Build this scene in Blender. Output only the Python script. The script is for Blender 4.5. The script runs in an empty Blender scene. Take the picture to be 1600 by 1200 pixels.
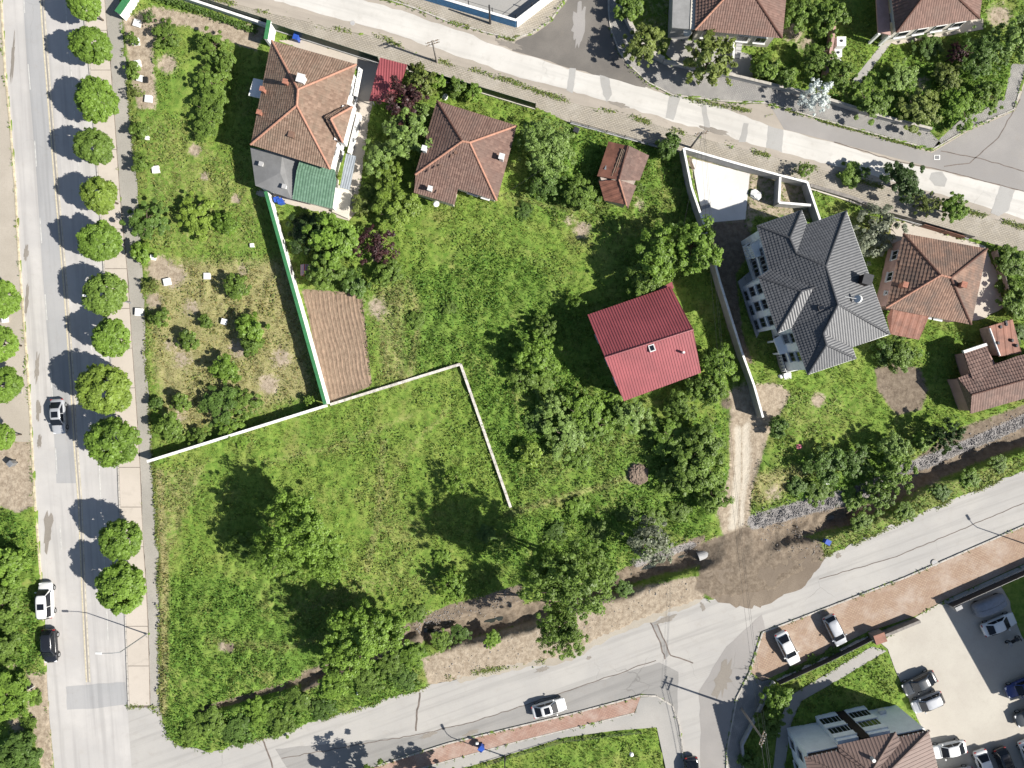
import bpy, bmesh, math, random
import numpy as np
from mathutils import Vector, Matrix

# ------------------------------------------------------------------ camera, light, exposure
H, S = 95.0, 12.2            # flying height (m), photograph pixels per metre on the ground
scene = bpy.context.scene
cam_d = bpy.data.cameras.new('camera')
cam = bpy.data.objects.new('camera', cam_d)
scene.collection.objects.link(cam)
cam.location = (0, 0, H)
cam_d.sensor_width = 36
cam_d.lens = 36 * S * H / 1600
cam_d.clip_start = 1
cam_d.clip_end = 3000
scene.camera = cam

SUN_EL, SUN_AZ = math.radians(39), math.atan2(0.945, -0.326)   # azimuth clockwise from +Y
world = bpy.data.worlds.new('World')
scene.world = world
world.use_nodes = True
wn = world.node_tree.nodes
sky = wn.new('ShaderNodeTexSky')
sky.sky_type = 'NISHITA'
sky.sun_disc = False
sky.sun_elevation = SUN_EL
sky.sun_rotation = SUN_AZ
world.node_tree.links.new(sky.outputs[0], wn['Background'].inputs[0])
wn['Background'].inputs[1].default_value = 0.062
sun_d = bpy.data.lights.new('sun', 'SUN')
sun_d.energy = 5.0
sun_d.angle = math.radians(0.5)
sun_d.color = (1.0, 0.955, 0.88)
sun = bpy.data.objects.new('sun', sun_d)
scene.collection.objects.link(sun)
sd = Vector((math.sin(SUN_AZ) * math.cos(SUN_EL), math.cos(SUN_AZ) * math.cos(SUN_EL), math.sin(SUN_EL)))
sun.rotation_euler = sd.to_track_quat('Z', 'Y').to_euler()
sun.location = sd * 150
vs = scene.view_settings
vs.view_transform = 'Standard'
vs.look = 'None'
vs.exposure = 0.9
vs.gamma = 1.0
vs.use_curve_mapping = False
scene.cycles.max_bounces = 5
scene.cycles.diffuse_bounces = 3
scene.cycles.glossy_bounces = 2
scene.cycles.transmission_bounces = 2
scene.cycles.transparent_max_bounces = 4

# ------------------------------------------------------------------ helpers
C = scene.collection
rnd = random.Random(7)

def W(px, py, z=0.0):
    """photograph pixel + height above the ground -> world point"""
    k = (H - z) / (H * S)
    return Vector(((px - 800) * k, (600 - py) * k, z))

def tag(o, label=None, cat=None, group=None, kind=None):
    if label: o['label'] = label
    if cat: o['category'] = cat
    if group: o['group'] = group
    if kind: o['kind'] = kind
    return o

def empty(name, loc, label, cat, group=None, rz=0.0):
    o = bpy.data.objects.new(name, None)
    C.objects.link(o)
    o.location = loc
    o.rotation_euler = (0, 0, rz)
    o.empty_display_size = 0.3
    return tag(o, label, cat, group)

def link(name, me, parent=None, loc=None, rz=None):
    o = bpy.data.objects.new(name, me)
    C.objects.link(o)
    if parent: o.parent = parent
    if loc is not None: o.location = loc
    if rz is not None: o.rotation_euler = (0, 0, rz)
    return o

class MB:
    """collects simple solids into one mesh"""
    def __init__(s): s.v, s.f = [], []
    def add(s, vs_, fs):
        n = len(s.v); s.v += [tuple(v) for v in vs_]; s.f += [tuple(i + n for i in f) for f in fs]
        return s
    def prism(s, poly, z0, z1):
        a = sum(poly[i][0] * poly[(i + 1) % len(poly)][1] - poly[(i + 1) % len(poly)][0] * poly[i][1] for i in range(len(poly)))
        if a < 0: poly = poly[::-1]
        n = len(poly)
        vs_ = [(p[0], p[1], z0) for p in poly] + [(p[0], p[1], z1) for p in poly]
        fs = [tuple(range(n))[::-1], tuple(range(n, 2 * n))] + [(i, (i + 1) % n, n + (i + 1) % n, n + i) for i in range(n)]
        return s.add(vs_, fs)
    def box(s, c, size, rz=0.0, taper=1.0):
        x, y, z = [q / 2 for q in size]
        ca, sa = math.cos(rz), math.sin(rz)
        vs_ = []
        for dz, t in ((-z, 1), (z, taper)):
            for dx, dy in ((-x, -y), (x, -y), (x, y), (-x, y)):
                dx, dy = dx * t, dy * t
                vs_.append((c[0] + dx * ca - dy * sa, c[1] + dx * sa + dy * ca, c[2] + dz))
        return s.add(vs_, [(3, 2, 1, 0), (4, 5, 6, 7), (0, 1, 5, 4), (1, 2, 6, 5), (2, 3, 7, 6), (3, 0, 4, 7)])
    def tube(s, pts, radii, n=6, cap=True):
        pts = [Vector(p) for p in pts]
        if not hasattr(radii, '__len__'): radii = [radii] * len(pts)
        base = len(s.v)
        for i, p in enumerate(pts):
            d = (pts[min(i + 1, len(pts) - 1)] - pts[max(i - 1, 0)]).normalized()
            a = d.cross(Vector((0, 0, 1)))
            if a.length < 0.01: a = d.cross(Vector((1, 0, 0)))
            a.normalize(); b = d.cross(a)
            for k in range(n):
                t = 2 * math.pi * k / n
                s.v.append(tuple(p + (a * math.cos(t) + b * math.sin(t)) * radii[i]))
        for i in range(len(pts) - 1):
            for k in range(n):
                q = base + i * n
                s.f.append((q + k, q + (k + 1) % n, q + n + (k + 1) % n, q + n + k))
        if cap:
            s.f.append(tuple(base + k for k in range(n))[::-1])
            s.f.append(tuple(base + (len(pts) - 1) * n + k for k in range(n)))
        return s
    def mesh(s, name, mat, smooth=False, bevel=0.0):
        me = bpy.data.meshes.new(name)
        me.from_pydata(s.v, [], s.f)
        if bevel:
            bm = bmesh.new(); bm.from_mesh(me)
            bmesh.ops.bevel(bm, geom=bm.edges[:], offset=bevel, segments=2, affect='EDGES', profile=0.5)
            bm.to_mesh(me); bm.free()
        me.materials.append(mat)
        if smooth: me.shade_smooth()
        return me
    def build(s, name, mat, parent=None, smooth=False, bevel=0.0, local=False):
        o = link(name, s.mesh(name, mat, smooth, bevel), parent)
        if parent is not None and not local: o.matrix_parent_inverse = wmat(parent).inverted()
        return o

def wmat(o):
    m = o.matrix_basis.copy()
    return wmat(o.parent) @ o.matrix_parent_inverse @ m if o.parent else m

def npmesh(name, verts, faces, mat, attrs=None):
    """fast mesh from numpy arrays (faces all with the same number of corners)"""
    me = bpy.data.meshes.new(name)
    nv, nf, k = len(verts), len(faces), faces.shape[1]
    me.vertices.add(nv); me.loops.add(nf * k); me.polygons.add(nf)
    me.vertices.foreach_set('co', np.ascontiguousarray(verts, dtype=np.float32).ravel())
    me.loops.foreach_set('vertex_index', np.ascontiguousarray(faces, dtype=np.int32).ravel())
    me.polygons.foreach_set('loop_start', np.arange(0, nf * k, k, dtype=np.int32))
    for an, (dom, arr) in (attrs or {}).items():
        if arr.ndim == 1:
            a = me.attributes.new(an, 'FLOAT', dom); a.data.foreach_set('value', arr.astype(np.float32))
        else:
            a = me.attributes.new(an, 'FLOAT_COLOR', dom); a.data.foreach_set('color', arr.astype(np.float32).ravel())
    me.update(calc_edges=True)
    me.materials.append(mat)
    return me

# ------------------------------------------------------------------ materials
class NB:
    def __init__(s, name):
        s.m = bpy.data.materials.new(name); s.m.use_nodes = True
        s.t = s.m.node_tree; s.b = s.t.nodes['Principled BSDF']
        s.pos = None
    def n(s, typ, **kw):
        q = s.t.nodes.new(typ)
        for k, v in kw.items(): setattr(q, k, v)
        return q
    def l(s, a, b): s.t.links.new(a, b)
    def coord(s, obj=False):
        if s.pos is None:
            s.pos = s.n('ShaderNodeTexCoord').outputs['Object'] if obj else s.n('ShaderNodeNewGeometry').outputs['Position']
        return s.pos
    def noise(s, scale, detail=3, rough=.55, vec=None):
        q = s.n('ShaderNodeTexNoise'); q.inputs['Scale'].default_value = scale
        q.inputs['Detail'].default_value = detail; q.inputs['Roughness'].default_value = rough
        s.l(vec or s.coord(), q.inputs['Vector']); return q.outputs['Fac']
    def math(s, op, a, b=None, clamp=False):
        q = s.n('ShaderNodeMath', operation=op, use_clamp=clamp)
        for i, x in enumerate((a, b)):
            if x is None: continue
            if isinstance(x, (int, float)): q.inputs[i].default_value = x
            else: s.l(x, q.inputs[i])
        return q.outputs[0]
    def ramp(s, fac, lo, hi):
        q = s.n('ShaderNodeMapRange', interpolation_type='SMOOTHSTEP')
        q.inputs[1].default_value = lo; q.inputs[2].default_value = hi
        s.l(fac, q.inputs[0]); return q.outputs[0]
    def mix(s, fac, a, b, blend='MIX'):
        q = s.n('ShaderNodeMix', data_type='RGBA', blend_type=blend)
        for i, x in ((0, fac), (6, a), (7, b)):
            if isinstance(x, (int, float)): q.inputs[i].default_value = x
            elif isinstance(x, tuple): q.inputs[i].default_value = (*x[:3], 1)
            else: s.l(x, q.inputs[i])
        return q.outputs[2]
    def attr(s, name):
        return s.n('ShaderNodeAttribute', attribute_name=name)
    def sep(s, col):
        q = s.n('ShaderNodeSeparateColor'); s.l(col, q.inputs[0]); return q.outputs
    def out(s, col, rough=.8, bump=None, bstr=.4, bdist=.05, spec=.3, metal=0.0):
        if isinstance(col, tuple): s.b.inputs['Base Color'].default_value = (*col[:3], 1)
        else: s.l(col, s.b.inputs['Base Color'])
        s.b.inputs['Roughness'].default_value = rough
        s.b.inputs['Specular IOR Level'].default_value = spec
        s.b.inputs['Metallic'].default_value = metal
        if bump is not None:
            q = s.n('ShaderNodeBump'); q.inputs['Strength'].default_value = bstr; q.inputs['Distance'].default_value = bdist
            s.l(bump, q.inputs['Height']); s.l(q.outputs[0], s.b.inputs['Normal'])
        return s.m

def lerp(a, b, t): return tuple(x + (y - x) * t for x, y in zip(a, b))
def plain(name, c, rough=.7, var=.18, scale=1.5, spec=.3, metal=0.0, obj=False):
    c = tuple(x * .8 for x in c)
    b = NB(name); b.coord(obj)
    f = b.noise(scale, 5, .65)
    g = b.noise(scale * 9, 3)
    col = b.mix(b.ramp(f, .3, .7), tuple(x * (1 - var) for x in c), tuple(min(1, x * (1 + var)) for x in c))
    col = b.mix(b.math('MULTIPLY', b.ramp(g, .45, .75), .25), col, tuple(x * .7 for x in c))
    return b.out(col, rough, g, .15, .02, spec, metal)

def road_mat(name, c, c2, crack=.5, speck=.12, streak=None):
    b = NB(name)
    big = b.noise(.12, 4, .6); mid = b.noise(.9, 5, .65); fine = b.noise(9, 3, .7)
    col = b.mix(b.ramp(big, .35, .68), c, c2)
    col = b.mix(b.math('MULTIPLY', b.ramp(mid, .5, .78), .45), col, lerp(c2, (.2, .17, .14), .45))
    if streak:
        mp = b.n('ShaderNodeMapping', vector_type='TEXTURE'); mp.inputs['Rotation'].default_value = (0, 0, streak); mp.inputs['Scale'].default_value = (22, .9, 1)
        b.l(b.coord(), mp.inputs[0])
        # mapping rotates the point so that x runs along the road
        st = b.noise(1.0, 3, .6, mp.outputs[0])
        col = b.mix(b.math('MULTIPLY', b.ramp(st, .45, .7), .5), col, tuple(x * .72 for x in c))
    col = b.mix(b.math('MULTIPLY', b.ramp(fine, .4, .8), speck * 3), col, tuple(x * .62 for x in c))
    if crack:
        v = b.n('ShaderNodeTexVoronoi', feature='DISTANCE_TO_EDGE'); v.inputs['Scale'].default_value = .16
        wv = b.n('ShaderNodeVectorMath', operation='ADD'); nz = b.n('ShaderNodeTexNoise'); nz.inputs['Scale'].default_value = .8
        nz.inputs['Detail'].default_value = 5
        b.l(b.coord(), nz.inputs['Vector']); b.l(b.coord(), wv.inputs[0]); b.l(nz.outputs['Color'], wv.inputs[1])
        b.l(wv.outputs[0], v.inputs['Vector'])
        ln = b.math('SUBTRACT', 1.0, b.ramp(v.outputs['Distance'], .001, .011))
        ln = b.math('MULTIPLY', ln, b.ramp(b.noise(.07, 2), .56, .68))
        col = b.mix(b.math('MULTIPLY', ln, crack * .6), col, (.09, .085, .08))
    return b.out(col, .85, fine, .12, .01, .25)

def paver_mat(name, c, c2, joint, size=(.4, .2), rot=0.0, moss=0.0, wash=.3):
    b = NB(name)
    mp = b.n('ShaderNodeMapping'); mp.inputs['Rotation'].default_value = (0, 0, -rot); b.l(b.coord(), mp.inputs[0])
    br = b.n('ShaderNodeTexBrick'); br.inputs['Scale'].default_value = 1.0
    br.inputs['Brick Width'].default_value = size[0]; br.inputs['Row Height'].default_value = size[1]
    br.inputs['Mortar Size'].default_value = .022; br.inputs['Color1'].default_value = (*c, 1); br.inputs['Color2'].default_value = (*c2, 1)
    br.inputs['Mortar'].default_value = (*joint, 1); b.l(mp.outputs[0], br.inputs['Vector'])
    big = b.noise(.35, 5, .65); f = b.noise(4, 4, .7)
    col = b.mix(b.math('MULTIPLY', b.ramp(big, .4, .75), wash * 1.5), br.outputs[0], lerp(c, (.5, .47, .42), .6))
    col = b.mix(b.math('MULTIPLY', b.ramp(f, .5, .8), .5), col, tuple(x * .55 for x in c))
    if moss:
        col = b.mix(b.math('MULTIPLY', b.ramp(b.noise(1.7, 6, .75), .62, .74), moss), col, (.09, .12, .03))
    return b.out(col, .85, br.outputs['Fac'], -.3, .01, .25)

def leaf_mat(name, c, var=.45, trans=.42, hue=(1.12, 1.05, 1.0)):
    b = NB(name)
    oi = b.n('ShaderNodeObjectInfo').outputs['Random']
    at = b.attr('tint').outputs['Fac']
    dark = tuple(x * (1 - var) for x in c); lite = tuple(x * (1 + var) * h for x, h in zip(c, hue))
    f = b.math('ADD', b.math('MULTIPLY', at, .75), b.math('MULTIPLY', oi, .25))
    col = b.mix(f, dark, lite)
    b.out(col, .5, spec=.35)
    tr = b.n('ShaderNodeBsdfTranslucent'); b.l(b.mix(.5, col, lite), tr.inputs[0])
    mx = b.n('ShaderNodeMixShader'); mx.inputs[0].default_value = trans
    b.l(b.b.outputs[0], mx.inputs[1]); b.l(tr.outputs[0], mx.inputs[2])
    b.l(mx.outputs[0], b.t.nodes['Material Output'].inputs[0])
    return b.m

def tile_mat(name, c, c2, stain, stain_amt=.6, scale=.45, rough=.75, spec=.3):
    b = NB(name)
    t = b.attr('tint').outputs['Fac']
    big = b.noise(scale, 5, .7); f = b.noise(5, 4, .7)
    col = b.mix(t, c, c2)
    col = b.mix(b.math('MULTIPLY', b.ramp(big, .42, .66), stain_amt), col, stain)
    col = b.mix(b.math('MULTIPLY', b.ramp(f, .5, .75), .35), col, tuple(x * .5 for x in c))
    return b.out(col, rough, f, .1, .01, spec)

ROT_TOP = math.radians(-15.5); ROT_LOW = math.radians(19.5)
M = {}
M['asphalt_main'] = road_mat('asphalt_main', (0.368, 0.354, 0.340), (0.442, 0.423, 0.400), .25, .06, math.radians(94))
M['asphalt_main_grey'] = road_mat('asphalt_grey', (0.290, 0.290, 0.290), (0.326, 0.321, 0.317), .2, .06, math.radians(94))
M['asphalt_top'] = road_mat('asphalt_top', (0.352, 0.312, 0.264), (0.288, 0.256, 0.216), .4, .12, ROT_TOP)
M['asphalt_dark'] = road_mat('asphalt_dark', (0.122, 0.112, 0.101), (0.173, 0.158, 0.140), .6, .14)
M['asphalt_junction'] = road_mat('asphalt_junction', (0.234, 0.222, 0.211), (0.281, 0.265, 0.250), .8, .1)
M['asphalt_low'] = road_mat('asphalt_low', (0.328, 0.316, 0.299), (0.369, 0.353, 0.328), .55, .08, ROT_LOW)
M['asphalt_low_grey'] = road_mat('asphalt_low_grey', (0.232, 0.225, 0.214), (0.270, 0.259, 0.244), .7, .1, ROT_LOW)
M['concrete_white'] = road_mat('concrete_white', (.50, .482, .448), (.43, .412, .38), .35, .06, ROT_TOP)
M['concrete_patch'] = road_mat('concrete_patch', (0.336, 0.328, 0.312), (0.288, 0.280, 0.264), .2, .12)
M['concrete_lot'] = road_mat('concrete_lot', (.36, .333, .29), (.41, .385, .335), .2, .08)
M['concrete_slab'] = road_mat('concrete_slab', (.60, .59, .565), (.50, .49, .475), .1, .08)
M['concrete_walk'] = road_mat('concrete_walk', (0.442, 0.395, 0.340), (0.399, 0.357, 0.306), .25, .08)
M['concrete_grey'] = road_mat('concrete_grey', (0.270, 0.262, 0.247), (0.330, 0.315, 0.292), .2, .12)
M['verge'] = road_mat('verge', (.27, .255, .225), (.33, .31, .275), 0, .2)
M['paver_top'] = paver_mat('paver_top', (0.323, 0.289, 0.238), (0.272, 0.246, 0.208), (0.136, 0.119, 0.085), (.45, .22), ROT_TOP, .75)
M['paver_grey'] = paver_mat('paver_grey', (0.216, 0.208, 0.200), (0.264, 0.256, 0.240), (0.120, 0.112, 0.104), (.4, .2), math.radians(60), .3)
M['paver_red'] = paver_mat('paver_red', (0.270, 0.161, 0.124), (0.323, 0.203, 0.158), (0.195, 0.135, 0.105), (.4, .2), ROT_LOW, .0, .35)
M['paver_red_worn'] = paver_mat('paver_red_worn', (0.277, 0.188, 0.135), (0.323, 0.232, 0.165), (0.195, 0.143, 0.105), (.4, .2), ROT_LOW, .0, .4)
M['pavement_left'] = road_mat('pavement_left', (.33, .295, .245), (.39, .35, .295), .2, .14)
M['dirt_spill'] = road_mat('dirt_spill', (.150, .118, .088), (.205, .165, .124), 0, .25, math.radians(70))
M['track'] = road_mat('track', (.36, .325, .27), (.29, .255, .205), 0, .2)
M['stain'] = road_mat('stain', (.20, .18, .155), (.25, .225, .195), 0, .2)
M['paint_yellow'] = plain('paint_yellow', (.58, .51, .36), .7, .2, 3)
M['paint_yellow_faded'] = plain('paint_yellow_faded', (.54, .49, .39), .8, .25, 2)
M['paint_white'] = plain('paint_white', (.54, .53, .50), .7, .2, 2)
M['kerb'] = plain('kerb_concrete', (.46, .43, .385), .85, .2, 2)
M['kerb_yellow'] = plain('kerb_yellow', (.53, .46, .32), .8, .3, 1.2)
M['gutter'] = plain('gutter', (.17, .14, .12), .9, .3, 1.5)
M['wall_white'] = plain('wall_white', (.88, .87, .84), .8, .14, 1.6)
M['wall_cool'] = plain('wall_cool', (.98, 1.0, 1.03), .8, .06, 1.0)
M['wall_cream'] = plain('wall_cream', (.62, .58, .50), .85, .1, .8)
M['wall_pink'] = plain('wall_pink', (.48, .31, .27), .85, .12, .8)
M['wall_old'] = plain('wall_old', (.45, .38, .33), .9, .2, 1.5)
M['wall_concrete'] = plain('wall_concrete', (.42, .415, .41), .9, .14, 1.2)
M['wall_weathered'] = plain('wall_weathered', (.60, .56, .50), .9, .35, 2.5)
M['wall_blue'] = plain('wall_blue', (.10, .29, .55), .7, .15, 2)
M['wall_stone'] = plain('wall_stone', (.24, .22, .20), .9, .25, 2)
M['green_paint'] = plain('green_paint', (.05, .20, .08), .5, .12, 2)
M['green_dark'] = plain('green_dark', (.008, .035, .02), .5, .2, 2)
M['metal_dark'] = plain('metal_dark', (.035, .035, .04), .45, .2, 3, .5)
M['metal_grey'] = plain('metal_grey', (.30, .31, .32), .4, .15, 3, .5, .4)
M['metal_white'] = plain('metal_white', (.70, .70, .68), .45, .06, 3, .5)
M['wood'] = plain('wood', (.20, .15, .11), .85, .3, 4)
M['wood_grey'] = plain('wood_grey', (.30, .27, .24), .85, .25, 4)
M['bark'] = plain('bark', (.13, .10, .075), .9, .3, 5, obj=True)
M['bark_dark'] = plain('bark_dark', (.05, .035, .03), .9, .3, 5, obj=True)
M['glass_dark'] = plain('glass_dark', (.012, .015, .02), .08, .1, 2, .6)
M['window_frame'] = plain('window_frame', (.74, .74, .73), .5, .05, 2)
M['window_grey'] = plain('window_grey', (.32, .35, .40), .5, .05, 2)
M['blue_plastic'] = plain('blue_plastic', (.03, .09, .42), .45, .15, 4)
M['red_plastic'] = plain('red_plastic', (.42, .05, .07), .5, .3, 5)
M['pink_cloth'] = plain('pink_cloth', (.55, .18, .22), .9, .3, 5)
M['white_plastic'] = plain('white_plastic', (.82, .82, .80), .5, .04, 3)
M['brick_red'] = plain('brick_red', (.36, .16, .11), .85, .25, 5)
M['soil_pile'] = plain('soil_pile', (.20, .15, .115), .95, .35, 2.5)
M['rust_sheet'] = plain('rust_sheet', (.24, .105, .07), .65, .3, .9, .35)
M['rust_bright'] = plain('rust_bright', (.32, .125, .075), .65, .3, 1.1, .35)
M['red_sheet'] = plain('red_sheet', (.275, .066, .074), .45, .12, .35, .5)
M['grey_sheet'] = plain('grey_sheet', (.20, .20, .20), .8, .12, .5)
M['brown_sheet'] = plain('brown_sheet', (.19, .13, .11), .6, .1, .6)
M['brown_board'] = plain('brown_board', (.03, .02, .018), .8, .2, .8)
M['slab_grey'] = plain('slab_grey', (.26, .26, .255), .8, .12, 1)
M['blue_grey_sheet'] = plain('blue_grey_sheet', (.30, .33, .36), .6, .12, 1)
M['tile_a'] = tile_mat('tile_a', (.150, .098, .07), (.24, .165, .122), (.165, .128, .095), .6, .6)
M['tile_b'] = tile_mat('tile_b', (.125, .075, .06), (.19, .12, .095), (.13, .09, .075), .6)
M['tile_c'] = tile_mat('tile_c', (.165, .098, .07), (.25, .155, .112), (.10, .075, .062), .85, .3)
M['tile_d'] = tile_mat('tile_d', (.13, .08, .066), (.19, .122, .10), (.10, .072, .062), .65)
M['tile_top'] = tile_mat('tile_top', (.135, .08, .064), (.19, .115, .092), (.13, .092, .076), .5)
M['tile_grey'] = tile_mat('tile_grey', (.062, .064, .069), (.082, .084, .090), (.070, .072, .077), .25, .3, .5, .45)
M['tile_green'] = tile_mat('tile_green', (.085, .160, .105), (.125, .215, .150), (.085, .15, .105), .4)
M['ridge_warm'] = plain('ridge_warm', (.44, .23, .16), .8, .15, 2)
M['ridge_dark'] = plain('ridge_dark', (.12, .06, .045), .8, .2, 2)
M['ridge_grey'] = plain('ridge_grey', (.07, .072, .08), .6, .15, 2)
M['leaf_lime'] = leaf_mat('leaf_lime', (.156, .262, .042))
M['leaf_mid'] = leaf_mat('leaf_mid', (.135, .218, .042))
M['leaf_deep'] = leaf_mat('leaf_deep', (.098, .172, .038))
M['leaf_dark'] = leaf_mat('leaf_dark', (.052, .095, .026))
M['leaf_yellow'] = leaf_mat('leaf_yellow', (.180, .268, .046))
M['leaf_olive'] = leaf_mat('leaf_olive', (.170, .222, .058))
M['leaf_silver'] = leaf_mat('leaf_silver', (.19, .21, .14), .4, .3, (1.05, 1.05, 1.05))
M['leaf_pale'] = leaf_mat('leaf_pale', (.165, .245, .060), .45, .3, (1.1, 1.1, 1.1))
M['leaf_purple'] = leaf_mat('leaf_purple', (.050, .026, .026), .5, .3, (1.3, 1.0, 1.0))
M['leaf_blossom'] = leaf_mat('leaf_blossom', (.52, .56, .54), .4, .3, (1.1, 1.1, 1.1))
def grass_blade_mat():
    b = NB('grass_blades')
    col = b.attr('tint').outputs['Color']
    b.out(col, .6, spec=.25)
    tr = b.n('ShaderNodeBsdfTranslucent'); b.l(col, tr.inputs[0])
    mx = b.n('ShaderNodeMixShader'); mx.inputs[0].default_value = .35
    b.l(b.b.outputs[0], mx.inputs[1]); b.l(tr.outputs[0], mx.inputs[2]); b.l(mx.outputs[0], b.t.nodes['Material Output'].inputs[0])
    return b.m
M['grass'] = grass_blade_mat()
def water_mat():
    b = NB('stream_water'); return b.out((.03, .035, .03), .05, b.noise(4, 3), .2, .02, .5)
M['water'] = water_mat()

# ------------------------------------------------------------------ ground surfaces (photograph pixels)
def arr(p): return np.array([(q[0], q[1]) for q in p], float)

def inside(poly, X, Y):
    r = np.zeros(X.shape, bool); n = len(poly)
    for i in range(n):
        x1, y1 = poly[i]; x2, y2 = poly[(i + 1) % n]
        if y1 == y2: continue
        c = ((Y >= min(y1, y2)) & (Y < max(y1, y2)))
        r ^= c & (X < (x2 - x1) * (Y - y1) / (y2 - y1) + x1)
    return r

def seg_dist(line, X, Y):
    d = np.full(X.shape, 1e9)
    for (x1, y1), (x2, y2) in zip(line[:-1], line[1:]):
        L = (x2 - x1) ** 2 + (y2 - y1) ** 2
        t = np.clip(((X - x1) * (x2 - x1) + (Y - y1) * (y2 - y1)) / L, 0, 1)
        d = np.minimum(d, np.hypot(X - x1 - t * (x2 - x1), Y - y1 - t * (y2 - y1)))
    return d

def rough(poly, amp=2.0, step=9.0, closed=True, seed=1):
    r = random.Random(seed); out = []
    n = len(poly)
    for i in range(n if closed else n - 1):
        a, b = poly[i], poly[(i + 1) % n]
        d = math.hypot(b[0] - a[0], b[1] - a[1]); k = max(1, int(d / step))
        if abs(a[0] - 800) > 900 and abs(b[0] - 800) > 900: k = 1
        for j in range(k):
            t = j / k; j0 = 0 if j == 0 else amp
            out.append((a[0] + (b[0] - a[0]) * t + r.uniform(-j0, j0), a[1] + (b[1] - a[1]) * t + r.uniform(-j0, j0)))
    if not closed: out.append(poly[-1])
    return out

HARD = []
def sheet(name, poly, z, mat, label, cat, hard=True, parent=None, kind='structure'):
    pts = [W(*p) for p in poly]
    mb = MB(); n = len(pts)
    a = sum(pts[i].x * pts[(i + 1) % n].y - pts[(i + 1) % n].x * pts[i].y for i in range(n))
    if a < 0: pts = pts[::-1]
    mb.add([(p.x, p.y, z) for p in pts], [tuple(range(n))])
    o = mb.build(name, M[mat], parent)
    if parent is None: tag(o, label, cat, None, kind)
    if hard: HARD.append(poly)
    return o

def block(name, poly, z0, z1, mat, label=None, cat=None, hard=True, parent=None):
    o = MB().prism([W(*p)[:2] for p in poly], z0, z1).build(name, M[mat], parent)
    if parent is None: tag(o, label, cat, None, 'structure')
    if hard: HARD.append(poly)
    return o

ROAD_L = [(-6, -140), (3, 0), (10, 120), (17, 190), (25, 290), (31, 400), (37, 480), (46, 600), (51, 690), (55, 770), (61, 850), (65, 900), (72, 1040), (77, 1120), (85, 1200), (95, 1340)]
ROAD_R = [(122, -140), (130, 0), (133, 40), (141, 120), (147, 200), (152, 270), (157, 340), (163, 430), (168, 500), (174, 570), (184, 720), (187, 800), (195, 950), (199, 1060), (203, 1120), (215, 1200), (225, 1340)]
WALK_R = [(157, -140), (164, 0), (167, 40), (174, 110), (180, 190), (186, 280), (190, 330), (200, 430), (207, 540), (214, 640), (220, 740), (223, 830), (230, 930), (233, 1010), (235, 1105)]
VERGE_R = [(182, -140), (188, 0), (190, 25), (195, 80), (203, 160), (212, 250), (219, 370), (225, 460), (229, 560), (235, 660), (242, 760), (248, 870), (250, 960), (250, 1060), (254, 1128)]
def atx(line, y):
    for (x1, y1), (x2, y2) in zip(line[:-1], line[1:]):
        if y1 <= y <= y2: return x1 + (x2 - x1) * (y - y1) / (y2 - y1)
    return line[-1][0] if y > line[-1][1] else line[0][0]

WEEDS = [(100, -70), (300, -12), (400, 15), (525, 45), (600, 60), (662, 88), (732, 107), (800, 127), (837, 142), (900, 162), (975, 180), (1050, 202), (1112, 220), (1200, 243), (1400, 298), (1540, 338), (1600, 355), (1760, 400)]
WALL_N = [(1760, 437), (1600, 394), (1380, 336), (1250, 287), (1060, 237), (890, 192), (835, 167), (700, 127), (595, 97), (420, 40), (270, -2), (100, -52)]
TOP_UP = [(100, -200), (480, -30), (600, 0), (650, 15), (700, 35), (760, 52), (800, 62), (832, 53), (862, 32), (885, 0), (890, -140), (950, -140), (950, 0), (953, 45), (967, 82), (986, 105), (1012, 130), (1050, 150), (1125, 159), (1200, 163), (1307, 195), (1457, 236), (1512, 203), (1585, 172), (1593, 148), (1606, 110), (1640, -140), (1760, -140)]

sheet('main_road', ROAD_L + ROAD_R[::-1], 0.0, 'asphalt_main', 'pale two-lane asphalt road with a double yellow line down the left side', 'road')
sheet('side_street', TOP_UP + WEEDS[::-1], 0.0, 'asphalt_top', 'dusty beige street crossing the top of the picture diagonally', 'street')
LOW_UP = [(199, 1103), (237, 1104), (254, 1129), (262, 1150), (280, 1166), (330, 1174), (400, 1155), (520, 1118), (640, 1082), (668, 1070), (720, 1060), (800, 1040), (890, 1025), (940, 995), (1010, 965), (1100, 935), (1200, 925), (1290, 868), (1375, 830), (1500, 775), (1600, 735), (1760, 665)]
LOW_DN = [(1760, 757), (1600, 820), (1412, 902), (1190, 987), (1170, 1050), (1150, 1090), (1135, 1170), (1133, 1340), (1075, 1340), (1070, 1200), (1062, 1132), (1051, 1102), (1025, 1086), (1000, 1085), (900, 1112), (800, 1136), (700, 1160), (590, 1195), (450, 1240), (215, 1340)]
sheet('lower_road', rough(LOW_UP, 2.5, 10, False, 3) + LOW_DN, 0.004, 'asphalt_low', 'pale grey road running diagonally below the meadow', 'road')

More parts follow.
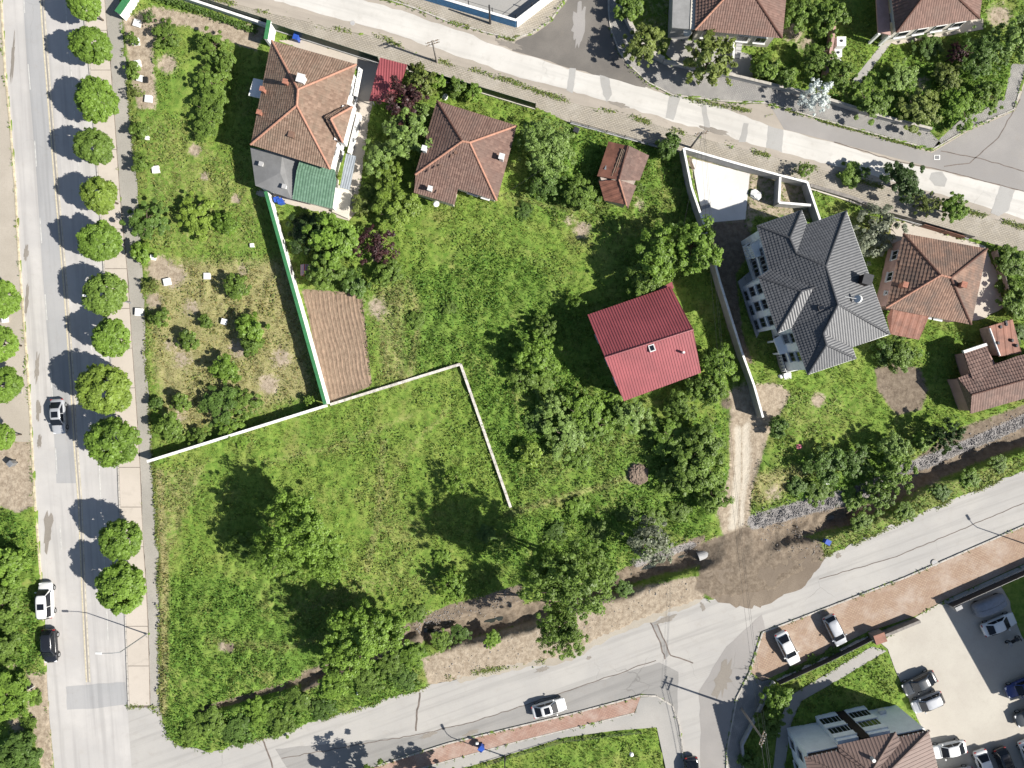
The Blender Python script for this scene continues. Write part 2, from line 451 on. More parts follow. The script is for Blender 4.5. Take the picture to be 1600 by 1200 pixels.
# lane bands, concrete pours and patches, each a thin sheet above the one below
band_l = [(y, .27 if y < 560 else .30) for y in range(-140, 741, 40)]
def band(f0, f1, y0, y1, step=40):
    ys = list(range(y0, y1, step)) + [y1]
    a = [(atx(ROAD_L, y) + (atx(ROAD_R, y) - atx(ROAD_L, y)) * f0, y) for y in ys]
    b_ = [(atx(ROAD_L, y) + (atx(ROAD_R, y) - atx(ROAD_L, y)) * f1, y) for y in ys]
    return a + b_[::-1]
sheet('road_patch', band(.26, .50, -140, 755), .010, 'asphalt_main_grey', 'long smooth grey strip of newer asphalt in the left lane of the main road', 'road patch', False)
sheet('road_patch', [(54, 718), (79, 717), (80, 729), (55, 730)], .014, 'asphalt_main', 'small pale rectangular patch by the kerb below the silver car', 'road patch', False)
sheet('road_patch', rough([(103, 1073), (140, 1070), (196, 1066), (200, 1100), (150, 1107), (105, 1109)], 1, 12), .010, 'asphalt_main_grey', 'grey asphalt band across the main road near its bottom end', 'road patch', False)
WHITE = [(380, -35), (480, -25), (600, 8), (700, 42), (800, 80), (830, 88), (900, 110), (940, 118), (1010, 136), (1046, 150), (1065, 149), (1125, 166), (1200, 196), (1225, 203), (1300, 222), (1400, 252), (1475, 268), (1560, 290), (1760, 340), (1760, 385), (1600, 343), (1545, 325), (1470, 303), (1400, 285), (1200, 231), (1100, 203), (1040, 186), (940, 156), (850, 130), (800, 117), (700, 82), (620, 54), (500, 22), (430, 2)]
sheet('concrete_lane', rough(WHITE, 1.8, 12, True, 5), .006, 'concrete_white', 'bright white concrete lane down the middle of the side street', 'road patch', False)
for i, (p, lab) in enumerate([
    ([(890, 106), (900, 107), (895, 146), (885, 141)], 'narrow grey trench patch across the white lane, leftmost below the junction'),
    ([(937, 117), (952, 122), (956, 148), (948, 160), (942, 148)], 'wide grey trench patch across the white lane below the junction'),
    ([(1046, 150), (1064, 150), (1052, 188), (1040, 184)], 'grey wedge-shaped patch across the white lane beside the leafy tree'),
    ([(1094, 158), (1103, 163), (1110, 204), (1101, 203)], 'slim grey trench patch across the white lane near the utility pole'),
    ([(1162, 192), (1170, 193), (1165, 222), (1154, 222)], 'slanted grey trench patch in the white lane right of the slim one'),
    ([(1200, 196), (1224, 203), (1222, 238), (1197, 231)], 'broad grey patch across the white lane above the concrete yard'),
    ([(1455, 270), (1472, 268), (1480, 280), (1476, 292), (1460, 290), (1452, 280)], 'rounded grey patch in the white lane beside the dark tree'),
    ([(1563, 290), (1586, 297), (1575, 330), (1560, 338), (1548, 333)], 'broad grey band across the white lane near the right edge')]):
    sheet('road_patch', rough(p, .8, 6, True, i), .011, 'concrete_patch', lab, 'road patch', False)
sheet('side_road', rough([(888, -140), (948, -140), (949, 0), (952, 45), (966, 82), (985, 106), (1011, 131), (1008, 137), (940, 119), (900, 109), (832, 88), (800, 79), (806, 64), (834, 54), (864, 32), (887, 0)], 1.2, 12, True, 8), .009, 'asphalt_dark', 'dark worn asphalt side road meeting the street at the top', 'road', False)
sheet('junction_asphalt', [(1457, 239), (1512, 206), (1586, 174), (1596, 148), (1609, 110), (1643, -140), (1760, -140), (1760, 338), (1600, 299), (1476, 267), (1300, 221), (1225, 202), (1205, 167), (1307, 198)], .010, 'asphalt_junction', 'grey asphalt junction at the upper right corner', 'road', False)
sheet('road_lane', rough([(430, 1170), (650, 1150), (740, 1128), (900, 1075), (1030, 1035), (1060, 1050), (1058, 1120), (1049, 1101), (1025, 1087), (1000, 1088), (900, 1114), (800, 1138), (700, 1162), (590, 1197), (470, 1232)], 1.2, 12, True, 9), .010, 'asphalt_low_grey', 'darker grey asphalt lane along the brick pavement', 'road patch', False)
sheet('road_lane', rough([(1135, 1010), (1190, 960), (1196, 985), (1172, 1050), (1148, 1090), (1132, 1180), (1130, 1330), (1098, 1330), (1095, 1200), (1094, 1130), (1092, 1080)], 1.2, 12, True, 11), .011, 'asphalt_junction', 'worn grey asphalt at the mouth of the lower side road', 'road patch', False)
sheet('road_patch', [(1018, 972), (1027, 972), (1048, 1022), (1040, 1028)], .011, 'asphalt_low_grey', 'slanted trench patch across the lower road', 'road patch', False)

# road markings
def ribbon(name, line, width, z, mat, label=None, cat=None, dash=None, parent=None):
    mb = MB(); pts = [W(*p) for p in line]
    segs = []
    if dash:
        for a, b in zip(pts[:-1], pts[1:]):
            L = (b - a).length; n = max(1, round(L / sum(dash)))
            for k in range(n): segs.append((a.lerp(b, k / n), a.lerp(b, (k + dash[0] / sum(dash)) / n)))
        for a, b in segs:
            d = (b - a).normalized(); q = Vector((-d.y, d.x, 0)) * width / 2
            mb.add([(*(a + q)[:2], z), (*(a - q)[:2], z), (*(b - q)[:2], z), (*(b + q)[:2], z)], [(0, 1, 2, 3)])
    else:
        L, R = [], []
        for i, p in enumerate(pts):
            d = (pts[min(i + 1, len(pts) - 1)] - pts[max(i - 1, 0)]).normalized(); q = Vector((-d.y, d.x, 0)) * width / 2
            L.append(p + q); R.append(p - q)
        n = len(pts)
        mb.add([(*p[:2], z) for p in L + R], [(i, n + i, n + i + 1, i + 1) for i in range(n - 1)])
    o = mb.build(name, M[mat], parent)
    if parent is None: tag(o, label, cat, None, 'structure')
    return o
CENTRE = [(56, -140), (66, 0), (70, 60), (85, 250), (92, 330), (104, 470), (113, 600), (118, 690), (125, 780), (129, 880), (132, 950), (138, 1066)]
ribbon('road_marking', [(x - 2.6, y) for x, y in CENTRE], .17, .016, 'paint_yellow', 'left stripe of the double yellow line on the main road', 'road marking')
ribbon('road_marking', [(x + 2.6, y) for x, y in CENTRE], .17, .016, 'paint_yellow_faded', 'right stripe of the double yellow line on the main road', 'road marking')
ribbon('road_marking', [(x, y) for x, y in CENTRE], .10, .015, 'stain', 'thin dark gap between the double yellow lines', 'road marking')
ribbon('road_marking', [(atx(ROAD_L, y) + (atx(ROAD_R, y) - atx(ROAD_L, y)) * .78, y) for y in range(-140, 1060, 60)], .13, .016, 'paint_white', 'thin white parking line between yellow line and street trees', 'road marking')
ribbon('road_marking', [(atx(ROAD_L, y) + (atx(ROAD_R, y) - atx(ROAD_L, y)) * .27, y) for y in range(-140, 1060, 120)], .13, .018, 'paint_white', 'faint white dashed line in the left lane of the main road', 'road marking', (3, 6))
ribbon('seam', [(x, y) for x, y in ROAD_R[:-3]], .2, .012, 'gutter', 'dark gutter seam along the right kerb of the main road', 'gutter')
ribbon('crack', rough([(656, 1082), (655, 1095), (651, 1118), (650, 1142)], 1, 6, False), .22, .016, 'gutter', 'dark sealed crack across the lower road near the bushes', 'road crack')
ribbon('crack', rough([(410, 1155), (420, 1180), (426, 1200)], 1, 6, False), .2, .016, 'gutter', 'dark sealed crack across the lower road at the meadow corner', 'road crack')
ribbon('crack', rough([(1016, 972), (1030, 1000), (1039, 1030)], 1, 6, False), .16, .017, 'gutter', 'left edge crack of the slanted trench patch', 'road crack')
ribbon('crack', rough([(1026, 974), (1048, 1024), (1062, 1028), (1083, 1036)], 1, 6, False), .16, .017, 'gutter', 'right edge crack of the slanted trench patch', 'road crack')
ribbon('crack', rough([(440, 1185), (650, 1148), (740, 1128), (900, 1075), (1025, 1032)], 1.2, 9, False), .1, .016, 'gutter', 'long seam along the lower road between its pale and grey lanes', 'road crack')
ribbon('crack', rough([(1280, 905), (1400, 870), (1500, 828), (1600, 786), (1700, 745)], .8, 9, False), .1, .016, 'gutter', 'seam along the lower road beside the right brick pavement', 'road crack')
ribbon('crack', rough([(1303, 222), (1400, 252), (1476, 267), (1600, 299)], .8, 9, False), .12, .018, 'gutter', 'dark seam between white lane and junction asphalt', 'road crack')
ribbon('crack', rough([(1470, 236), (1540, 250), (1600, 268), (1680, 285)], .8, 9, False), .12, .018, 'gutter', 'dark seam crossing the junction at the right', 'road crack')
ribbon('crack', rough([(1594, 155), (1560, 215), (1515, 255), (1475, 260)], .8, 9, False), .12, .018, 'gutter', 'curved dark seam round the junction corner', 'road crack')

# dirt and tyre stains on the asphalt
for i, (x, y, a, b_, rot, lab) in enumerate([(42, 470, 3, 26, 4, 'dark dirt stain along the yellow kerb, uppermost'), (58, 575, 4, 26, 4, 'dark dirt stain left of the driving silver car'), (60, 640, 4, 20, 4, 'dark dirt stain beside the kerb below the left trees'), (62, 690, 4, 12, 4, 'short dirt stain above the pale kerb patch'), (75, 830, 8, 34, 4, 'broad speckled stain on the main road above the white van'), (20, 90, 3, 40, 4, 'long thin stain near the top of the main road'), (41, 395, 4, 14, 4, 'small stain at the kerb beside the left pavement'),
    (848, 1046, 14, 4, -20, 'brown mud stain on the lower road under the tall tree'), (920, 1028, 5, 3, -20, 'tiny mud stain on the lower road'), (935, 995, 10, 4, -15, 'mud stain at the lower road edge right of the tall tree'), (1040, 968, 18, 5, -20, 'mud stain at the mouth of the trench patch'), (1098, 948, 4, 8, -10, 'dark wet stain at the edge of the dirt fan'), (1310, 868, 5, 5, 10, 'small dark stain on the lower road beside the dirt fan'), (735, 1146, 14, 4, -20, 'stain near the kerb of the left brick pavement'), (670, 1148, 16, 4, -22, 'long stain on the darker lane above the brick pavement'), (1130, 1060, 14, 32, 20, 'broad brown stain at the mouth of the lower side road'), (905, 40, 12, 40, 8, 'worn pale tyre track on the dark side road'), (795, 70, 22, 6, 14, 'dusty stain where the dark side road begins'), (1118, 205, 26, 5, 15, 'grey stain on the white lane beside the utility pole'), (965, 163, 20, 4, 15, 'grey stain on the white lane above the rusty shed')]):
    r_s = random.Random(i); ca, sa = math.cos(math.radians(rot)), math.sin(math.radians(rot)); poly = []
    for k in range(26):
        t = 2 * math.pi * k / 26; q = r_s.uniform(.55, 1.15); u, v = a * q * math.cos(t), b_ * q * math.sin(t)
        poly.append((x + u * ca - v * sa * (1 if b_ > a else 1), y + u * sa + v * ca))
    sheet('dirt_stain', poly, .019, 'asphalt_junction' if i == 16 else 'stain', lab, 'stain', False)

# pavements
def slabs(parent, Ll, Rl, y0, y1, step, z0, z1, mat, name='slab'):
    y = y0
    while y < y1 - 4:
        e = min(y1, y + step)
        g = .45
        poly = [(atx(Ll, y) + .6, y + g), (atx(Rl, y) - .6, y + g), (atx(Rl, e) - .6, e - g), (atx(Ll, e) + .6, e - g)]
        MB().prism([W(*p)[:2] for p in poly], z0, z1 + rnd.uniform(-.006, .006)).build(name, M[mat], parent)
        y = e
MAIN_WALK = [p for p in ROAD_R if p[1] <= 1060] + [(201, 1105)]
walk = block('main_road_pavement', MAIN_WALK + WALK_R[::-1], -.2, .08, 'gutter', 'pale concrete slab pavement under the row of street trees', 'pavement')
slabs(walk, [(x + 1.8, y) for x, y in MAIN_WALK], WALK_R, -138, 1104, 62, .05, .12, 'concrete_walk')
sheet('gravel_verge', rough(WALK_R + VERGE_R[::-1], .8, 10), .03, 'verge', 'grey compacted verge strip beside the slab pavement', 'verge')
sheet('left_pavement', rough([(-160, -140), (-8, -140), (1, 0), (8, 120), (15, 190), (23, 290), (29, 400), (35, 480), (44, 600), (49, 690), (-160, 690)], .6, 12), .07, 'pavement_left', 'brownish concrete pavement at the left edge', 'pavement')
sheet('street_pavement', rough(WEEDS, 1.0, 9, False, 2) + WALL_N, .03, 'paver_top', 'beige paver pavement along the lower side of the street', 'pavement')
sheet('street_pavement', [(480, -55), (600, -5), (650, 12), (700, 32), (760, 50), (803, 60), (832, 50), (860, 31), (883, -2), (885, -140), (860, -140), (480, -140)], .06, 'paver_top', 'weedy beige paver pavement below the blue wall', 'pavement')
sheet('street_pavement', [(951, -140), (951, 20), (955, 45), (969, 82), (987, 104), (1014, 128), (1052, 147), (1126, 156), (1201, 160), (1308, 192), (1455, 232), (1470, 224), (1450, 203), (1370, 183), (1265, 148), (1135, 117), (1035, 98), (1010, 83), (990, 50), (974, 20), (974, -140)], .06, 'paver_grey', 'narrow paver pavement below the upper right gardens', 'pavement')
sheet('street_pavement', [(1457, 233), (1512, 200), (1583, 170), (1592, 140), (1604, 100), (1580, 100), (1570, 150), (1500, 188), (1470, 215)], .06, 'paver_grey', 'paver pavement bending round the garden corner at upper right', 'pavement')
bp = block('brick_pavement', [(1001, 1088), (991, 1113), (800, 1160), (600, 1215), (420, 1270), (420, 1252), (590, 1197), (700, 1162), (800, 1138), (900, 1114)], -.2, .1, 'paver_red', 'long reddish brick pavement beside the lower road, left of the junction', 'pavement')
bp2 = block('brick_pavement', [(1191, 989), (1412, 904), (1600, 822), (1760, 759), (1760, 808), (1600, 880), (1475, 937), (1430, 962), (1355, 987), (1290, 1018), (1205, 1058), (1190, 1063), (1173, 1050)], -.2, .1, 'paver_red_worn', 'broad reddish brick pavement where two cars are parked', 'pavement')
block('corner_pavement', [(1000, 1089), (1025, 1088), (1050, 1103), (1061, 1132), (1069, 1200), (1073, 1340), (1045, 1340), (1040, 1200), (1026, 1136), (960, 1141), (880, 1152), (800, 1177), (700, 1207), (600, 1219), (601, 1216), (800, 1161), (992, 1114)], -.2, .096, 'concrete_grey', 'grey concrete corner pavement round the lower lawn', 'pavement')
block('corner_pavement', [(1172, 1052), (1190, 1064), (1206, 1060), (1157, 1162), (1167, 1340), (1135, 1340), (1137, 1170), (1152, 1090)], -.2, .096, 'paver_grey', 'dark paver pavement beside the apartment fence', 'pavement')
sheet('parking_lot', [(1375, 1004), (1432, 963), (1476, 938), (1600, 882), (1760, 811), (1760, 1340), (1490, 1340), (1466, 1200), (1442, 1142), (1398, 1045), (1387, 1014)], .035, 'concrete_lot', 'pale concrete parking lot at the lower right', 'parking lot')
sheet('garden_path', [(1362, 1010), (1385, 1017), (1300, 1068), (1252, 1095), (1236, 1130), (1226, 1200), (1220, 1340), (1200, 1340), (1208, 1200), (1216, 1128), (1236, 1086), (1296, 1050)], .045, 'concrete_grey', 'narrow path along the apartment lawn', 'path')
sheet('garden_path', [(1380, 66), (1395, 64), (1345, 130), (1330, 128)], .05, 'concrete_grey', 'concrete path leading to the upper right house', 'path')
sheet('house_apron', [(1372, 60), (1400, 52), (1465, 40), (1536, 28), (1536, 46), (1470, 58), (1400, 70)], .06, 'concrete_walk', 'pale concrete apron in front of the upper right house', 'path')
sheet('front_yard', [(1050, 58), (1130, 74), (1175, 86), (1176, 130), (1130, 117), (1060, 103), (1040, 85)], .055, 'concrete_grey', 'grey paved front yard of the upper house', 'yard')
slab = block('yard_slab', [(1080, 248), (1171, 272), (1164, 343), (1099, 349)], -.2, .15, 'concrete_slab', 'bright white concrete slab inside the grey-walled yard', 'yard slab')
sheet('side_yard', [(430, 62), (470, 60), (600, 96), (578, 180), (558, 330), (545, 345), (400, 305), (402, 295), (530, 320), (562, 110)], .04, 'concrete_walk', 'pale concrete yard round the house with the green annex', 'yard')
sheet('side_yard', rough([(1395, 345), (1430, 350), (1540, 385), (1545, 400), (1560, 430), (1568, 480), (1530, 500), (1505, 505), (1400, 480), (1390, 360)], 2, 10), .04, 'concrete_walk', 'cream concrete yard round the orange-brown tiled house', 'yard')
sheet('blue_court', [(640, -22), (672, -8), (803, 32), (850, 0), (868, -140), (640, -140)], .065, 'concrete_grey', 'grey court behind the blue wall at the top', 'court')

# kerbs, stone by stone
def kerb(name, line, w, h, mat, label, step=1.0, z0=-.1):
    pts = [W(*p) for p in line]
    root = empty(name, (pts[0].x, pts[0].y, 0), label, 'kerb'); root['kind'] = 'structure'
    me = MB().box((0, 0, (h + z0) / 2), (1, w, h - z0)).mesh('kerbstone', M[mat], bevel=.012)
    inv = wmat(root).inverted()
    for a, b in zip(pts[:-1], pts[1:]):
        L = (b - a).length; n = max(1, round(L / step)); d = (b - a) / L; az = math.atan2(d.y, d.x)
        for k in range(n):
            p = a + d * L * (k + .5) / n
            if abs(p.x) > 69 or abs(p.y) > 53: continue
            o = link('kerbstone', me, root, p - root.location, az + rnd.uniform(-.01, .01)); o.scale = (L / n - .03, 1, 1)
            o.location.z = rnd.uniform(-.008, .008)
    return root
kerb('kerb_line', [(x - 1, y) for x, y in ROAD_L[:13]], .22, .13, 'kerb_yellow', 'faded yellow kerb along the left side of the main road')
kerb('kerb_line', [(x + .8, y) for x, y in MAIN_WALK], .18, .14, 'kerb', 'concrete kerb between main road and slab pavement')
kerb('kerb_line', [(590, 1196), (700, 1161), (800, 1137), (900, 1113), (1000, 1086.5), (1025, 1087), (1050, 1102), (1061, 1132), (1069, 1200), (1073, 1250)], .2, .15, 'kerb', 'pale kerb along the left brick pavement and its rounded corner')
kerb('kerb_line', [(1660, 797), (1600, 821), (1412, 903), (1191, 988), (1171, 1051), (1151, 1090), (1136, 1170), (1134, 1250)], .2, .15, 'kerb', 'pale kerb along the right brick pavement and apartment corner')
kerb('kerb_line', [(951, -30), (951, 20), (954, 45), (968, 82), (986.5, 105), (1013, 129), (1051, 148.5), (1125, 157.5), (1200, 161.5), (1307, 193.5), (1456, 234), (1512, 201.5), (1584, 171), (1593, 142)], .18, .13, 'kerb', 'concrete kerb below the upper right gardens')
kerb('kerb_line', [(560, -18), (600, -3), (650, 13.5), (700, 33.5), (760, 51), (803, 61), (832, 51.5), (861, 31.5), (884, -1)], .18, .12, 'kerb', 'weedy kerb below the blue wall')
kerb('kerb_line', [(991, 1113.5), (800, 1160.5), (600, 1215.5)], .14, .13, 'kerb', 'thin pale edging between brick pavement and concrete strip')

# ------------------------------------------------------------------ terrain
STREAM = [(1760, 618), (1600, 685), (1520, 715), (1440, 748), (1390, 782), (1330, 808), (1270, 822), (1210, 838), (1150, 850), (1090, 872), (1030, 888), (980, 905), (900, 935), (820, 965), (740, 985), (690, 996), (640, 988), (600, 1010), (540, 1040), (480, 1062), (400, 1088), (312, 1112)]
xs = np.concatenate([[-700, -350, -180, -110, -85], np.arange(-72, 72.01, .3), [85, 110, 180, 350, 700]])
ys = np.concatenate([[-700, -350, -180, -100, -70], np.arange(-56, 56.01, .3), [70, 100, 180, 350, 700]])
GX, GY = np.meshgrid(xs, ys)
PX, PY = GX * S + 800, 600 - GY * S
rng = np.random.default_rng(3)
def vnoise(X, Y, scale, seed=0):
    """smooth value noise"""
    r = np.random.default_rng(seed); T = r.random((257, 257))
    x, y = X / scale + 1000.3, Y / scale + 1000.7
    xi, yi = np.floor(x).astype(int), np.floor(y).astype(int)
    fx, fy = x - xi, y - yi; fx = fx * fx * (3 - 2 * fx); fy = fy * fy * (3 - 2 * fy)
    g = lambda i, j: T[i % 256, j % 256]
    return (g(xi, yi) * (1 - fx) + g(xi + 1, yi) * fx) * (1 - fy) + (g(xi, yi + 1) * (1 - fx) + g(xi + 1, yi + 1) * fx) * fy
def fbm(X, Y, scale, seed=0):
    return sum(vnoise(X, Y, scale / 2 ** k, seed + k) * .5 ** k for k in range(4)) / 1.875

def soft(poly, X, Y, w):
    """1 inside, fading over w pixels round the outline"""
    i = inside(poly, X, Y)
    d = seg_dist(list(poly) + [poly[0]], X, Y)
    return np.clip(.5 + np.where(i, d, -d) / (2 * w), 0, 1)
def blob(cx, cy, r, X, Y): return np.clip(1.2 - np.hypot(X - cx, Y - cy) / r, 0, 1)

def zones(X, Y):
    pale = np.zeros(X.shape); soil = pale.copy(); dry = pale.copy(); lush = pale.copy(); grav = pale.copy()
    up = lambda a, b: np.maximum(a, b)
    # pale dirt
    for p, w, k in [([(1140, 610), (1172, 600), (1215, 600), (1235, 615), (1200, 680), (1175, 760), (1170, 820), (1135, 850), (1120, 800), (1140, 740), (1142, 680)], 8, 1),
                    ([(-200, 690), (48, 690), (54, 790), (30, 800), (0, 790), (-200, 800)], 6, 1),
                    ([(192, 30), (240, 10), (420, 45), (400, 80), (340, 60), (290, 40), (250, 40), (240, 80), (245, 170), (215, 170), (205, 120)], 8, .9),
                    ([(660, 1030), (720, 1005), (800, 985), (960, 930), (1060, 905), (1100, 900), (1100, 940), (1010, 968), (940, 998), (890, 1028), (800, 1042), (720, 1063), (670, 1072)], 7, 1),
                    ([(40, 1050), (76, 1050), (85, 1200), (80, 1260), (60, 1180), (45, 1120)], 7, .8),
                    ([(1070, 240), (1250, 280), (1275, 345), (1180, 340), (1170, 390), (1150, 390), (1100, 350)], 5, .55),
                    ([(228, 405), (455, 405), (495, 615), (262, 680), (234, 560)], 25, .22), ([(960, 55), (1040, 95), (1050, 50), (1045, -140), (975, -140), (975, 20)], 6, .35)]:
        pale = up(pale, soft(p, X, Y, w) * k)
    for x, y, r, k in [(262, 100, 22, .8), (305, 235, 14, .9), (320, 275, 12, .7), (250, 420, 26, 1), (270, 430, 30, .8), (240, 470, 22, .7), (375, 545, 26, .7), (300, 480, 26, .55), (285, 560, 30, .55), (270, 540, 26, .5), (420, 600, 26, .7), (440, 560, 30, .6), (380, 420, 20, .5), (370, 310, 12, .8), (280, 650, 20, .6), (1160, 620, 30, .8), (1190, 655, 25, .7), (995, 740, 22, .9), (1278, 625, 16, .9), (1230, 300, 24, .6), (910, 360, 22, .7), (890, 345, 18, .5), (1000, 320, 18, .5), (590, 480, 30, .6), (560, 470, 22, .5), (1240, 50, 26, .7), (1260, 70, 24, .6), (1260, 95, 16, .5), (1440, 130, 24, .5), (1560, 25, 30, .7), (350, 1010, 14, .7), (1210, 770, 30, .5), (30, 1130, 20, .8), (20, 1040, 14, .6)]:
        pale = up(pale, blob(x, y, r, X, Y) * k)
    pale = pale + soft([(1146, 668), (1170, 660), (1172, 720), (1163, 790), (1162, 826), (1138, 828), (1144, 780), (1148, 720)], X, Y, 8) * .9 * (1 - .7 * np.clip(1.2 - seg_dist([(1160, 660), (1159, 740), (1152, 830)], X, Y) / 3, 0, 1))
    # brown soil
    for p, w, k in [([(472, 452), (565, 458), (570, 500), (581, 602), (512, 632), (498, 580), (484, 500)], 3, 1),
                    ([(1095, 850), (1170, 822), (1200, 830), (1280, 845), (1288, 868), (1270, 890), (1200, 930), (1120, 938), (1085, 920), (1095, 890)], 7, 1),
                    ([(1180, 815), (1300, 790), (1360, 778), (1350, 810), (1280, 835), (1200, 850)], 6, 1),
                    ([(640, 975), (700, 945), (760, 930), (815, 912), (820, 950), (740, 980), (680, 1000), (640, 992)], 4, 1),
                    ([(1365, 575), (1400, 565), (1438, 575), (1450, 610), (1440, 640), (1400, 650), (1370, 610)], 6, .8),
                    ([(1500, 668), (1600, 632), (1760, 570), (1760, 600), (1600, 668), (1510, 700), (1440, 725), (1430, 715)], 6, .85),
                    ([(1100, 350), (1165, 345), (1180, 380), (1150, 430), (1160, 520), (1178, 570), (1150, 560), (1115, 440)], 5, .85),
                    ([(990, 880), (1060, 850), (1100, 835), (1105, 870), (1060, 895), (985, 915)], 5, .9)]:
        soil = up(soil, soft(p, X, Y, w) * k)
    for x, y, r in [(1000, 740, 18), (360, 1012, 12), (590, 400, 14), (1135, 630, 14)]: soil = up(soil, blob(x, y, r, X, Y) * .8)
    dS = seg_dist(STREAM, X, Y)
    soil = up(soil, np.clip(1.5 - dS / 14, 0, 1) * (X > 470))
    soil = up(soil, np.clip(1.2 - dS / 7, 0, 1))
    # dry yellow grass
    for p, w, k in [([(240, 730), (330, 720), (300, 800), (262, 900), (256, 1120), (250, 1120)], 14, .6),
                    ([(640, 880), (560, 880), (500, 900), (420, 930), (460, 990), (640, 930), (800, 900)], 30, .5),
                    ([(570, 770), (700, 800), (660, 900), (560, 900)], 30, .4),
                    ([(225, 400), (460, 400), (500, 620), (260, 690), (232, 560)], 20, .9),
                    ([(205, 170), (300, 180), (420, 300), (410, 400), (225, 400)], 20, .45),
                    ([(580, 450), (640, 430), (640, 600), (590, 600)], 12, .6),
                    ([(1220, 610), (1370, 600), (1340, 700), (1210, 720)], 18, .4),
                    ([(1165, 740), (1250, 720), (1280, 740), (1200, 790), (1165, 790)], 10, .8),
                    ([(860, 330), (1060, 300), (1060, 380), (900, 400)], 20, .4),
                    ([(1180, 830), (1600, 710), (1600, 735), (1375, 832), (1290, 868)], 8, .55),
                    ([(1280, 310), (1420, 350), (1400, 400), (1330, 380)], 14, .6),
                    ([(840, 700), (1000, 660), (1010, 700), (820, 790)], 18, .4)]:
        dry = up(dry, soft(p, X, Y, w) * k)
    for ln, k in (([(600, 690), (592, 800), (575, 890)], .6), ([(800, 800), (850, 785), (940, 760), (1000, 735)], .6), ([(640, 590), (655, 500), (640, 440)], .6), ([(700, 640), (640, 700), (600, 780)], .5), ([(250, 740), (258, 900), (255, 1110)], .9), ([(330, 1000), (450, 1010), (520, 990)], .5), ([(420, 720), (520, 700), (640, 650)], .5), ([(760, 300), (900, 330), (1000, 310)], .5), ([(270, 200), (280, 300), (300, 390)], .5)):
        dry = up(dry, np.clip(1.2 - seg_dist(ln, X, Y) / 13, 0, 1) * k)
    # lush, tall growth
    for p, w in [([(250, 900), (420, 900), (640, 980), (660, 1080), (520, 1120), (330, 1174), (262, 1150), (250, 1050)], 25),
                 ([(600, 440), (760, 390), (850, 420), (930, 560), (1000, 700), (800, 790), (720, 570), (620, 580)], 25),
                 ([(800, 790), (1130, 640), (1140, 780), (1090, 840), (980, 890), (700, 930)], 25),
                 ([(1400, 700), (1450, 790), (1360, 830), (1300, 830), (1180, 720), (1300, 700)], 15),
                 ([(-100, 800), (40, 800), (60, 900), (72, 1060), (80, 1260), (-100, 1260)], 12),
                 ([(1545, 385), (1680, 420), (1680, 600), (1590, 500)], 12),
                 ([(1290, 120), (1450, 100), (1580, 100), (1560, 200), (1460, 220), (1300, 180)], 12),
                 ([(850, 180), (1060, 240), (1080, 330), (960, 340), (820, 340)], 15)]:
        lush = up(lush, soft(p, X, Y, w))
    grav = up(grav, np.clip(1.4 - seg_dist([(1700, 620), (1600, 660), (1530, 692), (1425, 732), (1350, 768), (1260, 792), (1180, 815)], X, Y) / 13, 0, 1))
    grav = up(grav, np.clip(1.2 - seg_dist([(1080, 855), (1000, 882)], X, Y) / 12, 0, 1))
    return pale, soil, dry, lush, grav

pale, soil, dry, lush, grav = zones(PX, PY)
hard = np.zeros(PX.shape, bool)
for p in HARD: hard |= inside(p, PX, PY)
bumps = (fbm(GX, GY, 2.6, 11) - .5) * .30 + (vnoise(GX, GY, .75, 5) - .5) * .26
Z = .04 + np.where(pale + soil > .5, .22, 1.0) * bumps * (1 + .8 * lush)
Z += .05 * (1 - np.maximum(pale, soil))
dS = seg_dist(STREAM, PX, PY)
wst = np.where(PX > 1290, 19, np.where(PX > 660, 22, 10.0))
dep = np.where(PX > 660, 2.0, 1.0)
cross = 1 - np.clip(1.4 - np.abs(PX - 1155) / 55, 0, 1)        # the earth bridge of the track
dSn = dS + (fbm(GX, GY, 2.2, 140) - .5) * 16
Z -= dep * np.clip(1 - (np.maximum(dSn, 0) / wst) ** 2.6, 0, 1) * cross * (fbm(GX, GY, 1.5, 40) * .5 + .75)
Z += .25 * soil * (vnoise(GX, GY, .6, 77) - .5) * np.clip(1.6 - dS / 30, 0, 1)
for hx_, hy_, hr_ in ((1215, 846, 22), (1240, 836, 24), (1265, 828, 20), (1195, 852, 16), (1290, 818, 14), (1330, 795, 14)):
    Z += np.clip(1 - (np.hypot(PX - hx_, PY - hy_) / hr_) ** 2, 0, 1) * (.25 + .45 * vnoise(GX, GY, 1.4, 60))
# furrows of the tilled strip
fur = soft([(472, 452), (565, 458), (570, 500), (581, 602), (512, 632), (498, 580), (484, 500)], PX, PY, 4)
Z += fur * .05
Z = np.where(hard, np.minimum(Z, -.09), np.maximum(Z, -2.8))
far = (np.abs(GX) > 72.5) | (np.abs(GY) > 56.5)
Z = np.where(far, -.25, Z)
ny, nx = GX.shape
idx = np.arange(ny * nx).reshape(ny, nx)
F = np.stack([idx[:-1, :-1], idx[:-1, 1:], idx[1:, 1:], idx[1:, :-1]], -1).reshape(-1, 4)
V = np.stack([GX, GY, Z], -1).reshape(-1, 3)
zA = np.stack([pale, soil, dry, np.ones_like(pale)], -1).reshape(-1, 4)
zB = np.stack([lush, grav, fur, np.ones_like(pale)], -1).reshape(-1, 4)

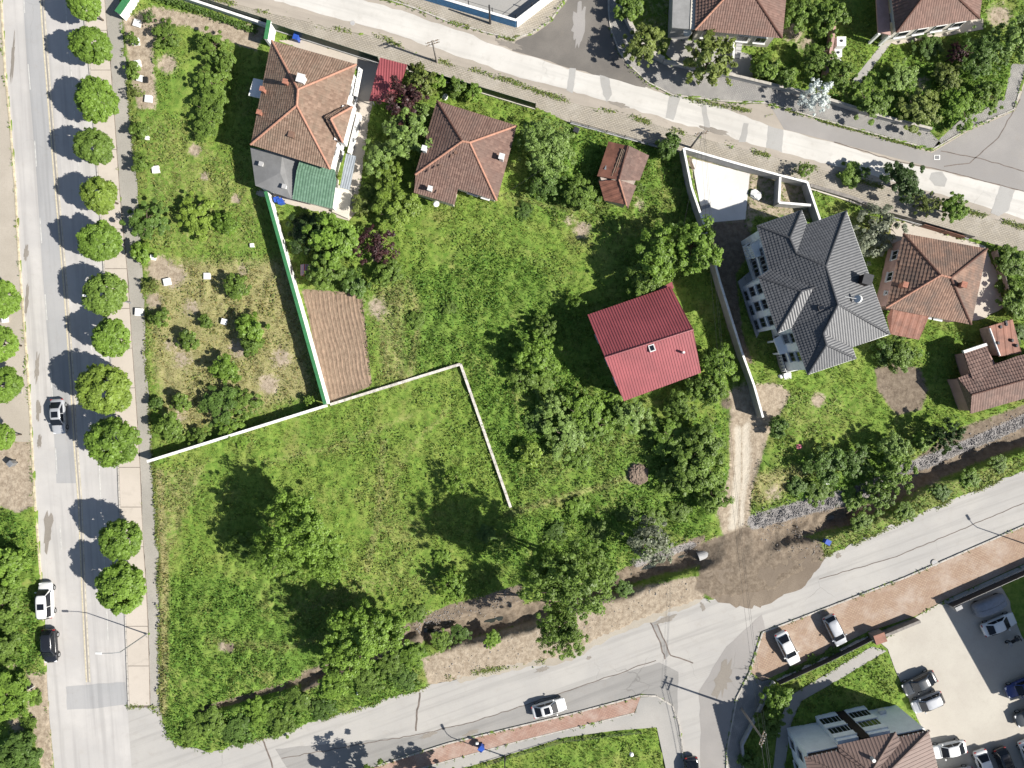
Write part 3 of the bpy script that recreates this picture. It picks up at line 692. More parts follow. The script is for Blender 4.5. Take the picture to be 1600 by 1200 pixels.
def ground_mat():
    b = NB('meadow_ground')
    a = b.sep(b.attr('zone_a').outputs['Color']); c = b.sep(b.attr('zone_b').outputs['Color'])
    n1 = b.noise(.28, 5, .65); n2 = b.noise(1.6, 5, .7); n3 = b.noise(7, 4, .7); n4 = b.noise(.09, 3, .6); n5 = b.noise(.17, 6, .72)
    g = b.mix(b.ramp(n2, .32, .68), (.085, .156, .024), (.180, .250, .048))
    g = b.mix(b.math('MULTIPLY', b.ramp(n1, .45, .7), .6), g, (.218, .245, .066))
    g = b.mix(b.math('MULTIPLY', b.ramp(n4, .45, .65), .35), g, (.096, .180, .032))
    g = b.mix(b.math('MULTIPLY', c[0], .3), g, (.092, .178, .032))
    g = b.mix(b.math('MULTIPLY', b.ramp(n3, .5, .75), .42), g, (.065, .108, .025))
    g = b.mix(b.math('MULTIPLY', b.ramp(n5, .52, .66), .55), g, (.220, .205, .075))
    wob = b.math('SUBTRACT', b.math('ADD', b.math('MULTIPLY', n2, .8), b.math('MULTIPLY', n3, .5)), .65)
    def edge(ch, k=1.0, lo=.3, hi=.6): return b.ramp(b.math('ADD', ch, b.math('MULTIPLY', wob, k)), lo, hi)
    dryc = b.mix(b.ramp(n3, .35, .65), (.190, .185, .070), (.32, .270, .150))
    col = b.mix(b.math('MULTIPLY', edge(a[2], 1.3, .35, .9), .85), g, dryc)
    palec = b.mix(b.ramp(n2, .3, .7), (.22, .175, .128), (.38, .320, .245))
    palec = b.mix(b.math('MULTIPLY', b.ramp(n3, .5, .75), .5), palec, (.17, .13, .09))
    palec = b.mix(b.ramp(b.math('ADD', a[0], b.math('MULTIPLY', wob, .8)), 1.15, 1.7), palec, (.44, .395, .325))
    col = b.mix(edge(a[0], 1.1), col, palec)
    soilc = b.mix(b.ramp(n2, .3, .7), (.125, .098, .073), (.215, .175, .132))
    soilc = b.mix(b.math('MULTIPLY', b.ramp(n3, .5, .75), .55), soilc, (.07, .05, .035))
    col = b.mix(edge(a[1], .9), col, soilc)
    gr = b.mix(b.ramp(b.noise(11, 3, .7), .4, .6), (.13, .120, .113), (.30, .285, .275))
    col = b.mix(edge(c[1], .7), col, gr)
    col = b.mix(b.ramp(c[2], .4, .6), col, b.mix(b.ramp(n2, .3, .7), (.18, .13, .092), (.26, .195, .14)))
    # only the tint varies here; the relief comes from the mesh and the bump
    h = b.math('ADD', n2, b.math('MULTIPLY', n3, .5))
    return b.out(col, .95, h, .7, .12, .1)
M['ground'] = ground_mat()
gme = npmesh('ground', V, F, M['ground'], {'zone_a': ('POINT', zA), 'zone_b': ('POINT', zB)})
ground = tag(link('ground', gme), 'green meadow and garden ground with bare earth patches', 'ground', None, 'structure')
gme.shade_smooth()

def ground_z(x, y):
    i = int(np.clip(np.searchsorted(ys, y), 0, ny - 1)); j = int(np.clip(np.searchsorted(xs, x), 0, nx - 1))
    return float(Z[i, j])

# tilled strip: real furrows
fp = [(474, 455), (566, 460), (571, 505), (580, 600), (513, 629), (499, 580), (485, 500)]
mb = MB()
ax, bx_ = np.arange(470, 586, 1.6), np.arange(450, 636, 2.6)
FXp, FYp = np.meshgrid(ax, bx_)
skew = FXp - (FYp - 455) * .20
fz = .10 + .075 * np.sin(skew * 2 * math.pi / 6.4 + vnoise(FXp, FYp, 30, 4) * 5) + (vnoise(FXp, FYp, 4, 9) - .5) * .10
ok = inside(fp, FXp, FYp)
fi = np.arange(FXp.size).reshape(FXp.shape)
fq = np.stack([fi[:-1, :-1], fi[1:, :-1], fi[1:, 1:], fi[:-1, 1:]], -1).reshape(-1, 4)
okq = ok.ravel()[fq].all(1)
fv = np.stack([(FXp - 800) / S, (600 - FYp) / S, fz], -1).reshape(-1, 3)
M['tilled'] = plain('tilled_soil', (.29, .205, .145), .95, .22, 1.5)
tag(link('tilled_soil', npmesh('tilled_soil', fv, fq[okq], M['tilled'])), 'ploughed brown strip with furrows beside the white and green wall', 'tilled soil', None, 'structure')

# spilled earth on the lower road and the worn crown of the track
sheet('dirt_spill', rough([(1078, 905), (1100, 925), (1130, 942), (1165, 950), (1200, 944), (1235, 926), (1262, 908), (1284, 880), (1290, 856), (1262, 856), (1200, 885), (1120, 890)], 3.5, 7, True, 31), .021, 'dirt_spill', 'brown earth dragged from the track onto the lower road', 'dirt', False)
sheet('dirt_spill', rough([(700, 1050), (800, 1030), (890, 1012), (1010, 955), (1090, 920), (1095, 940), (1012, 973), (945, 1003), (893, 1033), (800, 1047), (720, 1068)], 3, 7, True, 33), .020, 'track', 'pale dusty edge of the lower road below the ditch', 'dirt', False)

sheet('lawn_strip', rough([(1562, 914), (1600, 897), (1680, 862), (1700, 920), (1640, 985), (1600, 1000), (1582, 965), (1578, 940)], 1.5, 8), .05, 'ground', 'shaded grass strip at the right edge of the parking lot', 'lawn', False)

# stream water
pts = [W(*p) for p in STREAM if p[0] > 640 or True]
L_, R_ = [], []
for i, p in enumerate(pts):
    d = (pts[min(i + 1, len(pts) - 1)] - pts[max(i - 1, 0)]).normalized(); q = Vector((-d.y, d.x, 0)) * .26
    zz = -2.1 if STREAM[i][0] > 660 else -1.25
    L_.append((p.x + q.x, p.y + q.y, zz)); R_.append((p.x - q.x, p.y - q.y, zz))
n = len(pts)
tag(MB().add(L_ + R_, [(i, n + i, n + i + 1, i + 1) for i in range(n - 1)]).build('stream', M['water']), 'narrow stream at the bottom of the earthy ditch', 'stream', None, 'structure')

# ------------------------------------------------------------------ buildings
def offset_poly(pts, d):
    """move every side of a polygon inwards by d"""
    P = [Vector(p[:2]) for p in pts]; n = len(P)
    a = sum(P[i].x * P[(i + 1) % n].y - P[(i + 1) % n].x * P[i].y for i in range(n))
    sg = 1 if a > 0 else -1
    out = []
    for i in range(n):
        e1 = (P[i] - P[i - 1]).normalized(); e2 = (P[(i + 1) % n] - P[i]).normalized()
        n1 = Vector((-e1.y, e1.x)) * sg; n2 = Vector((-e2.y, e2.x)) * sg
        k = 1 + n1.dot(n2)
        out.append(P[i] + (n1 + n2) / max(k, .35) * d)
    return out

def slope(parent, pts, mat, kind='tile', pu=.30, dv=.38, hump=.035, lip=.06, eave=None, name='roof_slope', seed=0, loose=0):
    """one convex roof plane with its tiles or sheet ribs as real relief; first edge is the eave"""
    P = [W(*p) for p in pts]
    n = Vector()
    for i in range(len(P)): n += (P[i] - P[0]).cross(P[(i + 1) % len(P)] - P[0])
    n.normalize()
    if n.z < 0: n = -n
    e = (W(*eave[1]) - W(*eave[0])) if eave else (P[1] - P[0])
    e = (e - n * e.dot(n)).normalized()
    v = n.cross(e)
    if v.z < 0: v, e = -v, -e
    o = sum(P, Vector()) / len(P)
    uv = [((p - o).dot(e), (p - o).dot(v)) for p in P]
    a = sum(uv[i][0] * uv[(i + 1) % len(uv)][1] - uv[(i + 1) % len(uv)][0] * uv[i][1] for i in range(len(uv)))
    if a < 0: uv = uv[::-1]
    u0, u1 = min(q[0] for q in uv), max(q[0] for q in uv); v0, v1 = min(q[1] for q in uv), max(q[1] for q in uv)
    bm = bmesh.new(); lay = bm.faces.layers.float.new('tint')
    r = random.Random(seed * 31 + len(pts) + int(u1 * 100))
    def quad(a_, b_, c_, d_, t):
        f = bm.faces.new([bm.verts.new(q) for q in (a_, b_, c_, d_)]); f[lay] = t
    if kind == 'tile':
        nu, nv = int((u1 - u0) / pu) + 2, int((v1 - v0) / dv) + 2
        for j in range(nv):
            va, vb = v0 + j * dv, v0 + (j + 1) * dv + .02
            for i in range(nu):
                ua = u0 + (i - .5) * pu; t = r.random() ** 1.2
                dz = r.uniform(-.006, .006) + (.05 if r.random() < loose else 0)
                for k in range(2):
                    x0, x1 = ua + pu * k / 2, ua + pu * (k + 1) / 2
                    h0, h1 = (0, hump) if k == 0 else (hump, 0)
                    quad((x0, va, lip + h0 + dz), (x1, va, lip + h1 + dz), (x1, vb, h1 + .005), (x0, vb, h0 + .005), t)
                    quad((x0, va, 0), (x1, va, 0), (x1, va, lip + h1 + dz), (x0, va, lip + h0 + dz), t)
    else:
        prof = [(0, 0), (.40, 0), (.52, hump), (.82, hump), (.94, 0), (1, 0)]
        nu = int((u1 - u0) / pu) + 2
        for i in range(nu):
            t = .35 + .3 * r.random() if i % 3 == 0 else .5
            for (a0, h0), (a1, h1) in zip(prof[:-1], prof[1:]):
                x0, x1 = u0 + (i - .5 + a0) * pu, u0 + (i - .5 + a1) * pu
                quad((x0, v0 - .01, h0 + .01), (x1, v0 - .01, h1 + .01), (x1, v1 + .01, h1 + .01), (x0, v1 + .01, h0 + .01), t)
    bmesh.ops.remove_doubles(bm, verts=bm.verts[:], dist=.0004)
    for i in range(len(uv)):
        p, q = uv[i], uv[(i + 1) % len(uv)]
        dx, dy = q[0] - p[0], q[1] - p[1]
        if math.hypot(dx, dy) < 1e-4: continue
        bmesh.ops.bisect_plane(bm, geom=bm.verts[:] + bm.edges[:] + bm.faces[:], plane_co=(p[0], p[1], 0), plane_no=(dy, -dx, 0), clear_outer=True)
    lo = [bm.verts.new((q[0], q[1], -.02)) for q in uv]; lb = [bm.verts.new((q[0], q[1], -.16)) for q in uv]
    for f in [bm.faces.new(lo), bm.faces.new(lb[::-1])] + [bm.faces.new((lo[i], lb[i], lb[(i + 1) % len(uv)], lo[(i + 1) % len(uv)])) for i in range(len(uv))]: f[lay] = .3
    bmesh.ops.transform(bm, matrix=Matrix.Translation(o) @ Matrix((e, v, n)).transposed().to_4x4(), verts=bm.verts[:])
    me = bpy.data.meshes.new(name); bm.to_mesh(me); bm.free(); me.materials.append(M[mat])
    ob = link(name, me, parent); ob.matrix_parent_inverse = wmat(parent).inverted()
    return ob

def caps(parent, a, b, mat, r=.13, dz=.07):
    """ridge or hip cap of overlapping half-round tiles"""
    A, B = W(*a), W(*b); A.z += dz; B.z += dz
    L = (B - A).length; n = max(2, int(L / .42)); mb = MB()
    for k in range(n):
        mb.tube([A.lerp(B, k / n), A.lerp(B, (k + 1.06) / n)], [r * 1.12, r * .92], 7)
    return mb.build('ridge_cap', M[mat], parent)

def walls(parent, eave, inset, z0, z1, mat, name='wall'):
    fp_ = offset_poly([W(*p) for p in eave], inset)
    MB().prism(fp_, z0, z1).build(name, M[mat], parent)
    return fp_

def window(parent, a, b, t, zc, w, h, frame='window_frame', pane='glass_dark', out=None, name='window', bars=1):
    """a window on the wall a->b (world xy), outward side given by out"""
    a, b = Vector(a[:2]), Vector(b[:2]); d = (b - a).normalized(); nrm = Vector((d.y, -d.x))
    c = a.lerp(b, t)
    if out is not None and nrm.dot(Vector(out[:2]) - c) < 0: nrm = -nrm
    az = math.atan2(d.y, d.x)
    f = MB().box((*(c + nrm * .04), zc), (w, .14, h), az).build(name, M[frame], parent)
    pw = (w - .12) / (bars + 1)
    for k in range(bars + 1):
        off = -w / 2 + .06 + pw * (k + .5)
        MB().box((*(c + d * off + nrm * .09), zc), (pw - .06, .08, h - .14), az).build('pane', M[pane], f)
    MB().box((*(c + nrm * .14), zc - h / 2 - .05), (w + .16, .3, .07), az).build('sill', M['window_frame'], f)
    return f

def chimney(parent, px, py, z, w, h, mat, cap='wall_concrete', rz=-.27, name='chimney'):
    p = W(px, py, z)
    c = MB().box((p.x, p.y, z + h / 2 - .6), (w, w * 1.1, h + 1.2), rz).build(name, M[mat], parent, bevel=.01)
    MB().box((p.x, p.y, z + h + .06), (w + .18, w * 1.1 + .18, .1), rz).build('chimney_cap', M[cap], c)
    return c


# --- house with green annex (upper left)
def house_a():
    z, zr = 5.5, 8.1
    TL, TR, BR, BL = (425, 64, z), (557, 101, z), (516, 265, z), (392, 226, z)
    r1, r2 = (466, 140, zr), (464, 165, zr)
    c = W(475, 165); root = empty('hip_roof_house', (c.x, c.y, 0), 'white-walled house with brown hipped tile roof and green tiled annex', 'house')
    fp_ = walls(root, (TL, TR, BR, BL), .55, 0, z - .1, 'wall_white')
    kw = dict(pu=.29, dv=.36)
    for i, q in enumerate([(TL, TR, r1), (TR, BR, r2, r1), (BR, BL, r2), (BL, TL, r1, r2)]): slope(root, q, 'tile_a', seed=i, **kw)
    for q in ((TL, r1), (TR, r1), (BR, r2), (BL, r2), (r1, r2)): caps(root, *q, 'ridge_warm')
    # dormer on the east side
    d0, d1, d2 = (551, 167, 6.15), (536, 223, 6.1), (517, 186, 7.35)
    slope(root, (d0, d1, d2), 'tile_a', name='dormer_roof', seed=9, **kw)
    slope(root, ((543, 164, 5.8), d0, d2, (507, 182, 7.1)), 'tile_a', name='dormer_roof', seed=10, **kw)
    slope(root, (d1, (528, 221, 5.85), (507, 182, 7.1), d2), 'tile_a', name='dormer_roof', seed=11, **kw)
    caps(root, d0, d2, 'ridge_warm'); caps(root, d2, d1, 'ridge_warm')
    MB().prism([W(*p)[:2] for p in ((549, 168, 6), (536, 221, 6), (522, 218, 6), (535, 164, 6))], 4.8, 6.0).build('dormer_wall', M['wall_white'], root)
    # east balcony and lower terraces
    b0 = MB().prism([W(*p)[:2] for p in ((549, 165, 3), (556, 168, 3), (541, 228, 3), (534, 226, 3))], 2.6, 3.6).build('balcony', M['wall_white'], root)
    MB().prism([W(*p)[:2] for p in ((558, 176, 1), (563, 178, 1), (548, 240, 1), (543, 238, 1))], 0, 1.1).build('terrace_wall', M['wall_white'], root)
    MB().prism([W(*p)[:2] for p in ((560, 104, 3), (566, 108, 3), (558, 150, 3), (552, 148, 3))], 2.7, 2.9).build('balcony', M['wall_white'], root)
    for k in range(6):
        q = W(561.5 - k * 1.1, 112 + k * 6, 3.3); MB().box((q.x, q.y, 3.3), (.05, .05, 1.0)).build('railing_post', M['metal_dark'], root)
    slope(root, ((546, 297, 2.3), (531, 293, 2.3), (541, 240, 2.6), (556, 244, 2.6)), 'blue_grey_sheet', 'rib', pu=.3, eave=((546, 297, 2.3), (531, 293, 2.3)), name='terrace_roof')
    MB().prism([W(*p)[:2] for p in ((527, 290, 0), (552, 297, 0), (545, 343, 0), (520, 332, 0))], 0, .5).build('terrace', M['wall_cream'], root)
    # annex: grey felt hip and green tiles
    za = 3.2
    ga, gb, gc, gd, ge = (391, 230, za), (444, 245, za), (469, 250, za), (455, 313, za), (399, 292, za)
    ap = (438, 270, 3.9)
    fpa = walls(root, ((391, 230, za), (469, 250, za), (525, 268, za), (520, 327, za), (397, 292, za)), .35, 0, za - .1, 'wall_white', 'annex_wall')
    for q in ((ga, ap, (441, 241, 3.9)), (ga, (399, 290, za), ap), ((399, 290, za), (455, 311, za), ap), ((455, 311, za), (468, 249, za + .3), (441, 241, 3.9), ap)):
        MB().add([W(*p) for p in q] + [W(p[0], p[1], p[2] - .14) for p in q], [tuple(range(len(q))), tuple(range(len(q), 2 * len(q)))[::-1]] + [(i, (i + 1) % len(q), len(q) + (i + 1) % len(q), len(q) + i) for i in range(len(q))]).build('annex_felt_roof', M['grey_sheet'], root)
    g1, g2, g3, g4 = (519, 326, za), (457, 311, za), (470, 250, za + 1.0), (526, 279, za + 1.0)
    slope(root, ((519, 326, za), (457, 311, za), (464, 266, za + .9), (525, 284, za + .9)), 'tile_green', pu=.34, dv=.34, name='annex_tile_roof')
    slope(root, ((525, 284, za + .9), (464, 266, za + .9), (469, 249, za + 1.0), (523, 265, za + 1.0)), 'tile_green', pu=.34, dv=.34, name='annex_tile_roof', seed=3)
    chimney(root, 473, 127, 7.6, .75, .9, 'metal_white', 'metal_white')
    chimney(root, 449, 132, 7.2, .38, .9, 'brick_red', 'brick_red'); chimney(root, 413, 143, 6.0, .36, .8, 'brick_red', 'brick_red'); chimney(root, 408, 179, 5.8, .36, .8, 'brick_red', 'brick_red')
    q = W(455, 210, 6.8); MB().box((q.x, q.y, 6.75), (.7, .7, .35), -.27).build('roof_hatch', M['tile_c'], root)
    chimney(root, 410, 258, 3.3, .35, .5, 'wall_white'); chimney(root, 446, 293, 3.4, .35, .5, 'wall_white')
    # west side bay with a white canopy
    MB().prism([W(*p)[:2] for p in ((396, 122, 4), (424, 128, 4), (417, 156, 4), (388, 149, 4))], 3.8, 4.0).build('window_canopy', M['white_plastic'], root)
    e0, e1 = fp_[1], fp_[2]
    for t in (.18, .42, .82): window(root, e0, e1, t, 4.2, 1.3, 1.3, out=W(800, 160))
    for t in (.2, .45, .8): window(root, e0, e1, t, 1.5, 1.3, 1.3, out=W(800, 160))
    s0, s1 = fp_[2], fp_[3]
    window(root, s0, s1, .3, 4.4, 1.4, 1.0, out=W(450, 600))
house_a()

def house_b():
    z, zr = 3.3, 5.6
    TL, TR, BR, BL = (683, 158, z), (807, 197, z), (776, 314, z), (649, 273, z)
    r1, r2 = (722, 221, zr), (734, 223, zr)
    c = W(728, 240); root = empty('hip_roof_house', (c.x, c.y, 0), 'small square house with brown hipped tile roof and lifted tiles', 'house')
    fp_ = walls(root, (TL, TR, BR, BL), .5, 0, z - .1, 'wall_cream')
    kw = dict(pu=.30, dv=.40, loose=.006)
    for i, q in enumerate([(TL, TR, r2, r1), (TR, BR, r2), (BR, BL, r1, r2), (BL, TL, r1)]):
        slope(root, q, 'tile_b', seed=20 + i, pu=.42 if i == 3 else .30, dv=.40, hump=.07 if i == 3 else .035, loose=.006)
    for q in ((TL, r1), (TR, r2), (BR, r2), (BL, r1), (r1, r2)): caps(root, *q, 'ridge_warm' if q[0] != TL else 'ridge_dark')
    # lower porch wing
    slope(root, ((710, 320, 2.75), (647, 301, 2.75), (650, 270, 3.35), (716, 291, 3.35)), 'tile_b', seed=27, **kw)
    MB().prism([W(*p)[:2] for p in ((707, 316, 2.6), (651, 299, 2.6), (654, 280, 2.6), (712, 296, 2.6))], 0, 2.62).build('porch_wall', M['wall_cream'], root)
    chimney(root, 664, 235, 3.9, .45, .8, 'metal_white', 'metal_white'); chimney(root, 784, 248, 4.0, .5, .9, 'metal_white', 'metal_white'); chimney(root, 673, 297, 3.1, .4, .8, 'metal_white', 'metal_white')
    for x, y in ((711, 238), (713, 239), (722, 238), (728, 238), (705, 244), (682, 262), (688, 260), (673, 268), (741, 264), (751, 284), (654, 278), (678, 293), (684, 300)):
        t = min(1, max(0, (300 - y) / 75)); q = W(x, y, 3.25 + 2.1 * t)
        MB().box((q.x, q.y, q.z + .10), (.16, .42, .06), -.3).build('lifted_tile', M['tile_c'], root)
    window(root, fp_[2], fp_[3], .3, 1.7, 1.3, 1.2, out=W(720, 600)); window(root, fp_[2], fp_[3], .12, 1.7, 1.0, 1.2, out=W(720, 600))
    window(root, fp_[1], fp_[2], .5, 1.7, 1.2, 1.2, out=W(1100, 250))
    q = W(681, 317, 2); MB().tube([(q.x, q.y, 1.6), (q.x + .05, q.y - .12, 1.75)], [.42, .36], 14).build('satellite_dish', M['metal_white'], root)
house_b()

def rusty_shed():
    c = W(970, 275); root = empty('rusty_shed', (c.x, c.y, 0), 'old shed with rusty tin and tile roof halves in the grass', 'shed')
    z, zr = 2.4, 3.3
    slope(root, ((951, 221, z), (933, 275, z), (966, 281, zr), (981, 228, zr)), 'rust_sheet', 'rib', pu=.75, hump=.03, eave=((951, 221, z), (933, 275, z)))
    slope(root, ((999, 282, z), (1014, 243, z), (983, 228, zr), (967, 281, zr)), 'tile_d', seed=41, pu=.3, dv=.4)
    slope(root, ((936, 283, z), (944, 313, z), (979, 320, zr - .1), (967, 281, zr)), 'rust_sheet', 'rib', pu=.75, hump=.03, eave=((936, 283, z), (944, 313, z)))
    slope(root, ((981, 326, z), (994, 290, z), (967, 281, zr)), 'tile_d', seed=43, pu=.3, dv=.4)
    caps(root, (981, 228, zr), (967, 281, zr), 'ridge_dark', .1); caps(root, (967, 281, zr), (979, 322, zr - .15), 'ridge_warm', .1)
    for k in range(4): MB().tube([W(972 + k * 2, 232 + k, zr - .12 + .04 * k), W(956 + k * 3, 275 + k * 2, zr - .3 + .05 * k)], .06, 5).build('batten', M['wood'], root)
    MB().prism([W(*p)[:2] for p in ((953, 226, z), (1009, 245, z), (978, 318, z), (948, 308, z), (938, 276, z))], 0, z - .08).build('wall', M['wall_old'], root)
    q = W(951, 264, z + .25); MB().box((q.x, q.y, q.z + .02), (1.0, .5, .03), -.4).build('loose_sheet', M['metal_grey'], root)
rusty_shed()

def red_house():
    c = W(1005, 540); root = empty('red_roof_house', (c.x, c.y, 0), 'house under a red corrugated metal gable roof beside tall trees', 'house')
    z, zr = 4.1, 6.7
    TL, TR, BR, BL = (918, 492, z), (1048, 447, z), (1095, 582, z), (975, 627, z)
    r1, r2 = (945, 559, zr), (1083, 515, zr)
    fp_ = walls(root, (TL, TR, BR, BL), .45, 0, z - .1, 'wall_concrete')
    slope(root, (TL, TR, r2, r1), 'red_sheet', 'rib', pu=.33, hump=.045); slope(root, (BR, BL, r1, r2), 'red_sheet', 'rib', pu=.33, hump=.045)
    caps(root, r1, r2, 'red_sheet', .12, .05)
    for a, b, r in ((0, 3, r1), (1, 2, r2)):
        A, B = fp_[a], fp_[b]; R_ = W(*r); dirn = (Vector(W(1005, 540)[:2]) - R_.xy).normalized() * .45
        MB().add([(*A, z - .1), (*B, z - .1), (R_.x + dirn.x, R_.y + dirn.y, zr - .12)] + [(A.x + dirn.x * .3, A.y + dirn.y * .3, z - .1), (B.x + dirn.x * .3, B.y + dirn.y * .3, z - .1), (R_.x + dirn.x * 1.4, R_.y + dirn.y * 1.4, zr - .15)],
                 [(0, 1, 2), (3, 5, 4), (0, 2, 5, 3), (1, 4, 5, 2)]).build('gable', M['wall_concrete'], root)
    q = W(1018, 544, 6.38); f = MB().box((q.x, q.y, q.z + .10), (.72, .85, .5), .33).build('skylight', M['metal_white'], root)
    MB().box((q.x, q.y, q.z + .33), (.5, .6, .08), .33).build('pane', M['glass_dark'], f)
    q = W(1066, 551, 5.6); MB().tube([(q.x, q.y, 5.0), (q.x, q.y, 6.5)], .15, 10).build('flue', M['metal_white'], root)
    ch = MB().prism([W(*p)[:2] for p in ((1031, 452, 3.4), (1049, 441, 3.4), (1052, 449, 3.4), (1034, 459, 3.4))], 0, 3.5).build('porch', M['wall_pink'], root)
    MB().prism([W(*p)[:2] for p in ((1029, 452, 3.6), (1050, 440, 3.6), (1053, 450, 3.6), (1033, 460, 3.6))], 3.51, 3.62).build('porch_roof', M['red_sheet'], ch)
    for t in (.25, .55, .8): window(root, fp_[0], fp_[3], t, 2.2, 1.1, 1.2, out=W(600, 560))
    for t in (.2, .5, .8): window(root, fp_[2], fp_[3], t, 2.2, 1.1, 1.2, out=W(1040, 900))
red_house()

def grey_house():
    c = W(1265, 450); root = empty('grey_roof_house', (c.x, c.y, 0), 'large new white house with stepped dark grey tile roof', 'house')
    z = 8.0
    a, b, b2, cN, cE = (1183, 353, z), (1252, 329, z), (1261, 351, z), (1322, 330, z), (1390, 522, z)
    s1, s2, sS, w1, w2 = (1331, 542, z), (1337, 560, z), (1262, 585, z), (1236, 512, z), (1202, 421, z)
    C1, D1, R1, R2, Q, T = (1234, 372, 9.5), (1244, 396, 9.5), (1290, 416, 10.5), (1309, 476, 10.65), (1286, 521, 9.65), (1291, 539, 9.65)
    m1, m2, mA, mB = (1185, 433, z), (1215, 520, z), (1272, 449, 9.85), (1252, 455, 9.65)
    kw = dict(pu=.31, dv=.36, hump=.032, lip=.05)
    F_ = [((a, b, C1), None), ((b, b2, D1, C1), None), ((b2, cN, R1, D1), None), ((cN, cE, R2, R1), None), ((cE, s1, Q, R2), None), ((s1, s2, T, Q), None), ((s2, sS, T), None),
          ((sS, w1, R2, Q), None), ((sS, Q, T), (sS, w1)), ((w1, w2, D1, R1, R2), None), ((w2, a, C1, D1), None),
          ((m1, (1203, 421, z + .05), mA, mB), None), ((m2, m1, mB), None), (((1237, 512, z + .05), m2, mB, mA), None)]
    for i, (q, ev) in enumerate(F_): slope(root, q, 'tile_grey', seed=50 + i, eave=ev, **kw)
    for p, q in ((a, C1), (b, C1), (C1, D1), (D1, R1), (cN, R1), (R1, R2), (R2, cE), (R2, Q), (Q, T), (T, sS), (T, s2), (m1, mB), (mB, mA), (mB, m2)): caps(root, p, q, 'ridge_grey', .12, .06)
    out = (a, b, b2, cN, cE, s1, s2, sS, w1, m2, m1, w2)
    fp_ = walls(root, out, .45, 0, z - .12, 'wall_cool')
    # white gutter line round the eaves
    for i in range(len(out)):
        p, q = out[i], out[(i + 1) % len(out)]
        MB().tube([W(p[0], p[1], z - .1), W(q[0], q[1], z - .1)], .07, 5).build('gutter', M['window_frame'], root)
    west = W(700, 450)
    wing0, wing1 = fp_[10], fp_[9]
    for zc in (6.2, 3.4):
        for t in (.16, .48, .82): window(root, wing0, wing1, t, zc, 1.25, 1.7, 'window_grey', out=west, bars=1)
    for t in (.2, .52, .84): window(root, wing0, wing1, t, .95, 1.3, 1.2, 'window_grey', out=west)
    r0, r1_ = fp_[0], fp_[11]
    for zc in (5.8, 2.8):
        for t in (.48, .68, .88): window(root, r0, r1_, t, zc, 1.0, 1.6, 'window_grey', out=west, bars=1)
    for i in (2, 3, 4, 7):
        A_, B_ = fp_[i], fp_[(i + 1) % len(fp_)]; m_ = (A_ + B_) / 2; o_ = m_ + (m_ - W(1265, 450).xy * .92) * .5
        for zc in (1.5, 4.3, 6.6):
            for t in ((.2, .4, .6, .8) if i == 3 else (.3, .7)): window(root, A_, B_, t, zc, 1.2, 1.4, 'window_grey', out=o_)
    # balconies on the north-west corner
    for zc in (3.0, 5.8):
        bal = MB().prism([W(*p)[:2] for p in ((1168, 384, zc), (1192, 371, zc), (1200, 396, zc), (1176, 404, zc))] if zc > 4 else [W(*p)[:2] for p in ((1160, 384, zc), (1184, 372, zc), (1194, 398, zc), (1168, 406, zc))], zc - .15, zc).build('balcony', M['wall_cool'], root)
        base = [W(*p) for p in (((1168, 384, zc), (1192, 371, zc)) if zc > 4 else ((1160, 384, zc), (1184, 372, zc)))]
        low = [W(*p) for p in (((1168, 384, zc), (1176, 404, zc)) if zc > 4 else ((1160, 384, zc), (1168, 406, zc)))]
        for A, B in (base, low):
            for h in (.35, .7, 1.0): MB().tube([A + Vector((0, 0, h)), B + Vector((0, 0, h))], .04, 5).build('railing', M['metal_white'], bal)
            for k in range(6): P_ = A.lerp(B, k / 5); MB().box((P_.x, P_.y, zc + .5), (.09, .09, 1.0)).build('railing_post', M['metal_white'], bal)
    # low plinth and terrace at the south-west corner
    MB().prism([W(*p)[:2] for p in ((1152, 440, 0), (1170, 425, 0), (1196, 500, 0), (1181, 528, 0))], 0, .35).build('plinth', M['wall_concrete'], root)
    t0 = MB().prism([W(*p)[:2] for p in ((1209, 530, 3), (1237, 514, 3), (1248, 549, 3), (1218, 554, 3))], 2.75, 3.05).build('terrace_roof', M['wall_cool'], root)
    for p in ((1211, 533), (1220, 552), (1246, 547)):
        q = W(*p, 2.7); MB().box((q.x, q.y, 1.37), (.22, .22, 2.75)).build('terrace_post', M['wall_cool'], root)
    tf = MB().prism([W(*p)[:2] for p in ((1215, 552, 1), (1245, 547, 1), (1257, 575, 1), (1224, 582, 1))], 0, .9).build('terrace', M['slab_grey'], root)
    ring = [W(*p, 0.9) for p in ((1215, 552), (1224, 582), (1257, 575), (1245, 547))]
    for A, B in zip(ring[:-1], ring[1:]):
        for h in (.5, 1.0): MB().tube([A + Vector((0, 0, h)), B + Vector((0, 0, h))], .05, 5).build('railing', M['metal_white'], tf)
        for k in range(7): P_ = A.lerp(B, k / 6); MB().box((P_.x, P_.y, 1.4), (.12, .12, 1.0)).build('railing_post', M['metal_white'], tf)
    for k in range(4):
        MB().prism([W(*p)[:2] for p in ((1221 + k, 584 + k * 2.2, 0), (1232 + k, 582 + k * 2.2, 0), (1233 + k, 584.5 + k * 2.2, 0), (1222 + k, 586.5 + k * 2.2, 0))], 0, .8 - k * .2).build('step', M['wall_white'], tf)
    chimney(root, 1350, 438, 9.1, .95, .9, 'brown_board', 'metal_dark')
    q = W(1337, 467, 9.4); d = empty('satellite_dish_mast', q, None, None)
    for k in ('label', 'category'):
        if k in d: del d[k]
    d.parent = root; d.matrix_parent_inverse = wmat(root).inverted()
    MB().tube([q + Vector((0, 0, -.3)), q + Vector((0, 0, .9))], .05, 6).build('mast', M['metal_white'], d)
    MB().tube([q + Vector((-.1, -.1, .8)), q + Vector((-.25, -.1, .95))], [.5, .42], 14).build('dish', M['metal_white'], d)
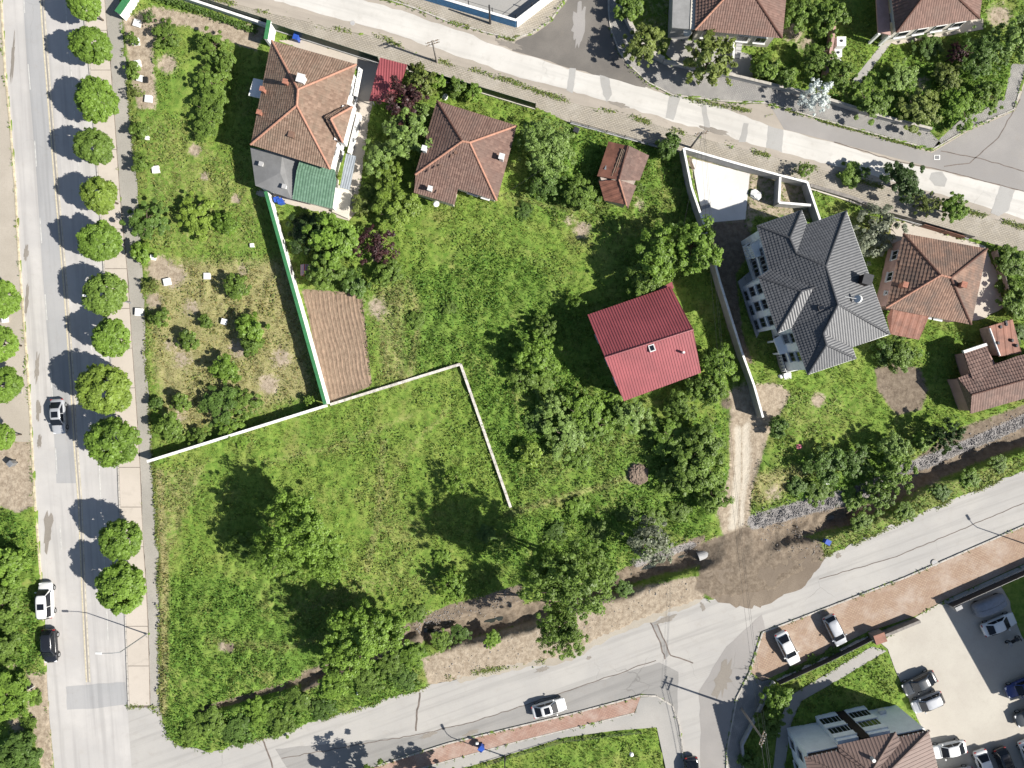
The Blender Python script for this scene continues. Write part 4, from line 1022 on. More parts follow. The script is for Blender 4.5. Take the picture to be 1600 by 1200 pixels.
    MB().tube([q + Vector((-.2, -.1, .9)), q + Vector((-1.6, .2, .6)), q + Vector((-2.0, .1, .2))], .05, 6).build('antenna_arm', M['metal_white'], d)
    q = W(1283, 481, 9.75); f = MB().box((q.x, q.y, q.z + .05), (.75, .6, .25), .3).build('skylight', M['metal_dark'], root)
    MB().box((q.x, q.y, q.z + .12), (.55, .42, .18), .3).build('pane', M['glass_dark'], f)
grey_house()

def brown_house():
    c = W(1460, 440); root = empty('hip_roof_house', (c.x, c.y, 0), 'pink-walled house with patchy orange-brown hipped tile roof', 'house')
    z, zr = 4.2, 6.4
    TL, TR, BR, BL = (1411, 365, z), (1542, 389, z), (1517, 507, z), (1384, 481, z)
    r1, r2 = (1469, 430, zr), (1485, 434, zr)
    fp_ = walls(root, (TL, TR, BR, BL), .5, 0, z - .1, 'wall_pink')
    MB().prism(offset_poly([W(*p) for p in (TL, TR, BR, BL)], .25), z - .45, z - .2).build('eaves_board', M['wall_cream'], root)
    for i, q in enumerate([(TL, TR, r2, r1), (TR, BR, r2), (BR, BL, r1, r2), (BL, TL, r1)]):
        slope(root, q, 'tile_c', seed=70 + i, pu=.52 if i == 3 else .30, dv=.40, hump=.10 if i == 3 else .035, loose=.004)
    for q in ((TL, r1), (TR, r2), (BR, r2), (BL, r1), (r1, r2)): caps(root, *q, 'ridge_dark' if q[0] in (TL, TR, BR) else 'ridge_warm')
    slope(root, ((1436, 531, 2.6), (1391, 522, 2.6), (1396, 475, 3.5), (1455, 486, 3.5)), 'rust_sheet', 'rib', pu=.9, hump=.02, name='porch_roof')
    slope(root, ((1391, 522, 2.6), (1386, 496, 2.9), (1396, 475, 3.5)), 'rust_sheet', 'rib', pu=.9, hump=.02, name='porch_roof')
    for p in ((1434, 527), (1393, 519), (1452, 488)):
        q = W(*p, 2.6); MB().box((q.x, q.y, 1.27), (.14, .14, 2.54)).build('porch_post', M['wood'], root)
    west = W(700, 430)
    for t in (.22, .55): window(root, fp_[0], fp_[3], t, 2.5, 1.2, 1.2, out=west)
    window(root, fp_[0], fp_[3], .8, 2.6, .5, .5, out=west, bars=0)
    for t in (.1, .22): window(root, fp_[2], fp_[3], t + .12, 2.0, 1.2, 1.3, out=W(1450, 1000), bars=0)
    chimney(root, 1410, 446, 5.1, .45, .7, 'brick_red', 'brick_red'); chimney(root, 1500, 446, 5.9, .5, .8, 'brick_red', 'brick_red')
brown_house()

def barn():
    c = W(1555, 595); root = empty('tile_roof_barn', (c.x, c.y, 0), 'old barn with brown tile roof and light southern slope at the right edge', 'barn')
    z, zr = 2.7, 4.0
    rA, rB = (1518, 617, zr), (1640, 582, zr)
    slope(root, ((1496, 591, 3.0), (1590, 556, 3.0), (1640, 545, 3.0), (1640, 582, zr), (1518, 617, zr)), 'tile_d', seed=80, pu=.34, dv=.45, hump=.05, eave=((1590, 556, 3), (1640, 545, 3)))
    slope(root, ((1505, 550, 2.6), (1541, 538, 2.6), (1552, 572, 3.2), (1529, 600, 3.6), (1519, 592, 3.4)), 'tile_d', seed=81, pu=.34, dv=.45, hump=.05, eave=((1505, 550, 2.6), (1541, 538, 2.6)))
    slope(root, ((1516, 646, 2.5), (1640, 611, 2.5), rB, rA), 'tile_d', seed=82, pu=.34, dv=.45)
    caps(root, rA, rB, 'ridge_dark', .1, .03)
    MB().prism([W(*p)[:2] for p in ((1496, 593, 2.4), (1515, 642, 2.4), (1640, 607, 2.4), (1640, 550, 2.4), (1556, 570, 2.4), (1543, 545, 2.4), (1508, 553, 2.4), (1519, 590, 2.4))], 0, 2.35).build('wall', M['wall_pink'], root)
    MB().add([W(1496, 593, 2.4), W(1515, 643, 2.4), W(1518, 617, zr - .1), W(1500, 592, 2.4), W(1519, 642, 2.4), W(1522, 616, zr - .1)], [(0, 1, 2), (3, 5, 4), (0, 2, 5, 3), (1, 4, 5, 2)]).build('gable', M['wood'], root)
    MB().prism([W(*p)[:2] for p in ((1504, 548, 2.7), (1540, 536, 2.7), (1542, 540, 2.7), (1506, 552, 2.7))], 2.45, 2.85).build('verge_board', M['metal_white'], root)
    c = W(1570, 530); r2 = empty('tin_roof_hut', (c.x, c.y, 0), 'small hut with rusty tin roof behind the old barn', 'hut')
    slope(r2, ((1545, 510, 2.6), (1561, 557, 2.4), (1596, 552, 2.4), (1582, 499, 2.6)), 'rust_sheet', 'rib', pu=.9, hump=.03, eave=((1561, 557, 2.4), (1596, 552, 2.4)))
    MB().prism([W(*p)[:2] for p in ((1547, 512, 2.3), (1562, 555, 2.3), (1594, 550, 2.3), (1580, 502, 2.3))], 0, 2.28).build('wall', M['wall_old'], r2)
    for p in ((1562, 511), (1571, 507), (1570, 503), (1580, 532), (1558, 536), (1587, 540)):
        q = W(*p, 2.55); MB().tube([(q.x, q.y, 2.5), (q.x + .1, q.y, 2.72)], [.22, .2], 8).build('roof_weight', M['metal_dark'], r2)
    MB().tube([W(1546, 513, 2.55), W(1562, 556, 2.5)], .12, 5).build('edge_board', M['metal_white'], r2)
barn()

def top_house():
    c = W(1150, -15); root = empty('hip_roof_house', (c.x, c.y, 0), 'house with red-brown tile roof and grey flat side roof at the top edge', 'house')
    z, zr = 4.0, 6.4
    BL, BR, TR, TL = (1086, 47, z), (1222, 60, z), (1236, -90, z), (1092, -105, z)
    r1, r2 = (1150, -22, zr), (1168, -22, zr)
    fp_ = walls(root, (BL, BR, TR, TL), .6, 0, z - .1, 'wall_cream')
    for i, q in enumerate([(BR, BL, r1, r2), (BL, TL, r1), (TR, BR, r2), (TL, TR, r2, r1)]): slope(root, q, 'tile_top', seed=90 + i, pu=.42 if i == 1 else .30, dv=.40, hump=.08 if i == 1 else .035)
    for q in ((BL, r1), (BR, r2), (TL, r1), (TR, r2), (r1, r2)): caps(root, *q, 'ridge_warm' if q[0] == BL else 'ridge_dark')
    MB().prism([W(*p)[:2] for p in ((1050, 43, 3.7), (1085, 46, 3.7), (1092, -90, 3.7), (1054, -90, 3.7))], 3.5, 3.7).build('flat_roof', M['slab_grey'], root)
    MB().prism([W(*p)[:2] for p in ((1078, 46, 3.78), (1086, 46, 3.78), (1092, -90, 3.78), (1084, -90, 3.78))], 3.71, 3.79).build('flat_roof_kerb', M['wall_cream'], root)
    MB().prism([W(*p)[:2] for p in ((1052, 40, 3.4), (1084, 44, 3.4), (1090, -88, 3.4), (1056, -88, 3.4))], 0, 3.48).build('side_wall', M['wall_concrete'], root)
    q = W(1075, 49, 2.6); MB().tube([(q.x, q.y, 2.5), (q.x - .1, q.y - .15, 2.7)], [.55, .5], 14).build('satellite_dish', M['metal_white'], root)
    for k in range(7):
        MB().prism([W(*p)[:2] for p in ((1149 - k * .3, 56 + k * 5, 0), (1158 - k * .3, 57 + k * 5, 0), (1157 - k * .3, 62 + k * 5, 0), (1148 - k * .3, 61 + k * 5, 0))], 0, 1.4 - k * .19).build('step', M['wall_concrete'], root)
    MB().prism([W(*p)[:2] for p in ((1142, 56, 0), (1145, 56, 0), (1143, 98, 0), (1140, 98, 0))], 0, 1.2).build('stair_wall', M['wall_white'], root)
    south = W(1150, 600)
    for t in (.15, .62, .85): window(root, fp_[0], fp_[1], t, 2.0, 1.4, 1.3, out=south)
    c = W(1465, -10); r2_ = empty('hip_roof_house', (c.x, c.y, 0), 'house with red-brown hipped roof in the upper right garden', 'house')
    z, zr = 4.4, 7.0
    BL, BR, TR, TL = (1400, 51, z), (1530, 29, z), (1546, -110, z), (1382, -90, z)
    r1, r2 = (1452, -18, zr), (1476, -22, zr)
    fp_ = walls(r2_, (BL, BR, TR, TL), .55, 0, z - .1, 'wall_cream')
    for i, q in enumerate([(BR, BL, r1, r2), (BL, TL, r1), (TR, BR, r2), (TL, TR, r2, r1)]): slope(r2_, q, 'tile_top', seed=95 + i, pu=.42 if i == 1 else .30, dv=.40, hump=.08 if i == 1 else .035)
    for q in ((BL, r1), (BR, r2), (TL, r1), (TR, r2), (r1, r2)): caps(r2_, *q, 'ridge_dark')
    MB().prism([W(*p)[:2] for p in ((1372, 50, 3), (1392, 55, 3), (1384, -60, 3), (1366, -60, 3))], 2.8, 3.0).build('balcony', M['wall_pink'], r2_)
    for p in ((1374, 52), (1390, 55)):
        q = W(*p, 2.8); MB().box((q.x, q.y, 1.4), (.3, .3, 2.8)).build('balcony_post', M['wall_white'], r2_)
    for t in (.15, .4, .65, .9): window(r2_, fp_[0], fp_[1], t, 2.3, 1.4, 1.3, out=W(1460, 600))
    window(r2_, fp_[0], fp_[3], .2, 2.3, 1.2, 1.2, out=W(800, 0))
top_house()

def apartment():
    c = W(1340, 1180); root = empty('apartment_block', (c.x, c.y, 0), 'white apartment block with brown roof, dark balconies and lawn', 'apartment block')
    fp_ = [W(*p).xy for p in ((1229, 1137), (1400, 1101), (1436, 1255), (1262, 1292))]
    MB().prism(fp_, 0, 6.5).build('wall', M['wall_cool'], root)
    MB().prism(offset_poly([(*p, 0) for p in fp_], .12), 6.5, 7.35).build('attic_band', M['brown_board'], root)
    A, B = fp_[0], fp_[1]; d = (B - A).normalized(); nrm = Vector((-d.y, d.x)); L = (B - A).length
    def fac(t0, t1, o0, o1): return [A + d * L * t0 + nrm * o0, A + d * L * t1 + nrm * o0, A + d * L * t1 + nrm * o1, A + d * L * t0 + nrm * o1]
    # projecting middle bay: dark stair strip, balconies with white parapets and dark glazing
    MB().prism(fac(.455, .525, .02, .75), 0, 7.2).build('stair_strip', M['brown_board'], root)
    for (t0, t1) in ((.265, .45), (.53, .715)):
        MB().prism(fac(t0, t1, .02, .78), 0, .95).build('ground_parapet', M['wall_cool'], root)
        MB().prism(fac(t0 + .004, t1 - .004, .02, .66), .95, 6.6).build('balcony_core', M['wall_cool'], root)
        for zc in (1.0, 3.5):
            gl = MB().prism(fac(t0 + .012, t1 - .012, .6, .72), zc + .03, zc + 1.55).build('balcony_glazing', M['glass_dark'], root)
            for k in range(1, 5):
                tt = t0 + (t1 - t0) * k / 5; MB().prism(fac(tt - .003, tt + .003, .7, .74), zc + .03, zc + 1.5).build('glazing_bar', M['window_grey'], gl)
            MB().prism(fac(t0, t1, .58, .80), zc + 1.56, zc + 2.48).build('balcony_parapet', M['wall_cool'], root)
            MB().prism(fac(t0 - .006, t1 + .006, .56, .84), zc + 2.49, zc + 2.56).build('balcony_coping', M['wall_white'], root)
    for t, z_ in ((.30, .9), (.80, .9)):
        ac = MB().prism(fac(t, t + .055, .05, .5), z_ + .05, z_ + .75).build('air_conditioner', M['metal_white'], root)
    for zc in (1.4, 4.0):
        for t in (.12, .35, .6): window(root, fp_[0], fp_[3], t, zc, 1.3, 1.3, out=W(800, 1180), name='window')
    z, zr = 7.4, 9.8
    NW, NE, SE, SW = (1257, 1183, z), (1452, 1141, z), (1494, 1318, z), (1298, 1362, z)
    r1, r2 = (1362, 1232, zr), (1390, 1276, zr)
    for i, q in enumerate([(NW, NE, r1), (NE, SE, r2, r1), (SE, SW, r2), (SW, NW, r1, r2)]): slope(root, q, 'brown_sheet', 'rib', pu=.42, hump=.03)
    for q in ((NW, r1), (NE, r1), (SE, r2), (SW, r2), (r1, r2)): caps(root, *q, 'brown_sheet', .12, .03)
    g0, g1, gr = (1308, 1164, z + .12), (1399, 1144, z + .12), (1361, 1206, 9.1)
    slope(root, (g0, g1, gr), 'brown_sheet', 'rib', pu=.42, hump=.03, name='bay_roof')
    slope(root, (g1, (1408, 1160, z + .5), (1364, 1212, 9.15), gr), 'brown_sheet', 'rib', pu=.42, hump=.03, name='bay_roof', eave=(g1, (1408, 1160, z + .5)))
    slope(root, ((1312, 1176, z + .4), g0, gr, (1362, 1212, 9.15)), 'brown_sheet', 'rib', pu=.42, hump=.03, name='bay_roof')
    caps(root, g0, gr, 'brown_sheet', .1, .05); caps(root, g1, gr, 'brown_sheet', .12, .05)
    q = W(1362, 1185, 8.5); MB().tube([(q.x, q.y, 8.1), (q.x, q.y, 9.1)], .22, 10).build('roof_vent', M['metal_white'], root)
    for k in range(26):
        p = W(NW[0] + (NE[0] - NW[0]) * (k + .5) / 26, NW[1] + (NE[1] - NW[1]) * (k + .5) / 26, z); MB().box((p.x, p.y + .05, z + .1), (.12, .2, .12)).build('snow_guard', M['metal_dark'], root)
apartment()

# neighbouring blocks just outside the frame, whose shadows fall on the parking lot
def neighbour(pts, h, label):
    c = sum((W(*p) for p in pts), Vector()) / len(pts)
    root = empty('apartment_block', (c.x, c.y, 0), label, 'apartment block')
    fp_ = [W(*p).xy for p in pts]
    MB().prism(fp_, 0, h).build('wall', M['wall_cool'], root)
    MB().prism(offset_poly([(*p, 0) for p in fp_], -.35), h, h + .25).build('roof_slab', M['brown_sheet'], root)
    MB().prism(offset_poly([(*p, 0) for p in fp_], 2.2), h + .25, h + 1.0).build('roof_house', M['brown_sheet'], root)
    cc = Vector(c[:2])
    for i in range(len(fp_)):
        a, b = fp_[i], fp_[(i + 1) % len(fp_)]; m = (a + b) / 2
        for zc in (1.6, 4.4, 7.2):
            if zc + 1 > h: continue
            for t in (.2, .5, .8): window(root, a, b, t, zc, 1.4, 1.3, out=m + (m - cc))
neighbour([(1603, 990), (1676, 1121), (1690, 1117), (1800, 1060), (1735, 930)], 8.6, 'white apartment block beyond the right edge shading the parking lot')
neighbour([(1590, 1225), (1638, 1216), (1740, 1190), (1790, 1320), (1640, 1360)], 8.6, 'white apartment block below the frame shading the lower parking bays')

# red lean-to by the street
root = empty('red_lean_to', W(603, 125), 'red corrugated lean-to roof between street fence and purple tree', 'lean-to')
slope(root, ((577, 157, 2.4), (617, 160, 2.4), (636, 101, 2.9), (594, 90, 2.9)), 'red_sheet', 'rib', pu=.33, hump=.04, eave=((577, 157, 2.4), (617, 160, 2.4)))
for p in ((580, 154), (615, 156), (596, 94), (632, 102)):
    q = W(*p, 2.5); MB().box((q.x, q.y, 1.22), (.12, .12, 2.4)).build('post', M['metal_grey'], root)
# playhouse
root = empty('playhouse', W(482, 424), 'tiny red garden playhouse with white stripes beside the white wall', 'playhouse')
q = W(481, 424)
MB().box((q.x, q.y, .5), (1.0, 1.2, 1.0), .1).build('wall', M['red_plastic'], root)
for sx in (-1, 1):
    MB().add([(q.x, q.y - .7, 1.55), (q.x, q.y + .7, 1.55), (q.x + sx * .65, q.y + .7, 1.0), (q.x + sx * .65, q.y - .7, 1.0), (q.x, q.y - .7, 1.49), (q.x, q.y + .7, 1.49), (q.x + sx * .65, q.y + .7, .94), (q.x + sx * .65, q.y - .7, .94)],
             [(0, 1, 2, 3), (7, 6, 5, 4), (0, 4, 5, 1), (1, 5, 6, 2), (2, 6, 7, 3), (3, 7, 4, 0)]).build('roof_panel', M['red_plastic'], root)
    for k in range(3):
        x = q.x + sx * (.15 + k * .2); z = 1.57 - (.15 + k * .2) / .65 * .55
        MB().box((x, q.y, z), (.09, 1.38, .03)).build('roof_stripe', M['white_plastic'], root)

# ------------------------------------------------------------------ walls and fences
def wall(name, line, h, t, mat, coping, label, cw=None, cat='wall', ch=.08, z0=-.15, cmat_over=None):
    pts = [W(*p) for p in line]
    root = empty(name, (pts[0].x, pts[0].y, 0), label, cat)
    for a, b in zip(pts[:-1], pts[1:]):
        d = (b - a).normalized(); q = Vector((-d.y, d.x, 0)) * t / 2
        MB().prism([(a + q)[:2], (a - q)[:2], (b - q)[:2], (b + q)[:2]], z0, h).build('wall_section', M[mat], root)
        if coping:
            L = (b - a).length; n = max(1, round(L / 2.0)); q2 = Vector((-d.y, d.x, 0)) * (cw or t + .08) / 2
            for k in range(n):
                p0, p1 = a.lerp(b, k / n) + d * .012, a.lerp(b, (k + 1) / n) - d * .012
                MB().prism([(p0 + q2)[:2], (p0 - q2)[:2], (p1 - q2)[:2], (p1 + q2)[:2]], h + .002, h + ch + rnd.uniform(-.008, .008)).build('coping_stone', M[coping], root)
    return root
def fence(name, line, h, label, panel, post, base_h=.35, base='wall_concrete', step=2.4, t=.05, slats=0):
    pts = [W(*p) for p in line]
    root = empty(name, (pts[0].x, pts[0].y, 0), label, 'fence')
    for a, b in zip(pts[:-1], pts[1:]):
        d = (b - a).normalized(); nq = Vector((-d.y, d.x, 0)); L = (b - a).length
        if base_h: MB().prism([(a + nq * .12)[:2], (a - nq * .12)[:2], (b - nq * .12)[:2], (b + nq * .12)[:2]], -.15, base_h).build('plinth', M[base], root)
        n = max(1, round(L / step)); az = math.atan2(d.y, d.x)
        for k in range(n):
            p0, p1 = a.lerp(b, k / n), a.lerp(b, (k + 1) / n); m = (p0 + p1) / 2
            MB().box((p0.x, p0.y, h / 2 + .03), (.09, .09, h + .06), az).build('post', M[post], root)
            if slats:
                for j in range(slats):
                    zc = base_h + .12 + (h - base_h - .2) * j / max(1, slats - 1); MB().box((m.x, m.y, zc), (L / n - .1, t, .05), az).build('rail', M[panel], root)
            else: MB().box((m.x, m.y, (h + base_h) / 2 + .02), (L / n - .1, t, h - base_h - .04), az).build('panel', M[panel], root)
        MB().box((b.x, b.y, h / 2 + .03), (.09, .09, h + .06), az).build('post', M[post], root)
    return root

wall('garden_wall', [(424, 306), (515, 631)], 2.2, .3, 'wall_white', 'green_paint', 'long white wall with green coping between orchard and ploughed strip', .42)
wall('garden_wall', [(240, 719), (512, 634)], 1.7, .24, 'wall_white', 'wall_white', 'white wall closing the orchard along the upper edge of the meadow')
wall('low_wall', [(517, 632), (720, 569), (798, 792)], .45, .26, 'wall_weathered', 'wall_weathered', 'low weathered L-shaped kerb wall across the meadow', .34)
wall('garden_wall', [(232, -20), (196, 32)], 1.9, .3, 'wall_white', 'green_paint', 'short white wall with broad green top at the upper left corner', .85)
wall('garden_wall', [(430, 46), (425, 75)], 2.4, .35, 'wall_white', 'green_paint', 'short white wall with green top beside the tiled house corner', .5)
wall('garden_wall', [(250, -12), (422, 45)], 1.1, .25, 'wall_white', 'wall_white', 'white wall along the street above the orchard', .3)
wall('yard_wall', [(1062, 240), (1074, 300), (1095, 362), (1117, 443), (1151, 552), (1169, 601), (1183, 651)], 2.2, .22, 'wall_concrete', 'wall_white', 'long grey concrete wall with white top left of the grey-roofed house', .26)
wall('yard_wall', [(1064, 239), (1143, 262), (1212, 281), (1252, 291), (1272, 350)], 1.9, .22, 'wall_concrete', 'wall_white', 'grey wall with white top behind the bright concrete slab', .26)
wall('yard_wall', [(1211, 283), (1209, 322), (1258, 326)], 1.8, .2, 'wall_concrete', 'wall_white', 'small grey inner wall forming an open pen in the yard')
fence('street_fence', [(424, 46), (594, 100)], 2.1, 'dark green sheet fence above the house with green annex', 'green_dark', 'green_dark')
fence('street_fence', [(640, 112), (836, 171)], 2.0, 'dark green sheet fence above the small square house', 'green_dark', 'green_dark', .4, 'wall_cream')
fence('street_fence', [(250, -15), (424, 42)], 2.1, 'dark green sheet fence above the orchard', 'green_dark', 'green_dark', .0)
fence('street_fence', [(891, 193), (975, 216), (1030, 231)], 1.1, 'low wire fence on a pale plinth above the rusty shed', 'metal_dark', 'metal_dark', .35, 'wall_concrete', 2.4, .03, 3)
wall('street_wall', [(1035, 99), (1130, 119), (1265, 151), (1368, 184), (1450, 205)], .9, .25, 'wall_concrete', 'kerb', 'low grey garden wall along the upper right pavement')
wall('street_wall', [(972, 18), (985, 47), (1005, 80), (1035, 98)], 1.1, .4, 'wall_concrete', 'kerb', 'curved grey wall at the corner of the dark side road', .5)
wall('street_wall', [(1262, 292), (1330, 312), (1384, 336)], .8, .35, 'wall_stone', 'wall_stone', 'low dark stone wall above the grey-roofed house', .42)
wall('street_wall', [(1262, 295), (1330, 316), (1345, 322)], .35, .15, 'wall_cream', None, 'thin cream edging behind the dark stone wall')
fence('street_fence', [(1386, 337), (1430, 349), (1512, 373)], 1.4, 'dark street fence above the orange-brown tiled house', 'metal_dark', 'metal_dark', .3)
fence('yard_gate', [(1436, 354), (1500, 373)], 1.3, 'rusty brown gate screen inside the dark street fence', 'rust_sheet', 'wood', .0)
fence('garden_fence', [(1548, 394), (1560, 430), (1576, 490)], 1.3, 'grey wooden fence right of the orange-brown tiled house', 'wood_grey', 'wood', .0)
wall('boundary_wall', [(1297, 30), (1293, 70), (1284, 122)], 1.6, .3, 'wall_pink', 'wall_pink', 'pinkish wall between the two upper right gardens', .38)
wall('apartment_wall', [(1207, 1062), (1157, 1160), (1168, 1260)], .7, .22, 'wall_concrete', 'wall_concrete', 'low grey wall along the apartment corner pavement', .3)
fence('apartment_fence', [(1212, 1062), (1290, 1026), (1354, 994)], 1.6, 'dark screen fence in front of the apartment lawn', 'metal_dark', 'metal_dark', .45)
wall('gate_wall', [(1376, 988), (1430, 966)], 1.2, .3, 'wall_stone', 'wall_stone', 'low dark wall left of the parking lot entrance', .36)
fence('apartment_fence', [(1478, 942), (1600, 888), (1690, 848)], 1.7, 'dark screen fence above the shaded parking bays', 'metal_dark', 'metal_dark', .4)
wall('gate_pillar', [(1357, 994), (1374, 988)], 1.6, 1.1, 'wall_stone', 'rust_sheet', 'stone gate kiosk with brown top at the apartment path', 1.2, 'gate pillar')
wall('gate_pillar', [(1482, 947), (1492, 942)], 1.5, .4, 'wall_concrete', 'wall_concrete', 'pale gate pillar at the parking lot entrance', .5, 'gate pillar')
root = wall('court_wall', [(662, -1), (806, 42)], 1.7, .25, 'wall_blue', 'wall_white', 'bright blue wall with white top at the top edge', .28)
wall('court_wall', [(807, 42), (872, -8)], 1.5, .3, 'wall_white', 'wall_white', 'white wall running up from the blue wall corner', .5)
fence('court_fence', [(660, -8), (806, 36), (855, -2)], 2.0, 'thin dark rail fence on the blue court wall', 'metal_dark', 'metal_dark', .0, 'wall_concrete', 3.0, .02, 2)
fence('lawn_fence', [(1000, 1142), (880, 1156), (760, 1192)], .7, 'low dark fence along the bottom lawn', 'metal_dark', 'metal_dark', .0, 'wall_concrete', 2.4, .03, 3)

# ------------------------------------------------------------------ trees
def crown_mesh(name, seed, n_cl, n_lf, leaf, clr, zsq=.8, hollow=.45, up=.7, lump=.22, bottom=-.55, spiky=0.0, fringe=1):
    """leaf-sized faces in clumps through a crown of radius about 1"""
    r = np.random.default_rng(seed)
    d = r.normal(size=(n_cl * 3, 3)); d /= np.linalg.norm(d, axis=1)[:, None]
    d = d[d[:, 2] > bottom][:n_cl]; n_cl = len(d)
    lob = r.normal(size=(9, 3)); lob /= np.linalg.norm(lob, axis=1)[:, None]
    lumps = 1 - lump + lump * 1.9 * np.max(np.clip(d @ lob.T, 0, 1) ** 5, axis=1)
    rad = (hollow + (1 - hollow) * r.random(n_cl) ** .45) * lumps
    cen = d * rad[:, None] * np.array([1, 1, zsq])
    cs = clr * (.6 + .8 * r.random(n_cl))
    nf_ = max(3, n_cl // 6) * fringe
    cen[:nf_] *= (1.12 + .22 * r.random((nf_, 1))) / rad[:nf_, None]; cs[:nf_] *= .6
    ctint = r.random(n_cl)
    off = r.normal(size=(n_cl, n_lf, 3)); off /= np.linalg.norm(off, axis=2)[:, :, None]
    off *= (r.random((n_cl, n_lf, 1)) ** .4)
    off = off * cs[:, None, None] * np.array([1, 1, .75])
    if spiky: off += d[:, None, :] * (r.random((n_cl, n_lf, 1)) * spiky)
    P = (cen[:, None, :] + off).reshape(-1, 3)
    N = off.reshape(-1, 3) / np.maximum(1e-6, np.linalg.norm(off.reshape(-1, 3), axis=1))[:, None]
    N = N * .6 + np.repeat(d, n_lf, 0) * .45 + np.array([0, 0, up]) + r.normal(size=P.shape) * .45
    N /= np.linalg.norm(N, axis=1)[:, None]
    T = np.cross(N, r.normal(size=P.shape)); T /= np.linalg.norm(T, axis=1)[:, None]
    B = np.cross(N, T)
    sz = leaf * (.6 + .8 * r.random((len(P), 1)))
    T *= sz; B *= sz * .6
    q95 = np.percentile(np.hypot(P[:, 0], P[:, 1]), 96)
    P = P / q95; T /= q95 ** .5; B /= q95 ** .5
    V_ = np.stack([P - T, P + B - N * sz * .12, P + T, P - B - N * sz * .12], 1).reshape(-1, 3)
    F_ = np.arange(len(V_)).reshape(-1, 4)
    t = np.clip(np.repeat(ctint, n_lf) * .6 + r.random(len(P)) * .5 - .05, 0, 1)
    return npmesh(name, V_, F_, M['leaf_mid'], {'tint': ('FACE', t)})

def trunk_mesh(name, seed, limbs, bark='bark', spread=.75):
    """trunk from z=0 up to the crown centre at z=1, limbs into a crown of radius 1 (scaled later)"""
    r = random.Random(seed); mb = MB()
    mb.tube([(0, 0, -.05), (.01, 0, .25), (-.01, .015, .6), (.01, -.01, 1.05)], [.085, .06, .05, .03], 7)
    for k in range(limbs):
        a = 2 * math.pi * (k + r.random() * .6) / limbs; z0 = r.uniform(.4, .85); ln = spread * r.uniform(.6, 1)
        mb.tube([(0, 0, z0), (math.cos(a) * ln * .35, math.sin(a) * ln * .35, z0 + .16), (math.cos(a + .2) * ln * .75, math.sin(a + .2) * ln * .75, z0 + .33), (math.cos(a) * ln, math.sin(a) * ln, z0 + .42)], [.035, .026, .016, .008], 5)
    return mb.mesh(name, M[bark], True)

PROTO = {
    'street': [crown_mesh('crown', s, 215, 84, .064, .165, .85, .6, 1.0, .12, fringe=0) for s in (1, 2, 3, 4, 5)],
    'open': [crown_mesh('crown', s, 60, 84, .060, .185, .55, .25, .8, .45) for s in (71, 72, 73, 74)],
    'feather': [crown_mesh('crown', s, 270, 64, .034, .15, .9, .15, .8, .45) for s in (81, 82)],
    'small': [crown_mesh('crown', s, 30, 80, .105, .32, .8, .35, .7, .35) for s in (11, 12, 13)],
    'medium': [crown_mesh('crown', s, 92, 108, .056, .205, .8, .3, .75, .42) for s in (21, 22, 23, 24)],
    'large': [crown_mesh('crown', s, 210, 105, .038, .15, .85, .28, .7, .42) for s in (31, 32, 33)],
    'loose': [crown_mesh('crown', s, 60, 48, .058, .22, .9, .3, .5, .45) for s in (41, 42)],
    'spiky': [crown_mesh('crown', s, 80, 55, .075, .16, .85, .35, .5, .4, -.6, .28) for s in (51, 52)],
    'bush': [crown_mesh('crown', s, 60, 84, .085, .26, .6, .4, .8, .35, -.1) for s in (61, 62, 63)],
}
for lst in PROTO.values():
    for me in lst:
        pass
TRUNKS = [trunk_mesh('trunk', s, 7) for s in (1, 2, 3)]
TRUNK_DARK = trunk_mesh('trunk', 9, 9, 'bark_dark')
count = {}
def tree(kind, px, py, rpx, hc, mat, label, name='tree', cat='tree', group=None, squash=1.0):
    """px, py, rpx: crown centre and radius as the photograph shows them; hc: height of the crown centre"""
    i = count.get(kind, 0); count[kind] = i + 1
    g = W(px, py, hc); R = rpx / S * (H - hc) / H
    gz = min(ground_z(g.x, g.y), .1)
    root = empty(name, (g.x, g.y, max(gz, -1.2)), label, cat, group, rnd.uniform(0, 6.28))
    me = PROTO[kind][i % len(PROTO[kind])]
    z0 = hc - root.location.z
    c = link('crown', me, root, (0, 0, z0)); c.scale = (R * rnd.uniform(.95, 1.06), R * rnd.uniform(.95, 1.06), min(R * squash, z0 * 1.05) if kind != 'bush' else R * squash)
    c.material_slots[0].link = 'OBJECT'; c.material_slots[0].material = M[mat]
    t = link('trunk', TRUNK_DARK if mat == 'leaf_purple' else TRUNKS[i % 3], root, (0, 0, 0))
    t.scale = (R, R, z0)
    return root

ROWG = 'street trees along the main road'
ords = ['topmost', 'second', 'third', 'fourth', 'fifth', 'sixth', 'seventh', 'eighth', 'ninth', 'tenth', 'eleventh', 'lowest']
mats_s = ['leaf_lime', 'leaf_lime', 'leaf_lime', 'leaf_mid', 'leaf_yellow', 'leaf_lime', 'leaf_mid', 'leaf_lime', 'leaf_yellow', 'leaf_lime', 'leaf_lime', 'leaf_lime', 'leaf_lime']
for k, (x, y, r) in enumerate([(131, 5, 25), (142, 70, 28), (149, 156, 31), (148, 229, 27), (155, 305, 26), (155, 377, 31), (163, 458, 30), (172, 528, 28), (165, 608, 38), (175, 690, 36), (188, 843, 31), (190, 919, 35)]):
    tree('street', x, y, r, 4.4, mats_s[k], 'rounded bright green street tree, %s of the row along the main road pavement' % ords[k], 'street_tree', 'tree', ROWG, 1.0)
for (x, y, r), l in zip([(-2, 467, 28), (2, 538, 25), (6, 602, 26), (2, 682, 20)], ['uppermost', 'second', 'third', 'lowest']):
    tree('street', x, y, r, 3.8, 'leaf_lime', 'green tree cut by the left edge, %s of four beside the left pavement' % l, 'street_tree', 'tree', 'trees at the left edge', .82)
